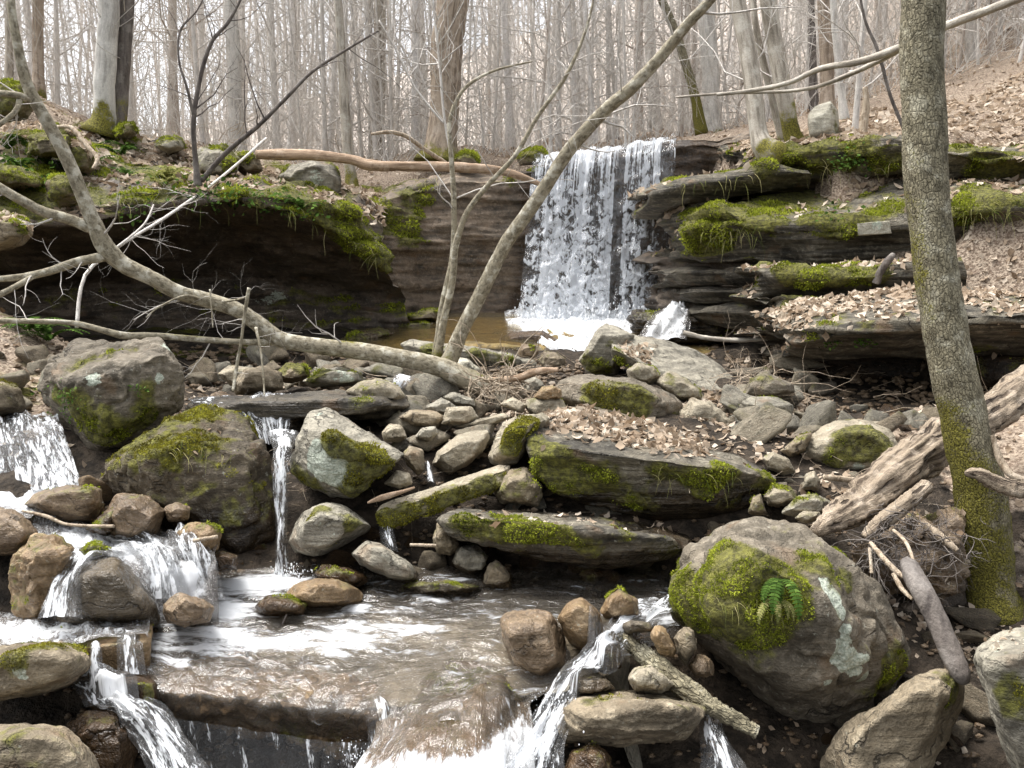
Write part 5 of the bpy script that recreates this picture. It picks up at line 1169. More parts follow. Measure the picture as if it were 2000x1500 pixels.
chute('trickle', 'thin film of water curling over the right end of the wide flat wet slab', [(728, 1372, 2.62, 60), (738, 1392, 2.575, 62), (744, 1420, 2.55, 56), (748, 1475, 2.52, 62)], .36, 'white', over=['r14'], nu=24, disp=.008)
# flow over the lower left ledge
tag(sheet('stream_water', None, None, [L3((-100, 1200, 3.3), (100, 1205, 3.25), (300, 1205, 3.2)), L3((-100, 1225, 3.05), (100, 1222, 3.05), (294, 1216, 3.05)), L3((-100, 1262, 2.88), (100, 1255, 2.85), (292, 1242, 2.85)), L3((-100, 1275, 2.80), (100, 1272, 2.78), (292, 1256, 2.79))], [16, 16, 12], 70, 'foam', lambda u, v, V, px: .12 + .7 * pxblob(px, 40, 1232, 120, 22) + .2 * pxblob(px, 180, 1225, 60, 14), .015, (8, 8), over=['r10'], off=.01)[0], kind='structure')
chute('cascade', 'narrow spill down the corner of the flat brown ledge', [(188, 1262, 2.78, 26), (188, 1280, 2.72, 26), (190, 1345, 2.66, 34)], .55, 'white', nu=14)
chute('cascade', 'fan shaped spill over the right end of the flat brown ledge', [(250, 1243, 2.84, 50), (254, 1260, 2.77, 52), (258, 1318, 2.71, 62)], .48, 'white', nu=20)
chute('cascade', 'white braids crossing the black wet rock lower left', [(150, 1330, 2.76, 80), (200, 1350, 2.66, 110), (225, 1385, 2.58, 120), (250, 1420, 2.5, 110)], .5, 'white', over=['r13', 'r13b'], disp=.015)
cb, _, _ = chute('cascade', 'rushing white chute at the bottom left corner beside the rounded boulder', [(235, 1372, 2.6, 110), (275, 1400, 2.54, 130), (310, 1445, 2.46, 120), (345, 1495, 2.38, 130), (375, 1560, 2.3, 160)], .56, 'white', over=['r13b'], disp=.03, arch=.03)
# right chute
cr, _, _ = chute('cascade', 'white chute tumbling between tan stones at the bottom centre right', [(1310, 1190, 3.2, 80), (1255, 1212, 3.02, 110), (1200, 1255, 2.85, 90), (1155, 1308, 2.70, 110), (1105, 1360, 2.56, 84), (1075, 1410, 2.46, 90), (1045, 1470, 2.38, 120), (1020, 1560, 2.28, 190)], .50, 'white', over=['r36', 'r40d', 'r40e', 'r15'], disp=.025, arch=.03, nu=40)
drops('spray', cr, [(1020, 1480, 2.35, .06, .04), (950, 1495, 2.25, .1, .03), (1080, 1380, 2.5, .04, .03), (700, 1485, 2.4, .05, .03)], 320, rw, (.0010, .0026))
chute('cascade', 'faint bluish trickle falling behind the long block at the bottom right', [(1385, 1400, 2.62, 44), (1392, 1440, 2.52, 56), (1410, 1490, 2.42, 90), (1420, 1540, 2.36, 140)], .34, 'white', nu=22)
# low water behind the bottom rocks
tag(mk('stream_water', *(lambda g: (g[0], g[1]))((lambda n: (np.stack([np.repeat(np.linspace(-2.2, 2.2, n)[None], n, 0).ravel(), np.repeat(np.linspace(1.2, 2.6, n)[:, None], n, 1).ravel(), np.full(n * n, -.47) + .01 * fbm(np.stack([np.repeat(np.linspace(-2.2, 2.2, n)[None], n, 0).ravel(), np.repeat(np.linspace(1.2, 2.6, n)[:, None], n, 1).ravel(), np.zeros(n * n)], 1), 5, 3, 2)], 1),
    np.stack([(np.arange(n - 1)[:, None] * n + np.arange(n - 1)[None]), (np.arange(n - 1)[:, None] * n + np.arange(n - 1)[None]) + 1, (np.arange(n - 1)[:, None] * n + np.arange(n - 1)[None]) + n + 1, (np.arange(n - 1)[:, None] * n + np.arange(n - 1)[None]) + n], -1).reshape(-1, 4)))(80)), M['pool'], None, {'foam': np.full(6400, .1)}, loc=(0, 2, -.47), uv=np.stack([np.repeat(np.linspace(0, 4.4, 80)[None], 80, 0).ravel(), np.repeat(np.linspace(0, 1.4, 80)[:, None], 80, 1).ravel()], 1)), kind='structure')
# ================================================================== trees
def grow(mb, p, d, L, r, lev, rng, sides=4, wob=.22, up=.05, nchild=(4, 3, 2), n=6, tip=.25, spread=.75):
    d = d / np.linalg.norm(d)
    pts = [p]; q = p.copy(); dd = d.copy()
    for k in range(n - 1):
        dd = dd + rng.normal(0, wob, 3) + [0, 0, up]; dd /= np.linalg.norm(dd)
        q = q + dd * L / (n - 1); pts.append(q)
    pts = np.array(pts)
    rad = r * np.linspace(1, tip, n)
    V, T, Q = tube(pts, rad, sides, cap=False)
    mb.add(V, T, Q)
    if lev > 0:
        m = nchild[len(nchild) - lev] if lev <= len(nchild) else 3
        for k in range(m):
            t = rng.uniform(.25, .98); f = t * (n - 1); i = min(int(f), n - 2)
            b = pts[i] + (pts[i + 1] - pts[i]) * (f - i)
            dr = pts[i + 1] - pts[i]; dr /= np.linalg.norm(dr)
            sd = rng.normal(0, 1, 3); sd -= dr * (sd @ dr); sd /= np.linalg.norm(sd)
            grow(mb, b, dr * (1 - spread * .4) + sd * spread, L * rng.uniform(.35, .6), r * (1 - t * (1 - tip)) * rng.uniform(.45, .65), lev - 1, rng, 3, wob * 1.15, up, nchild, max(4, n - 1), tip, spread)

def tree_mesh(seed, H, r0, nb, zr, blen, lean=.02, lv=2, kids=(4, 3), tw=1.0):
    rng = np.random.default_rng(seed)
    n = 14; t = np.linspace(0, 1, n)
    a = rng.normal(0, 1, 2); a /= np.linalg.norm(a)
    path = np.stack([a[0] * lean * H * t + np.cumsum(rng.normal(0, .012 * H / n, n)), a[1] * lean * H * t + np.cumsum(rng.normal(0, .012 * H / n, n)), H * t - .3], 1)
    rad = r0 * (1 - .72 * t) * (1 + .9 * np.exp(-t * H / (1.6 * r0 + .15)))
    tr = MB(); V, T, Q = tube(path, rad, 9, False); tr.add(V, T, Q)
    cr = MB()
    for k in range(nb):
        z = rng.uniform(*zr); f = np.clip((z + .3) / H, 0, .97) * (n - 1); i = min(int(f), n - 2)
        b = path[i] + (path[i + 1] - path[i]) * (f - i); r = rad[i] * rng.uniform(.14, .34) * tw
        th = rng.uniform(0, 2 * math.pi); el = rng.uniform(.1, 1.0)
        grow(cr, b, np.array([math.cos(th), math.sin(th), el]), blen * rng.uniform(.5, 1.2), max(r, .013), lv, rng, 4, .2, .05, kids, 6)
    return tr.arrays(), cr.arrays()

def barr(name, arr, mat, parent, moss=None):
    V, f, A = arr
    return mk(name, V, f, mat, parent, {'moss': np.full(len(V), -.5) if moss is None else moss}, loc=(0, 0, 0) if parent is None else None)

rt = np.random.default_rng(21)
# hazy woods: variants then copies
protos = []
for k in range(9):
    tr, cr = tree_mesh(100 + k, rt.uniform(14, 20), rt.uniform(.05, .13), 26, (1.2, 11), 3.0, rt.uniform(.0, .09), 2, (4, 3), .8)
    V = np.concatenate([tr[0], cr[0]]); f = [x for x in tr[1]] + [x + len(tr[0]) for x in cr[1]]
    protos.append(('forest_tree', (V, f, 0)))
for k in range(9):
    tr, cr = tree_mesh(200 + k, rt.uniform(5, 10), rt.uniform(.025, .055), 20, (.3, 7), 1.8, rt.uniform(.03, .16), 2, (4, 3), 1.3)
    V = np.concatenate([tr[0], cr[0]]); f = [x for x in tr[1]] + [x + len(tr[0]) for x in cr[1]]
    protos.append(('sapling', (V, f, 0)))
first = {}
def place(k, px, Y, rz, sc, label, cat, group, matname):
    nm, arr = protos[k]
    x = P(px, 300, Y)[0]; z = float(Z(np.array([x]), np.array([Y]))[0])
    if (k, matname) not in first:
        o = barr(nm, arr, M[matname], None); first[(k, matname)] = o
    else:
        o = first[(k, matname)].copy(); COL.objects.link(o)
    o.location = (x, Y, z - .05); o.rotation_euler = (0, 0, rz); o.scale = (sc, sc, sc)
    return tag(o, label, cat, group)
for i in range(135):
    Y = 15.5 + 42 * rt.random() ** 1.35
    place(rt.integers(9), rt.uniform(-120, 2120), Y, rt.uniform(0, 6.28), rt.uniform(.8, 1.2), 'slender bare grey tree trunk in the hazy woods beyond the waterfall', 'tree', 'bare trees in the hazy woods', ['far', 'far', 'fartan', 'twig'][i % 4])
for i in range(170):
    Y = 14.2 + 22 * rt.random() ** 1.2
    place(9 + rt.integers(9), rt.uniform(-100, 2100), Y, rt.uniform(0, 6.28), rt.uniform(.8, 1.3), 'thin leafless sapling among the bare trees beyond the waterfall', 'sapling', 'thin saplings in the woods', 'twig')
for i in range(26):
    Y = rt.uniform(9.5, 20)
    place(9 + rt.integers(9), rt.uniform(1640, 2120), Y, rt.uniform(0, 6.28), rt.uniform(.5, 1.0), 'slender leafless sapling standing on the leaf covered slope at the right', 'sapling', 'saplings on the right slope', ['twig', 'fartan'][i % 2])
for i in range(24):
    place(9 + rt.integers(9), rt.uniform(640, 1500), rt.uniform(13.9, 16.5), rt.uniform(0, 6.28), rt.uniform(.45, .95), 'thin leafless sapling among the bare trees beyond the waterfall', 'sapling', 'thin saplings in the woods', ['twig', 'fartan', 'twig'][i % 3])
# far woods and undergrowth that nobody could count
mb = MB()
for i in range(280):
    Y = rt.uniform(38, 105); x = rt.uniform(-.78, .78) * Y; z = 0
    if x < -.1 * Y and rt.random() < .55: continue
    mb.add(*tube(np.array([(x, Y, 0), (x + rt.normal(0, .3), Y, 5), (x + rt.normal(0, .9), Y, rt.uniform(9, 17))]), np.array([.13, .10, .03]) * rt.uniform(.4, 1.4), 3, False))
V, f, A = mb.arrays(); base = V.reshape(-1, 9, 3)[:, :1, :]
V[:, 2] += np.repeat(Z(base[:, 0, 0], base[:, 0, 1]), 9)
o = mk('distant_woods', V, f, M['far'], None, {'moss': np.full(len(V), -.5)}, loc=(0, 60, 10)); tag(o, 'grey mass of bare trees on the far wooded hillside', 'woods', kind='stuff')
mb = MB()
bx = []
for i in range(10000):
    Y = 13.6 + 40 * rt.random() ** 1.6; x = rt.uniform(-.72, .72) * Y
    L = rt.uniform(.8, 5.0); d = np.array([rt.normal(0, .5), rt.normal(0, .4), 1.0]); n = 5
    q = np.array([x, Y, 0.]); pts = [q]
    for k in range(n - 1):
        d = d + rt.normal(0, .28, 3); d[2] = max(d[2], .05); pts.append(pts[-1] + d / np.linalg.norm(d) * L / (n - 1))
    mb.add(*tube(np.array(pts) + [0, 0, rt.choice([0, 0, rt.uniform(0, 8)])], np.linspace(1, .35, n) * rt.uniform(.003, .007) * (Y / 15) ** .7, 3, False))
    bx.append((x, Y))
V, f, A = mb.arrays(); bx = np.array(bx); V[:, 2] += np.repeat(Z(bx[:, 0], bx[:, 1]), 15)
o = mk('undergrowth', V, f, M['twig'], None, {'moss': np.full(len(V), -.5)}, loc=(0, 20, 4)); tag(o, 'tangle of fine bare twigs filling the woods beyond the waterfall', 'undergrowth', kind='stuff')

# individual trees
def px_path(pts, n=40):
    q = np.array([[*P(a, b, Y), w * .5 * Y / F] for a, b, Y, w in pts])
    c = catmull(q, n)
    return c[:, :3], np.maximum(c[:, 3], .0015)

def bumpy(V, sd, amp, freq=9):
    return V

def stem(mb, pts, sides=12, n=40, moss=None, rough=.05, sd=0, msk=None, grain=True, ridge=.05):
    path, rad = px_path(pts, n)
    path = path + (fbm(path, 2.2, 3, sd)[:, None] * rad[:, None] * .2) * np.array([1, .5, .3])
    V, T, Q = tube(path, rad, sides)
    ax = np.concatenate([np.repeat(path, sides, 0), path[:1], path[-1:]])
    R = V - ax
    rr_ = np.concatenate([np.repeat(rad, sides), rad[:1], rad[-1:]])
    V = ax + R * (1 + rough * 2 * fbm(V / np.maximum(rr_, .01)[:, None], .9, 3, sd + 1) + rough * fbm(V / np.maximum(rr_, .01)[:, None], 2.6, 2, sd + 2))[:, None]
    m = np.full(len(V), -.5)
    if moss is not None:
        t = np.concatenate([np.repeat(np.linspace(0, 1, n), sides), [0, 1]])
        m = moss(V, R / (rr_[:, None] + 1e-9), t)
    if grain:
        cs = np.concatenate([[0], np.cumsum(np.linalg.norm(np.diff(path, axis=0), axis=1))])
        th = np.tile(np.linspace(0, 2 * math.pi, sides, endpoint=False), n)
        g = np.stack([np.cos(th) * np.repeat(rad, sides), np.sin(th) * np.repeat(rad, sides), np.repeat(cs, sides)], 1)
        g = np.concatenate([g, [[0, 0, 0], [0, 0, cs[-1]]]]) + sd * 3.1
        # long ridges following the grain
        rl_ = np.maximum(rr_, .004)[:, None]
        gg = g / [1, 1, 6] / max(float(rad.mean()), .01)
        V = V + R / (rr_[:, None] + 1e-9) * (fbm(gg, 2.2, 3, sd + 6) * ridge)[:, None] * rl_
        mb.G.append(g)
    mb.add(V, T, Q, m)
    return path, rad

def twigs(mb, path, rad, k, rng, L=(.3, .8), r=.35, lev=1, t0=.2, up=.03, spread=.9, dirbias=(0, 0, .2)):
    for i in range(k):
        j = int(rng.uniform(t0, .98) * (len(path) - 2))
        d = path[j + 1] - path[j]; d /= np.linalg.norm(d)
        s = rng.normal(0, 1, 3); s -= d * (s @ d); s /= np.linalg.norm(s)
        grow(mb, path[j], d * .5 + s * spread + np.array(dirbias), rng.uniform(*L), min(rad[j] * r, .012) * rng.uniform(.5, 1), lev, rng, 4, .22, up, (4, 3)[2 - lev:] if lev else (), 6)

def tree(name, label, cat, mat, stems, tw=None, parts=True, seed=0, sides=12, extra_roots=None, group=None):
    """stems: list of (pts, mossfn, partname); twigs grow from all of them"""
    rng = np.random.default_rng(seed)
    b = P(*stems[0][0][0][:3])
    root = empty(name, b, label, cat, group)
    tmb = MB()
    for pts, mf, part in stems:
        mb = MB(); path, rad = stem(mb, pts, sides, max(24, 7 * len(pts)), mf, .022, seed)
        mb.build(part, M[mat], root, attr='moss')
        if tw:
            twigs(tmb, path, rad, tw.get('n', 10), rng, tw.get('L', (.4, 1.2)), tw.get('r', .35), tw.get('lev', 1), tw.get('t0', .2))
    if tw and tmb.n:
        V, f, A = tmb.arrays(); tag(mk('twigs', V, f, M[tw.get('mat', mat)], root, {'moss': np.full(len(V), -.5)}), kind='stuff')
    return root

def mbase(h, s=1.0):   # moss near the foot, fading over fraction h
    return lambda V, R, t: s * (1 - sstep(h * .1, h * 1.3, t)) + .3 * fbm(V, 5, 3, 4) - .15
def mtop(s=.3):
    return lambda V, R, t: R[:, 2] * s + .35 * fbm(V, 4, 3, 4) - .05

K = [
 ('thick tan barked tree with flared mossy foot on the cliff top left of the fall', 'bark_tan', [(858, 318, 13.3, 100), (860, 300, 13.3, 74), (864, 255, 13.3, 58), (872, 120, 13.3, 58), (884, 0, 13.3, 60), (900, -160, 13.3, 56)], .13, 18),
 ('pale grey trunk of the close pair on the left bank, mossy at the foot', 'bark_pale', [(196, 262, 11.6, 70), (202, 235, 11.6, 44), (206, 140, 11.6, 38), (214, 0, 11.6, 36), (222, -160, 11.6, 32)], .2, 14),
 ('darker grey trunk of the close pair on the left bank', 'bark_dark', [(222, 262, 11.8, 60), (230, 225, 11.8, 36), (238, 120, 11.8, 28), (246, 0, 11.8, 26), (252, -160, 11.8, 22)], .2, 14),
 ('tan trunk near the left end of the bank behind the dark limb', 'bark_tan', [(76, 200, 13.5, 30), (75, 140, 13.5, 20), (75, 0, 13.5, 19), (76, -150, 13.5, 17)], .1, 12),
 ('thin brownish trunk at the far left edge of the woods', 'bark', [(18, 190, 13.8, 18), (18, 80, 13.8, 13), (12, -150, 13.8, 11)], .1, 12),
 ('pale trunk rising behind the moss topped boulder of the left bank', 'bark_pale', [(466, 320, 15.5, 44), (462, 260, 15.5, 30), (455, 100, 15.5, 26), (446, -150, 15.5, 22)], .12, 16),
 ('slim trunk with mossy streaks behind the bare log', 'bark', [(692, 392, 13.0, 46), (685, 350, 13.0, 24), (676, 250, 13.0, 20), (664, 60, 13.0, 16), (655, -150, 13.0, 13)], .22, 14),
 ('grey trunk between the mossy streaked one and the thick tan tree', 'bark', [(720, 372, 17, 44), (734, 320, 17, 30), (738, 200, 17, 26), (742, 0, 17, 23), (745, -150, 17, 20)], .1, 16),
 ('pale straight trunk behind the right end of the waterfall crest', 'bark_pale', [(1396, 275, 14.5, 50), (1392, 240, 14.5, 34), (1386, 120, 14.5, 33), (1378, 0, 14.5, 32), (1370, -150, 14.5, 28)], .08, 16),
 ('left one of the twin leaning grey trees, curved mossy foot on the ledge edge', 'bark', [(1530, 316, 9.3, 40), (1512, 304, 9.35, 58), (1494, 288, 9.4, 46), (1483, 262, 9.45, 34), (1474, 200, 9.5, 33), (1460, 100, 9.6, 31), (1440, -10, 9.7, 30), (1415, -160, 9.8, 26)], .14, 10),
 ('right one of the twin leaning grey trees behind the mossy top ledge', 'bark', [(1562, 292, 9.9, 48), (1548, 262, 9.9, 32), (1535, 190, 9.9, 31), (1515, 90, 10, 30), (1498, -10, 10, 30), (1475, -160, 10.1, 26)], .3, 10),
 ('very thin trunk squeezed between the twin leaning trees', 'bark', [(1535, 285, 10.2, 22), (1520, 240, 10.2, 15), (1498, 150, 10.2, 13), (1476, 50, 10.2, 12), (1462, -120, 10.3, 9)], .1, 8),
 ('tan trunk rising straight behind the upright pale block', 'bark_tan', [(1620, 240, 13, 40), (1616, 190, 13, 27), (1612, 60, 13, 25), (1606, -150, 13, 22)], .08, 14),
 ('thin dark trunk left of the upright pale block', 'bark_dark', [(1590, 240, 14.5, 24), (1588, 150, 14.5, 15), (1582, -150, 14.5, 13)], .08, 14),
 ('slim pale trunk right of the upright pale block', 'bark_pale', [(1650, 250, 12, 22), (1644, 180, 12, 14), (1632, 60, 12, 13), (1618, -150, 12, 10)], .08, 12),
 ('leaning slim tree with green mossy side left of the pale straight trunk', 'bark_mossy', [(1372, 262, 13.6, 26), (1358, 190, 13.6, 18), (1325, 80, 13.6, 16), (1285, -20, 13.6, 15), (1230, -160, 13.6, 12)], .5, 12),
 ('grey trunk behind the middle of the fall crest', 'bark_pale', [(1285, 285, 20, 34), (1280, 230, 20, 22), (1270, 80, 20, 20), (1262, -150, 20, 16)], .05, 14),
 ('pale trunk on the leaf covered slope right of the big foreground tree', 'bark_pale', [(1905, 130, 15, 34), (1898, 90, 15, 22), (1892, 0, 15, 20), (1884, -150, 15, 18)], .05, 12),
]
for i, (lab, mat, pts, mh, nt) in enumerate(K):
    tree('tree', lab, 'tree', mat, [(pts, mbase(mh, 1.0), 'trunk')], dict(n=nt, L=(.8, 2.4), r=.22, lev=2, t0=.25, mat='twig'), seed=300 + i, sides=14)
# broken white topped snag
tree('snag', 'short broken snag with a bare white top by the upright pale block', 'snag', 'stick', [([(1684, 285, 9.4, 18), (1688, 240, 9.4, 16), (1692, 205, 9.4, 13), (1690, 170, 9.4, 9)], None, 'trunk')], None, seed=77)
# slender saplings on the bank
tree('sapling', 'dark forked sapling growing from the left bank above the hollow', 'sapling', 'bark_dark',
     [([(388, 362, 8.8, 18), (384, 330, 8.75, 11), (378, 240, 8.7, 9), (392, 150, 8.7, 8), (415, 80, 8.7, 7), (445, 45, 8.7, 6), (475, -10, 8.7, 4)], None, 'trunk'),
      ([(395, 352, 8.8, 10), (440, 300, 8.7, 9), (505, 245, 8.6, 8), (560, 190, 8.6, 7), (610, 140, 8.6, 6), (680, 95, 8.6, 5), (740, 60, 8.6, 3)], None, 'branch'),
      ([(379, 230, 8.7, 6), (365, 170, 8.6, 5), (350, 120, 8.6, 4), (352, 60, 8.6, 4), (385, 20, 8.6, 3), (410, -30, 8.6, 2)], None, 'branch')], dict(n=9, L=(.3, .9), r=.5, lev=1, t0=.3), seed=41, sides=8)
tree('sapling', 'thin pale sapling arching over the hollow from the left bank', 'sapling', 'twig',
     [([(520, 270, 10.5, 5), (440, 340, 9.5, 5), (330, 420, 8, 6), (220, 490, 6.9, 6), (165, 540, 6.6, 7), (150, 640, 6.4, 7)], None, 'trunk'), ([(215, 492, 6.9, 4), (280, 440, 7.2, 4), (300, 400, 7.4, 3)], None, 'branch')], dict(n=9, L=(.2, .6), r=.4, lev=1, t0=.4), seed=43, sides=6)
# foreground tree on the right
mossR = lambda V, R, t: .75 * (1 - sstep(.1, .42, t)) + .35 * fbm(V, 4, 3, 4) + .42 * np.clip(-R[:, 0], 0, 1) * (1 - sstep(.6, 1.0, t)) - .06
ft = tree('foreground_tree', 'large rough barked tree leaning in the right foreground, thick moss on its foot', 'tree', 'bark_mossy', [
    ([(1945, 1220, 3.55, 117), (1930, 1150, 3.6, 101), (1918, 1050, 3.6, 101), (1912, 950, 3.6, 92), (1885, 850, 3.62, 85), (1862, 740, 3.64, 83), (1838, 600, 3.68, 79), (1820, 450, 3.72, 77), (1808, 300, 3.75, 76), (1800, 150, 3.78, 76), (1806, 0, 3.8, 76), (1810, -160, 3.82, 72)], mossR, 'trunk')], None, seed=50, sides=28)
# leaning live stems in the middle
ml = lambda V, R, t: .7 * (1 - sstep(.03, .14, t)) + .3 * fbm(V, 5, 3, 4) - .25
tree('leaning_tree', 'pale forked tree whose thick stem leans right across the waterfall, thin stem upright', 'tree', 'bark_live', [
    ([(862, 735, 6.3, 46), (876, 705, 6.25, 34), (905, 640, 6.2, 29), (945, 560, 6.15, 28), (985, 480, 6.1, 27), (1020, 430, 6.05, 27), (1065, 365, 6.0, 26), (1115, 290, 5.9, 26), (1175, 222, 5.8, 25), (1235, 170, 5.7, 24), (1295, 105, 5.6, 22), (1340, 50, 5.5, 20), (1395, -10, 5.4, 18), (1450, -90, 5.3, 15)], ml, 'trunk'),
    ([(852, 715, 6.35, 20), (864, 640, 6.3, 15), (884, 550, 6.25, 14), (890, 480, 6.2, 13), (912, 415, 6.15, 11), (950, 365, 6.1, 10), (1005, 305, 6.0, 9), (1045, 235, 6.0, 8), (1110, 140, 5.9, 7), (1150, 40, 5.9, 5), (1165, -40, 5.9, 3)], ml, 'stem'),
    ([(848, 710, 6.4, 15), (862, 610, 6.35, 13), (884, 500, 6.3, 12), (886, 400, 6.25, 11), (880, 290, 6.2, 9), (878, 235, 6.2, 8), (905, 175, 6.2, 7), (960, 140, 6.2, 5), (1040, 120, 6.2, 3)], ml, 'stem')],
    dict(n=10, L=(.3, 1.0), r=.35, lev=1, t0=.45, mat='twig'), seed=51, sides=12)
tree('whip', 'long thin wavy whip standing beside the thick tan tree', 'sapling', 'twig', [([(880, 300, 7.5, 5), (868, 230, 7.5, 5), (858, 120, 7.5, 5), (845, 0, 7.5, 4), (838, -80, 7.5, 3)], None, 'stem'), ([(866, 240, 7.5, 4), (810, 170, 7.5, 4), (770, 90, 7.5, 3), (740, 40, 7.5, 3)], None, 'stem')], dict(n=12, L=(.3, 1.1), r=.7, lev=1, t0=.2), seed=58, sides=6)
# fallen living trunk sweeping up to the left
mt = mtop(.35)
fa = tree('fallen_tree', 'long fallen lichened trunk sweeping from the root tangle up to the top left corner', 'fallen tree', 'bark_live', [
    ([(955, 758, 6.1, 45.8), (915, 742, 6.1, 44.0), (860, 718, 6.1, 38.7), (790, 700, 6.05, 35.2), (700, 685, 6.0, 33.4), (600, 672, 5.9, 31.7), (545, 662, 5.85, 31.7), (505, 635, 5.8, 31.7), (460, 605, 5.75, 29.9), (400, 585, 5.7, 29.9), (350, 572, 5.6, 29.0), (290, 540, 5.5, 29.0), (240, 515, 5.45, 31.7), (208, 485, 5.4, 35.2), (185, 440, 5.35, 29.9), (160, 375, 5.3, 26.4), (125, 295, 5.25, 24.6), (85, 225, 5.2, 22.9), (55, 170, 5.15, 21.1), (35, 90, 5.1, 16.7), (22, 0, 5.1, 14.1), (15, -80, 5.1, 12.3)], mt, 'trunk'),
    ([(178, 445, 5.35, 22.9), (140, 430, 5.3, 21.1), (80, 412, 5.2, 19.4), (30, 385, 5.1, 18.5), (-60, 330, 5.0, 17.6)], mt, 'branch'),
    ([(212, 500, 5.42, 19.4), (150, 512, 5.3, 17.6), (95, 530, 5.2, 15.8), (50, 540, 5.1, 14.1), (0, 545, 5.0, 12.3), (-60, 550, 4.9, 10.6)], mt, 'branch'),
    ([(60, 542, 5.1, 10.6), (30, 560, 5.0, 11.4), (-50, 600, 4.9, 10.6)], mt, 'branch'),
    ([(530, 668, 5.85, 14.1), (470, 668, 5.7, 12.3), (380, 662, 5.6, 12.3), (300, 656, 5.5, 13.2), (245, 656, 5.4, 15.0), (200, 645, 5.35, 12.3), (150, 632, 5.3, 10.6), (80, 628, 5.2, 10.6), (-60, 626, 5.1, 10.6)], mt, 'branch'),
    ([(58, 195, 5.15, 14.1), (30, 185, 5.05, 12.3), (-40, 180, 5.0, 11.4)], mt, 'branch'), ([(40, 190, 5.1, 10.6), (28, 220, 5.0, 9.7), (-30, 262, 4.95, 8.8)], mt, 'branch'),
    ([(400, 588, 5.7, 7.0), (360, 578, 5.5, 4.4), (310, 600, 5.4, 3.5), (285, 620, 5.35, 2.6)], None, 'branch'), ([(430, 590, 5.7, 5.3), (480, 580, 5.6, 3.5), (487, 562, 5.6, 3.5)], None, 'branch'),
    ([(487, 562, 5.6, 7.0), (480, 600, 5.6, 7.0), (472, 660, 5.6, 5.3), (462, 720, 5.6, 7.0), (455, 765, 5.5, 5.3)], None, 'branch'), ([(500, 640, 5.7, 6.2), (510, 690, 5.6, 4.4), (516, 760, 5.5, 3.5), (520, 860, 5.3, 1.8)], None, 'branch'),
    ([(410, 565, 5.6, 3.5), (416, 640, 5.55, 2.6)], None, 'branch')], dict(n=4, L=(.15, .55), r=.3, lev=1, t0=.1, mat='twig'), seed=52, sides=14)
# ================================================================== logs, sticks, leaves, ferns, small stones
def log(name, label, cat, mat, pts, sides=18, rough=.1, seed=0, n=60, moss=None, flat=1.0, ridge=.1):
    mb = MB(); stem(mb, pts, sides, n, moss, rough * .4, seed, ridge=ridge)
    V, f, A = mb.arrays()
    o = mk(name, V, f, M[mat], None, {'moss': A}, loc=V.mean(0)); set_grain(o, mb.G); return tag(o, label, cat)
log('dead_log', 'bare peeled log lying across the cliff top from the left bank to the fall crest', 'log', 'log', [(500, 302, 10.6, 17), (545, 302, 10.6, 20), (620, 304, 10.5, 20), (690, 312, 10.5, 19), (720, 322, 10.5, 20), (800, 325, 10.6, 18), (870, 326, 10.8, 19), (950, 330, 11, 17), (1010, 342, 11.2, 14), (1060, 362, 11.3, 8)], seed=4, rough=.08)
log('dead_branch', 'curved bare branch sticking up from the bare log', 'branch', 'stick', [(870, 318, 10.9, 8), (830, 292, 10.7, 8), (790, 265, 10.5, 8), (760, 258, 10.4, 7), (725, 262, 10.3, 5)], seed=6)
log('dead_branch', 'grey bare branch lying on the leaf slope of the left bank', 'branch', 'stick', [(112, 248, 8.6, 6), (140, 250, 8.5, 8), (165, 280, 8.4, 9), (190, 310, 8.3, 8), (182, 330, 8.2, 6)], seed=7)
for k, (lab, pts) in enumerate([('upper of two long limbs crossing behind the foreground tree', [(1400, 185, 8.6, 6), (1480, 175, 8.4, 8), (1545, 160, 8.2, 9), (1600, 135, 8, 11), (1680, 120, 7.6, 13), (1760, 92, 7.2, 15), (1850, 50, 6.8, 16), (1950, 12, 6.4, 16), (2080, -40, 6, 16)]),
                                ('lower of two long limbs crossing behind the foreground tree', [(1320, 190, 8.8, 4), (1420, 182, 8.6, 5), (1540, 178, 8.4, 6), (1600, 168, 8.2, 7), (1660, 145, 8, 9), (1720, 118, 7.5, 9), (1765, 95, 7.2, 8)])]):
    log('dead_limb', lab, 'branch', 'bark', pts, seed=12 + k, rough=.08)
log('dead_limb', 'thin dark vine like stem rising to the left of the foreground tree', 'stem', 'bark_dark', [(1765, 250, 7.6, 7), (1740, 190, 7.6, 6), (1715, 100, 7.6, 6), (1690, 40, 7.6, 5), (1675, -40, 7.6, 4)], seed=15)
log('driftwood', 'big weathered driftwood log propped from the huge boulder up behind the foreground tree', 'driftwood', 'drift', [(1592, 1042, 3.45, 26), (1630, 1015, 3.5, 52), (1680, 985, 3.58, 74), (1740, 935, 3.7, 84), (1800, 890, 3.85, 82), (1860, 850, 4.0, 76), (1930, 808, 4.15, 72), (2000, 765, 4.3, 70), (2100, 690, 4.5, 66)], sides=64, rough=.22, seed=20, n=180, ridge=.22)
log('driftwood', 'short broken splinter of driftwood under the big weathered log', 'driftwood', 'drift', [(1688, 1050, 3.4, 18), (1710, 1030, 3.42, 30), (1760, 990, 3.5, 34), (1810, 950, 3.6, 30)], sides=40, rough=.15, seed=21, n=80, ridge=.12)
log('driftwood', 'pale curved driftwood piece across the foreground tree at the right edge', 'driftwood', 'drift', [(1884, 924, 3.4, 10), (1910, 926, 3.38, 26), (1950, 945, 3.36, 32), (2000, 956, 3.34, 36), (2090, 960, 3.3, 38)], sides=32, rough=.15, seed=22, ridge=.12)
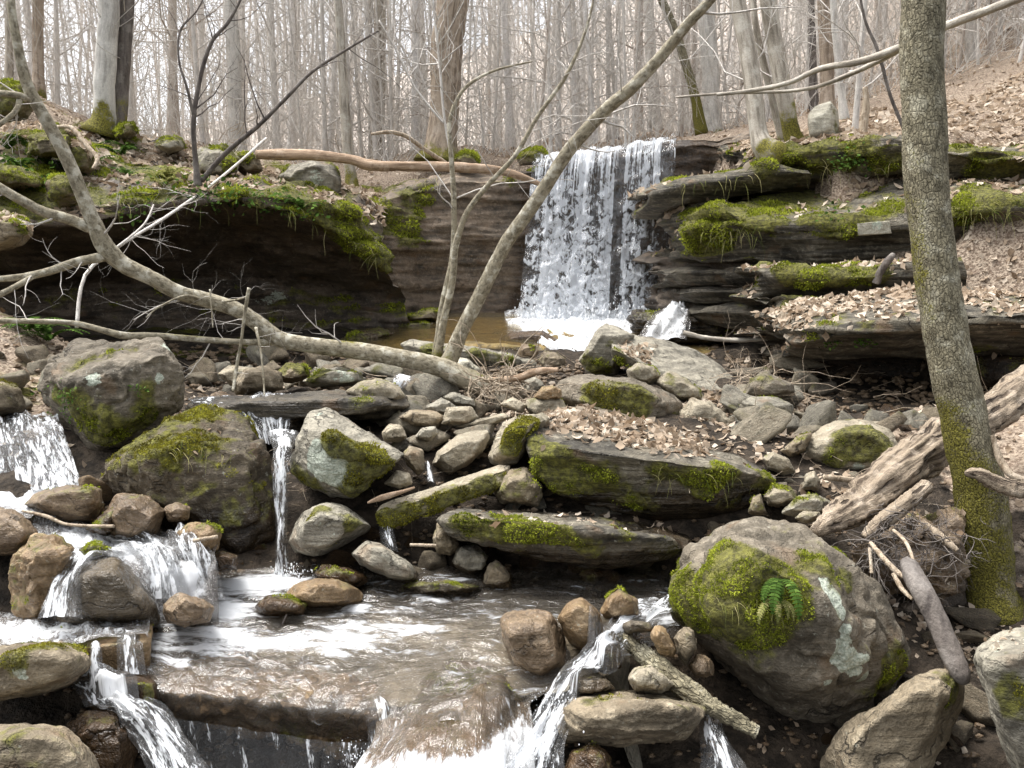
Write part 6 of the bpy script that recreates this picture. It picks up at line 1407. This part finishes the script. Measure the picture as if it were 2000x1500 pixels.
log('driftwood', 'thin pale stick curving behind the foreground tree at the right edge', 'driftwood', 'stick', [(1938, 850, 3.55, 8), (1955, 900, 3.5, 14), (1980, 930, 3.45, 14), (2050, 950, 3.4, 14)], seed=23)
log('pole', 'dark smooth pole leaning down to the right of the huge boulder', 'log', 'bark_dark', [(1766, 1090, 2.96, 16), (1776, 1105, 2.94, 34), (1800, 1150, 2.85, 42), (1830, 1210, 2.78, 42), (1855, 1270, 2.72, 42), (1878, 1318, 2.67, 38), (1886, 1334, 2.66, 18)], sides=20, rough=.05, seed=24)
log('rotten_log', 'rotten stick with grooves jammed between stones below the huge boulder', 'log', 'bark_mossy', [(1212, 1240, 2.86, 22), (1260, 1280, 2.78, 36), (1320, 1330, 2.66, 38), (1400, 1385, 2.55, 36), (1480, 1430, 2.5, 26)], sides=32, rough=.25, seed=25, n=90, ridge=.25)
log('stick', 'light brown stick lying across the stones above the driftwood', 'stick', 'stick', [(1608, 932, 4.0, 11), (1650, 936, 4.0, 12), (1712, 945, 4.0, 13)], seed=26)
log('stick', 'pale splintered stick resting above the plank like slab', 'stick', 'log', [(718, 982, 3.9, 4), (745, 972, 3.92, 12), (780, 962, 3.95, 9), (810, 952, 4.0, 4)], seed=27)
log('stick', 'yellowish stick across brown rocks at the left', 'stick', 'stick', [(45, 998, 3.45, 5), (90, 1008, 3.42, 7), (130, 1024, 3.4, 6), (222, 1028, 3.38, 7)], seed=28)
log('stick', 'short pale stick on the flat tan stone below the massive boulder', 'stick', 'stick', [(378, 1056, 3.3, 8), (425, 1048, 3.3, 8)], seed=29)
log('stick', 'thin dark stick poking from the pool edge', 'stick', 'bark_dark', [(1152 - 600, 1218, 3.2, 4), (560, 1200, 3.2, 3)], seed=30)
log('stick', 'short pale stick in the dark gap left of the long thin slab', 'stick', 'stick', [(800, 1064, 3.7, 6), (852, 1066, 3.7, 7)], seed=31)
log('stump', 'short dark stub sticking up from the bright moss cushion on the right bank', 'stub', 'bark_dark', [(1712, 552, 7.0, 16), (1720, 530, 6.95, 14), (1738, 505, 6.9, 14), (1745, 496, 6.9, 9)], seed=32)
log('dead_branch', 'bare branch lying over the root tangle towards the purple brown boulder', 'branch', 'log', [(955, 742, 6.0, 10), (1010, 738, 5.9, 13), (1050, 725, 5.85, 14), (1090, 722, 5.8, 9)], seed=33)
log('dead_branch', 'wet dark branch lying at the foot of the stepped rock right of the fall', 'branch', 'bark', [(1335, 650, 8.8, 10), (1380, 660, 8.7, 9), (1440, 664, 8.6, 9), (1500, 662, 8.5, 8)], seed=34)

def tangle(name, label, spots, n, L, r, mat, seed, down=.2):
    rng = np.random.default_rng(seed); mb = MB()
    for k in range(n):
        a, b, Y, s = spots[rng.integers(len(spots))]
        p = P(a + rng.normal(0, s), b + rng.normal(0, s * .6), Y + rng.normal(0, .08))
        d = rng.normal(0, 1, 3); d[2] = d[2] * .6 - down
        grow(mb, p, d, rng.uniform(*L), rng.uniform(*r), 1 if rng.random() < .5 else 0, rng, 4, .35, 0, (2,), 7)
    V, f, A = mb.arrays()
    o = mk(name, V, f, M[mat], None, {'moss': np.full(len(V), -.5)}, loc=V.mean(0)); return tag(o, label, 'twigs', kind='stuff')
tangle('root_tangle', 'tangle of fine roots and twigs at the base of the fallen trunk', [(960, 755, 5.9, 24), (985, 740, 5.9, 28), (1000, 780, 5.7, 24)], 110, (.15, .55), (.003, .008), 'stick', 61)
tangle('twig_pile', 'bleached twigs heaped under the right ledges beside the leaning slab', [(1470, 770, 6.2, 34), (1510, 740, 6.2, 30), (1450, 745, 6.4, 26), (1570, 780, 6.0, 30)], 60, (.2, .6), (.002, .0045), 'stick', 62, -.05)
tangle('root_mat', 'matted roots and debris hanging below the driftwood beside the huge boulder', [(1760, 1060, 3.35, 36), (1800, 1090, 3.3, 40), (1840, 1060, 3.4, 36), (1720, 1080, 3.3, 26), (1780, 1030, 3.4, 40)], 260, (.06, .24), (.001, .0035), 'bark_dark', 63, .7)
for k, (lab, q) in enumerate([('pale broken stick pointing down left under the driftwood', [(1700, 1060, 3.15, 8), (1730, 1095, 3.05, 11), (1755, 1120, 3.0, 11), (1775, 1132, 2.95, 5)]), ('thin stick dangling at the left of the root mat', [(1698, 1070, 3.1, 6), (1702, 1120, 3.05, 7)]),
                              ('pale stick angled along the dark smooth pole', [(1745, 1120, 2.95, 8), (1762, 1150, 2.9, 10), (1782, 1170, 2.85, 6)]), ('curved twig above the top of the dark smooth pole', [(1745, 1035, 3.2, 6), (1770, 1060, 3.1, 7), (1788, 1105, 3.0, 6)]), ('dark stick half buried in the root mat', [(1800, 1020, 3.4, 14), (1840, 1050, 3.35, 18), (1870, 1075, 3.3, 10)])]):
    log('stick', lab, 'stick', 'stick', q, seed=70 + k)
rock('debris', 'dark clump of soil and roots under the driftwood', [(1660, 1080), (1700, 1050), (1790, 1010), (1880, 1010), (1900, 1100), (1880, 1160), (1780, 1150), (1700, 1120)], 3.6, .4, 'wetbrown', 'soil_clump', 'soil clump', amp=.09, moss=(-.1, .2, .5), mossmat='mossold', dens=.4, sub=6, cuts=0)
rock('debris2', 'dark earth bank behind the foot of the foreground tree', [(1700, 1200), (1760, 1140), (1880, 1120), (2000, 1020), (2100, 1000), (2100, 1320), (1900, 1300), (1760, 1290)], 3.75, .4, 'cave', 'earth_bank', 'earth bank', amp=.09, moss=(-.4, .2, .4), mossmat='mossold', dens=.3, sub=6, cuts=0)

# ---- small stones, one by one
stone_proto = {}
def stone_mesh(i, mt):
    if (i, mt) in stone_proto: return stone_proto[(i, mt)]
    rng = np.random.default_rng(900 + i)
    pts = rng.normal(0, 1, (11, 3)); pts /= np.linalg.norm(pts, axis=1)[:, None]; pts *= [1, .8, rng.uniform(.45, .75)]
    c, N, D = hull_planes(pts); U, T = ico(4)
    den = np.maximum(U @ N.T, 0) / D[None]; r = (den ** 34).sum(1) ** (-1 / 34)
    V = c + U * r[:, None]; V = V + vnormals(V, T) * (fbm(V, 2.2, 4, i) * .06)[:, None]
    V /= np.abs(V[:, 0]).max()
    me = mk('stone', V, T, M[mt], None, {'moss': .4 * fbm(V, 1.5, 2, i) + .25 * V[:, 2] - .07 * (i % 5), 'lichen': np.full(len(V), -.4), 'wet': np.full(len(V), -.3 if mt != 'wetbrown' else .7)}, loc=(0, 0, 0))
    stone_proto[(i, mt)] = me
    me['unused'] = 1
    return me
rs = np.random.default_rng(17)
def stones(label, group, poly, n, size, mats, lift=.35, nm='stone', flat=1.0):
    poly = np.array(poly, float); lo, hi = poly.min(0), poly.max(0); k = 0; tries = 0
    while k < n and tries < n * 30:
        tries += 1
        a, b = rs.uniform(lo[0], hi[0]), rs.uniform(lo[1], hi[1])
        ins = False; j = len(poly) - 1
        for i in range(len(poly)):
            if (poly[i, 1] > b) != (poly[j, 1] > b) and a < (poly[j, 0] - poly[i, 0]) * (b - poly[i, 1]) / (poly[j, 1] - poly[i, 1]) + poly[i, 0]: ins = not ins
            j = i
        if not ins: continue
        p = ray_ground(a, b); s = 1.25 * (size[0] + (size[1] - size[0]) * rs.random() ** 2.0) * p[1] / F * .5
        mt = mats[rs.integers(len(mats))]; o = stone_mesh(int(rs.integers(10)), mt)
        if 'unused' in o: del o['unused']
        else: o = o.copy(); COL.objects.link(o)
        o.location = p + [0, 0, s * lift]; o.rotation_euler = (rs.normal(0, .35), rs.normal(0, .35), rs.uniform(0, 6.28)); o.scale = (s, s, s) if nm == 'stone' else (s, s * rs.uniform(.55, .9), s * flat * rs.uniform(.6, 1.2))
        if nm != 'stone': o.name = nm
        tag(o, label, nm.replace('_', ' '), group, 'thing'); k += 1
stones('small rounded stone in the rubble between the lichen patched boulder and the fallen trunk', 'rubble stones in the middle', [(730, 760), (960, 745), (1040, 790), (940, 860), (840, 890), (790, 880), (740, 850)], 52, (14, 60), ['tan', 'grey', 'tan', 'brown', 'pale'])
stones('small stone at the mouth of the hollow under the fallen trunk', 'stones at the mouth of the hollow', [(370, 720), (520, 700), (740, 715), (780, 745), (600, 765), (370, 770)], 29, (18, 60), ['brown', 'tan', 'grey', 'brown'])
stones('small stone on the leafy ground between the right boulders and the dark hollow', 'stones under the right ledges', [(1380, 800), (1550, 760), (1620, 800), (1640, 860), (1560, 900), (1440, 870)], 21, (16, 55), ['tan', 'grey', 'brown'])
stones('flat dark stone along the floor of the right hand hollow', 'stones in the right hollow', [(1560, 815), (1700, 800), (1860, 815), (1870, 850), (1700, 850)], 16, (25, 70), ['brown', 'grey', 'wetbrown'])
stones('dark wet stone in the shade between the pool and the long thin slab', 'wet stones behind the pool', [(560, 1070), (720, 1040), (900, 1060), (1300, 1090), (1290, 1160), (940, 1140), (760, 1120), (600, 1130)], 28, (22, 70), ['wetbrown', 'wetbrown', 'brown'])
stones('stone wedged in the gap under the leaf covered slab', 'stones under the leaf covered slab', [(960, 960), (1060, 960), (1400, 1010), (1440, 1060), (1200, 1020), (1000, 1000)], 13, (30, 70), ['brown', 'grey'])
stones('brown wet stone beside the thin spout and the massive boulder', 'wet stones by the spout', [(400, 1060), (520, 1060), (545, 1110), (470, 1130), (400, 1110)], 11, (22, 50), ['wetbrown'])
stones('mossy stone at the left edge below the leaf topped rock', 'mossy stones at the left edge', [(-40, 690), (70, 680), (120, 720), (60, 790), (-40, 800)], 9, (30, 80), ['brown', 'tan'])
stones('stone between the driftwood and the mossy boulder on the right', 'stones by the driftwood', [(1480, 930), (1600, 940), (1700, 930), (1640, 1000), (1540, 1010), (1480, 990)], 11, (18, 55), ['tan', 'brown', 'grey'])
stones('small wet stone by the foot of the right hand chute', 'wet stones of the right chute', [(1090, 1190), (1300, 1210), (1390, 1310), (1290, 1350), (1120, 1330)], 11, (18, 45), ['wetbrown', 'orange', 'brown'])
stones('pebble in the shadow of the stones at the bottom right', 'stones at the bottom right', [(1400, 1420), (1600, 1420), (1900, 1300), (1900, 1500), (1400, 1500)], 9, (30, 80), ['wetbrown', 'brown'])
stones('small brown stone along the wet ledge at the left', 'stones at the left ledge', [(0, 960), (200, 940), (330, 980), (330, 1060), (60, 1060)], 8, (18, 45), ['wetbrown', 'brown'])
S_ = dict(nm='rock_slab', flat=.75, lift=.42)
stones('angular broken slab tilted in the rubble between the plank like slab and the fallen trunk', 'broken slabs in the middle rubble', [(720, 770), (960, 750), (1040, 800), (960, 880), (820, 900), (760, 880)], 20, (60, 105), ['grey', 'tan', 'brown', 'grey'], **S_)
stones('angular broken slab lying between the leaning slab and the right hollow', 'broken slabs under the right ledges', [(1450, 740), (1560, 730), (1640, 800), (1640, 870), (1470, 870), (1440, 810)], 16, (60, 115), ['grey', 'purple', 'brown', 'tan'], **S_)
stones('angular slab lying at the mouth of the hollow below the fallen trunk', 'broken slabs at the hollow', [(370, 725), (560, 700), (760, 720), (760, 760), (560, 765), (380, 765)], 12, (60, 110), ['brown', 'grey'], **S_)
stones('angular brown block at the foot of the left cascades', 'wet blocks by the left cascades', [(-20, 1050), (60, 1060), (300, 1190), (430, 1110), (330, 980), (0, 960)], 8, (60, 100), ['wetbrown', 'orange'], **S_)
stones('angular dark block in the shade right of the huge boulder', 'dark blocks at the bottom right', [(1480, 1400), (1620, 1430), (1900, 1180), (1960, 1500), (1400, 1500)], 10, (70, 140), ['shadebrown', 'brown'], **S_)
for o in list(stone_proto.values()):
    if 'unused' in o: bpy.data.objects.remove(o)

# ---- loose fallen twigs lying about
rtw = np.random.default_rng(71); tm = MB()
for i in range(330):
    a, b = rtw.uniform(380, 1950), rtw.uniform(700, 1020)
    if i % 3 == 0: a, b = rtw.uniform(0, 700), rtw.uniform(260, 400)
    p = ray_ground(a, b, 2.5, 13); d = rtw.normal(0, 1, 3) * [1, .6, .25]
    grow(tm, p + [0, 0, rtw.uniform(.02, .12)], d, rtw.uniform(.12, .5) * p[1] / 5, .0011 * p[1] / 3 * rtw.uniform(.6, 1.6), int(rtw.random() < .4), rtw, 4, .18, -.01, (2,), 6)
V, f, A = tm.arrays()
o = mk('fallen_twigs', V, f, M['stick'], None, {'moss': np.full(len(V), -.5)}, loc=V.mean(0)); tag(o, 'loose dry twigs strewn over stones and banks', 'twigs', kind='stuff')

# ---- gravel nobody could count
rgv = np.random.default_rng(44); U2, T2 = ico(2); gm = MB()
yy = 2.4 + 7.5 * rgv.random(7000) ** 1.2; xx = rgv.uniform(-.62, .62, 7000) * yy; zz = Z(xx, yy)
for x_, y_, z_ in zip(xx, yy, zz):
    if z_ > .95: continue
    s_ = y_ * rgv.uniform(.0016, .0055)
    gm.add(np.array([x_, y_, z_ + .01]) + (U2 * (1 + .25 * rgv.normal(0, 1, (len(U2), 1)))) * [s_, s_ * rgv.uniform(.6, 1), s_ * rgv.uniform(.4, .7)], T2)
V, f, A = gm.arrays()
o = mk('gravel', V, f, M['wetbrown'], None, {'moss': np.full(len(V), -.5), 'lichen': np.full(len(V), -.5), 'wet': np.full(len(V), .45)}, loc=(0, 5, .3)); tag(o, 'dark wet gravel filling the gaps between the boulders', 'gravel', kind='stuff')

# ---- dead leaves
rl = np.random.default_rng(8)
LB = []
def litter_on(key, n, size, fn, tilt=.4, nzmin=.35, curl=1.0):
    if key == 'ground': V, T = GP, tri_of(GQ)
    else: _, V, T, _, _ = ROCKS[key]
    N = vnormals(V, T); px, dep = to_px(V)
    w = fn(V, px) * (N[:, 2] > nzmin)
    p, nn = sample(V, T, np.clip(w, 0, None), n, rl)
    LB.append(leaves_at(p, nn, size * (p[:, 1] if len(p) else 1), rl, tilt, curl))
def flush(name, label):
    V = np.concatenate([a for a, _, _ in LB]); n = 0; Fs = []
    for a, f, _ in LB: Fs.append(f + n); n += len(a)
    o = mk(name, V, np.concatenate(Fs), M['leaf'], None, {'tint': np.concatenate([t for _, _, t in LB])}, loc=V.mean(0), smooth=False)
    LB.clear(); return tag(o, label, 'leaf litter', kind='stuff')
def box(px, a, b, c, d, soft=20):
    return sstep(a - soft, a + soft, px[:, 0]) * (1 - sstep(b - soft, b + soft, px[:, 0])) * sstep(c - soft * .5, c + soft * .5, px[:, 1]) * (1 - sstep(d - soft * .5, d + soft * .5, px[:, 1]))
def ramp_slab(V, px):   # leaves drifted on the rear half of the slab
    ln = np.interp(px[:, 0], [1030, 1120, 1250, 1370, 1450], [850, 868, 890, 905, 905])
    return (1 - sstep(-26, 2, px[:, 1] - ln)) * sstep(1040, 1080, px[:, 0]) * (1 - sstep(1360, 1420, px[:, 0]))
litter_on('leafslab', 1500, .0145, ramp_slab, .55)
litter_on('leafslab', 60, .013, lambda V, px: box(px, 1050, 1500, 800, 930), .3)
flush('leaf_litter', 'thick drift of dry tan leaves on the big flat slab')
litter_on('lowslab', 110, .013, lambda V, px: box(px, 930, 1340, 985, 1040), .5)
flush('leaf_litter', 'thin line of dead leaves along the back of the long thin slab')
litter_on('overhang', 3600, .0115, lambda V, px: (.25 + sstep(-.2, .4, fbm(V, 1.1, 3, 77))) * (1 - sstep(.4, .55, ROCKS['overhang'][4])) * box(px, -80, 760, 200, 430), .45, .45)
for k in ('lcorner', 'lm4'): litter_on(k, 160, .0115, lambda V, px: np.ones(len(V)), .45)
flush('leaf_litter', 'brown leaf litter covering the top of the left overhang')
for k, n in (('edge_b', 1000), ('edge_c', 420), ('edge_h', 1500), ('edge_f', 260), ('edge_g', 130), ('edge_a', 60), ('edge_i', 60)):
    litter_on(k, n, .0115, lambda V, px, k=k: (.15 + sstep(-.1, .4, fbm(V, 1.3, 3, 78))) * (1 - sstep(.4, .55, ROCKS[k][4])), .45, .5)
litter_on('slabA', 60, .010, lambda V, px: box(px, 1215, 1270, 675, 710, 10), .4)
flush('leaf_litter', 'pale dead leaves strewn over the ledges of the right bank')
litter_on('ground', 10000, .0105, lambda V, px: ((V[:, 0] > 2.2) & (V[:, 1] > 3.6) & (V[:, 1] < 12)) * sstep(.2, .5, g_leaf), .45)
litter_on('ground', 2600, .0115, lambda V, px: ((V[:, 0] < -2.3) & (V[:, 1] > 4.4) & (V[:, 1] < 8)) * sstep(.3, .6, V[:, 2]) * (.3 + sstep(0, .4, fbm(V, 1, 3, 9))), .45)
litter_on('ground', 22000, .0062, lambda V, px: ((V[:, 1] > 8.5) & (V[:, 1] < 26)) * (g_leaf > .5) / (V[:, 1] / 10) ** .8, .5)
litter_on('ground', 1500, .012, lambda V, px: box(px, 940, 1120, 760, 830) + box(px, 1330, 1620, 770, 900) * .8 + box(px, 1560, 1720, 920, 1010) * 1.2 + .03 * box(px, 400, 1500, 700, 900), .5)
litter_on('ground', 420, .0115, lambda V, px: box(px, 1480, 2050, 1100, 1500) * (V[:, 1] < 4.5) * (.2 + sstep(0, .5, fbm(V, 2.5, 3, 31))), .5)
for k_ in ('debris', 'debris2'): litter_on(k_, 130, .0115, lambda V, px: np.ones(len(V)), .6, .1)
flush('leaf_litter', 'brown fallen leaves over the banks and hillside')
litter_on('r42', 60, .010, lambda V, px: box(px, 1930, 2100, 1200, 1300), .8, .1, 1.4)
flush('leaf_litter', 'curled dead leaves on the lichened boulder at the right edge')
litter_on('big2', 14, .010, lambda V, px: box(px, 370, 430, 830, 890, 8), .5, -.5, 1.2)
flush('leaf_litter', 'few curled leaves caught in moss on the massive dark boulder')

# ---- ferns and small plants
def fern(name, label, base, n, L, rng, droop=.9, group=None, hang=0, mat='green', face=(0, -1, 0)):
    root = empty(name, base, label, 'fern', group)
    mb = MB()
    for k in range(n):
        th = rng.uniform(0, 2 * math.pi) if not hang else rng.normal(-math.pi / 2, .85)
        l = L * rng.uniform(.6, 1.1); m = 15
        t = np.linspace(0, 1, m)
        el = 1.0 - droop * 1.5 * t if not hang else .5 - hang * 2.2 * t
        dxy = np.array([math.cos(th), math.sin(th)])
        dd = np.stack([dxy[0] * np.cos(el), dxy[1] * np.cos(el), np.sin(el)], 1)
        pth = base + np.cumsum(dd, 0) * l / m
        V, T, Q = tube(pth, np.linspace(.0022, .0008, m) * (L / .25), 3, False); mb.add(V, T, Q, .3)
        sd = np.array([-dxy[1], dxy[0], 0])
        for i in range(1, m):
            w = l * .125 * math.sin(math.pi * min(1, (i / m) * .85 + .15)) ** .7
            for s in (-1, 1):
                a = pth[i]; f = dd[i]; up = np.cross(sd, f)
                tip = a + sd * s * w + f * w * .25 - up * 0 + [0, 0, -.15 * w]
                mid = (a + tip) / 2
                hw = l / m * .42
                mb.add(np.array([a - f * hw, mid - f * hw * 1.0 + [0, 0, .1 * w], tip, mid + f * hw * 1.0 + [0, 0, .1 * w], a + f * hw]), np.array([(0, 1, 4), (1, 3, 4), (1, 2, 3)]), None, np.clip(.45 + rng.normal(0, .2), 0, 1))
    V, f, A = mb.arrays()
    mk('fronds', V, f, M[mat], root, {'tint': A}, smooth=False)
    return root
rf = np.random.default_rng(31)
_, mv, _, mn, _ = ROCKS['main']
def on_rock(key, a, b, out=.01):
    _, V, T, N, _ = ROCKS[key]; px, dep = to_px(V); fac = ((CAM - V) * N).sum(1)
    k = np.argmin((px[:, 0] - a) ** 2 + (px[:, 1] - b) ** 2 + np.where(fac > 0, 0, 1e7)); return V[k] + N[k] * out
fern('fern', 'small bright green fern growing on the front of the huge boulder', on_rock('main', 1522, 1135), 5, .20, rf, hang=.9)
fern('dead_fern', 'withered brown fern fronds hanging below the green fern', on_rock('main', 1515, 1170), 6, .13, rf, hang=1.0, mat='grass')
fl_ = [(60, 300, 'overhang'), (110, 308, 'overhang'), (150, 318, 'overhang'), (25, 275, 'overhang'), (235, 310, 'overhang'), (255, 300, 'overhang'), (330, 355, 'overhang'), (40, 330, 'overhang'), (180, 325, 'overhang'), (245, 350, 'overhang'), (15, 300, 'overhang'), (320, 372, 'overhang'), (590, 410, 'overhang')]
for a, b, k in fl_:
    fern('fern', 'drooping tuft of evergreen fern among moss on the left bank', on_rock(k, a, b, .01), 9, .42, rf, droop=1.0, group='ferns on the left bank', mat='grass' if rf.random() < .4 else 'green')
for a, b, Y in ((80, 655, 6.0), (55, 650, 6.0), (95, 670, 5.9)):
    p = ray_ground(a, b); fern('fern', 'dark green fern on the leafy ground at the left edge', p, 9, .35, rf, droop=1.0, group='ferns at the left edge')
def sprigs(label, spots, rng, size=.022):
    """low patch of round green leaves"""
    mb = []
    for key, a, b, r, n in spots:
        p0 = on_rock(key, a, b, .02); s = r * p0[1] / F
        p = p0 + rng.normal(0, 1, (n, 3)) * [s, s * .5, s * .6]
        mb.append(leaves_at(p, np.tile([0, -.5, .8], (n, 1)), size * p0[1] / 5, rng, .5, .4))
    V = np.concatenate([a for a, _, _ in mb]); n = 0; Fs = []
    for a, f, _ in mb: Fs.append(f + n); n += len(a)
    o = mk('leafy_sprigs', V, np.concatenate(Fs), M['green'], None, {'tint': np.concatenate([t for _, _, t in mb])}, loc=V.mean(0), smooth=False)
    return tag(o, label, 'small plants', kind='stuff')
sprigs('small round leaved green plants edging the left overhang', [('overhang', 400, 385, 26, 120), ('overhang', 470, 385, 24, 100), ('overhang', 530, 392, 24, 100), ('overhang', 350, 385, 20, 70), ('overhang', 250, 408, 22, 60), ('overhang', 60, 365, 30, 120), ('overhang', 120, 330, 30, 120), ('overhang', 590, 415, 20, 60), ('overhang', 30, 330, 26, 90)], rf, .028)
sprigs('small green leaves growing in the moss of the right ledges', [('edge_b', 1690, 310, 20, 90), ('edge_b', 1660, 315, 22, 90), ('edge_h', 1690, 664, 12, 60), ('edge_h', 1620, 668, 10, 30), ('edge_c', 1640, 425, 20, 50)], rf, .026)
sprigs('bright green sprigs on the moss of the purplish upper left boulder', [('ul', 140, 770, 20, 120), ('ul', 135, 800, 18, 60), ('ul', 270, 760, 12, 40)], rf, .018)
# grass wisps and hanging rootlets on the ledges
mb = MB(); rg = np.random.default_rng(12)
for key, a0, b0, a1, b1, n in (('overhang', 560, 410, 750, 500, 22), ('overhang', 200, 400, 560, 395, 24), ('edge_a', 1330, 360, 1480, 345, 22), ('edge_b', 1540, 330, 1760, 325, 30), ('edge_c', 1380, 470, 1480, 440, 40), ('cliff', 700, 380, 860, 350, 60), ('edge_c', 1880, 420, 1990, 410, 40), ('leafslab', 1260, 915, 1500, 945, 18), ('main', 1400, 1180, 1560, 1190, 30), ('big2', 330, 880, 500, 880, 30)):
    for i in range(n):
        t = rg.random(); p = on_rock(key, a0 + (a1 - a0) * t + rg.normal(0, 6), b0 + (b1 - b0) * t + rg.normal(0, 8), .005)
        l = p[1] * rg.uniform(.012, .035); d = np.array([rg.normal(0, .5), -.6, rg.uniform(-.2, .8)]); q = [p]
        for j in range(5): d = d + [rg.normal(0, .15), 0, -.45]; d = d / np.linalg.norm(d); q.append(q[-1] + d * l / 5)
        mb.add(*tube(np.array(q), np.linspace(1, .3, 6) * p[1] * .00042, 3, False), rg.random())
o = mb.build('grass_wisps', M['grass'], None, loc=(0, 7, 2)); tag(o, 'dry grass wisps and rootlets hanging from mossy ledge edges', 'grass', kind='stuff')
# ------------------------------------------------------------------ light
SUN_EL, SUN_AZ = math.radians(68), math.radians(-72)     # azimuth from +Y towards +X: sun high on the left
w = bpy.data.worlds.new('World'); S.world = w; w.use_nodes = True
wt_ = w.node_tree; bg = wt_.nodes['Background']
sky = wt_.nodes.new('ShaderNodeTexSky'); sky.sky_type = 'NISHITA'; sky.sun_disc = False
sky.sun_elevation = SUN_EL; sky.sun_rotation = SUN_AZ
sky.air_density = 1.0; sky.dust_density = 4.0; sky.ozone_density = 1.0
hs = wt_.nodes.new('ShaderNodeHueSaturation'); hs.inputs['Saturation'].default_value = .22; hs.inputs['Value'].default_value = 2.7
wt_.links.new(sky.outputs[0], hs.inputs['Color']); wt_.links.new(hs.outputs[0], bg.inputs[0])
bg.inputs[1].default_value = .15
sd_ = bpy.data.lights.new('sun', 'SUN'); so = bpy.data.objects.new('sun', sd_); COL.objects.link(so)
sd_.energy = 4.6; sd_.angle = math.radians(32); sd_.color = (1, .98, .95)
dv = Vector((math.sin(SUN_AZ) * math.cos(SUN_EL), math.cos(SUN_AZ) * math.cos(SUN_EL), math.sin(SUN_EL)))
so.rotation_euler = dv.to_track_quat('Z', 'Y').to_euler()
so.location = (0, 0, 30)
S.view_settings.view_transform = 'Standard'; S.view_settings.look = 'None'; S.view_settings.exposure = 0; S.view_settings.gamma = 1
S.render.engine = 'CYCLES'
S.cycles.max_bounces = 6; S.cycles.diffuse_bounces = 3; S.cycles.glossy_bounces = 2; S.cycles.transparent_max_bounces = 12; S.cycles.transmission_bounces = 2
S.cycles.caustics_reflective = False; S.cycles.caustics_refractive = False
S.cycles.use_denoising = True
try: S.cycles.denoiser = 'OPENIMAGEDENOISE'
except Exception: pass
S.cycles.sample_clamp_indirect = 6
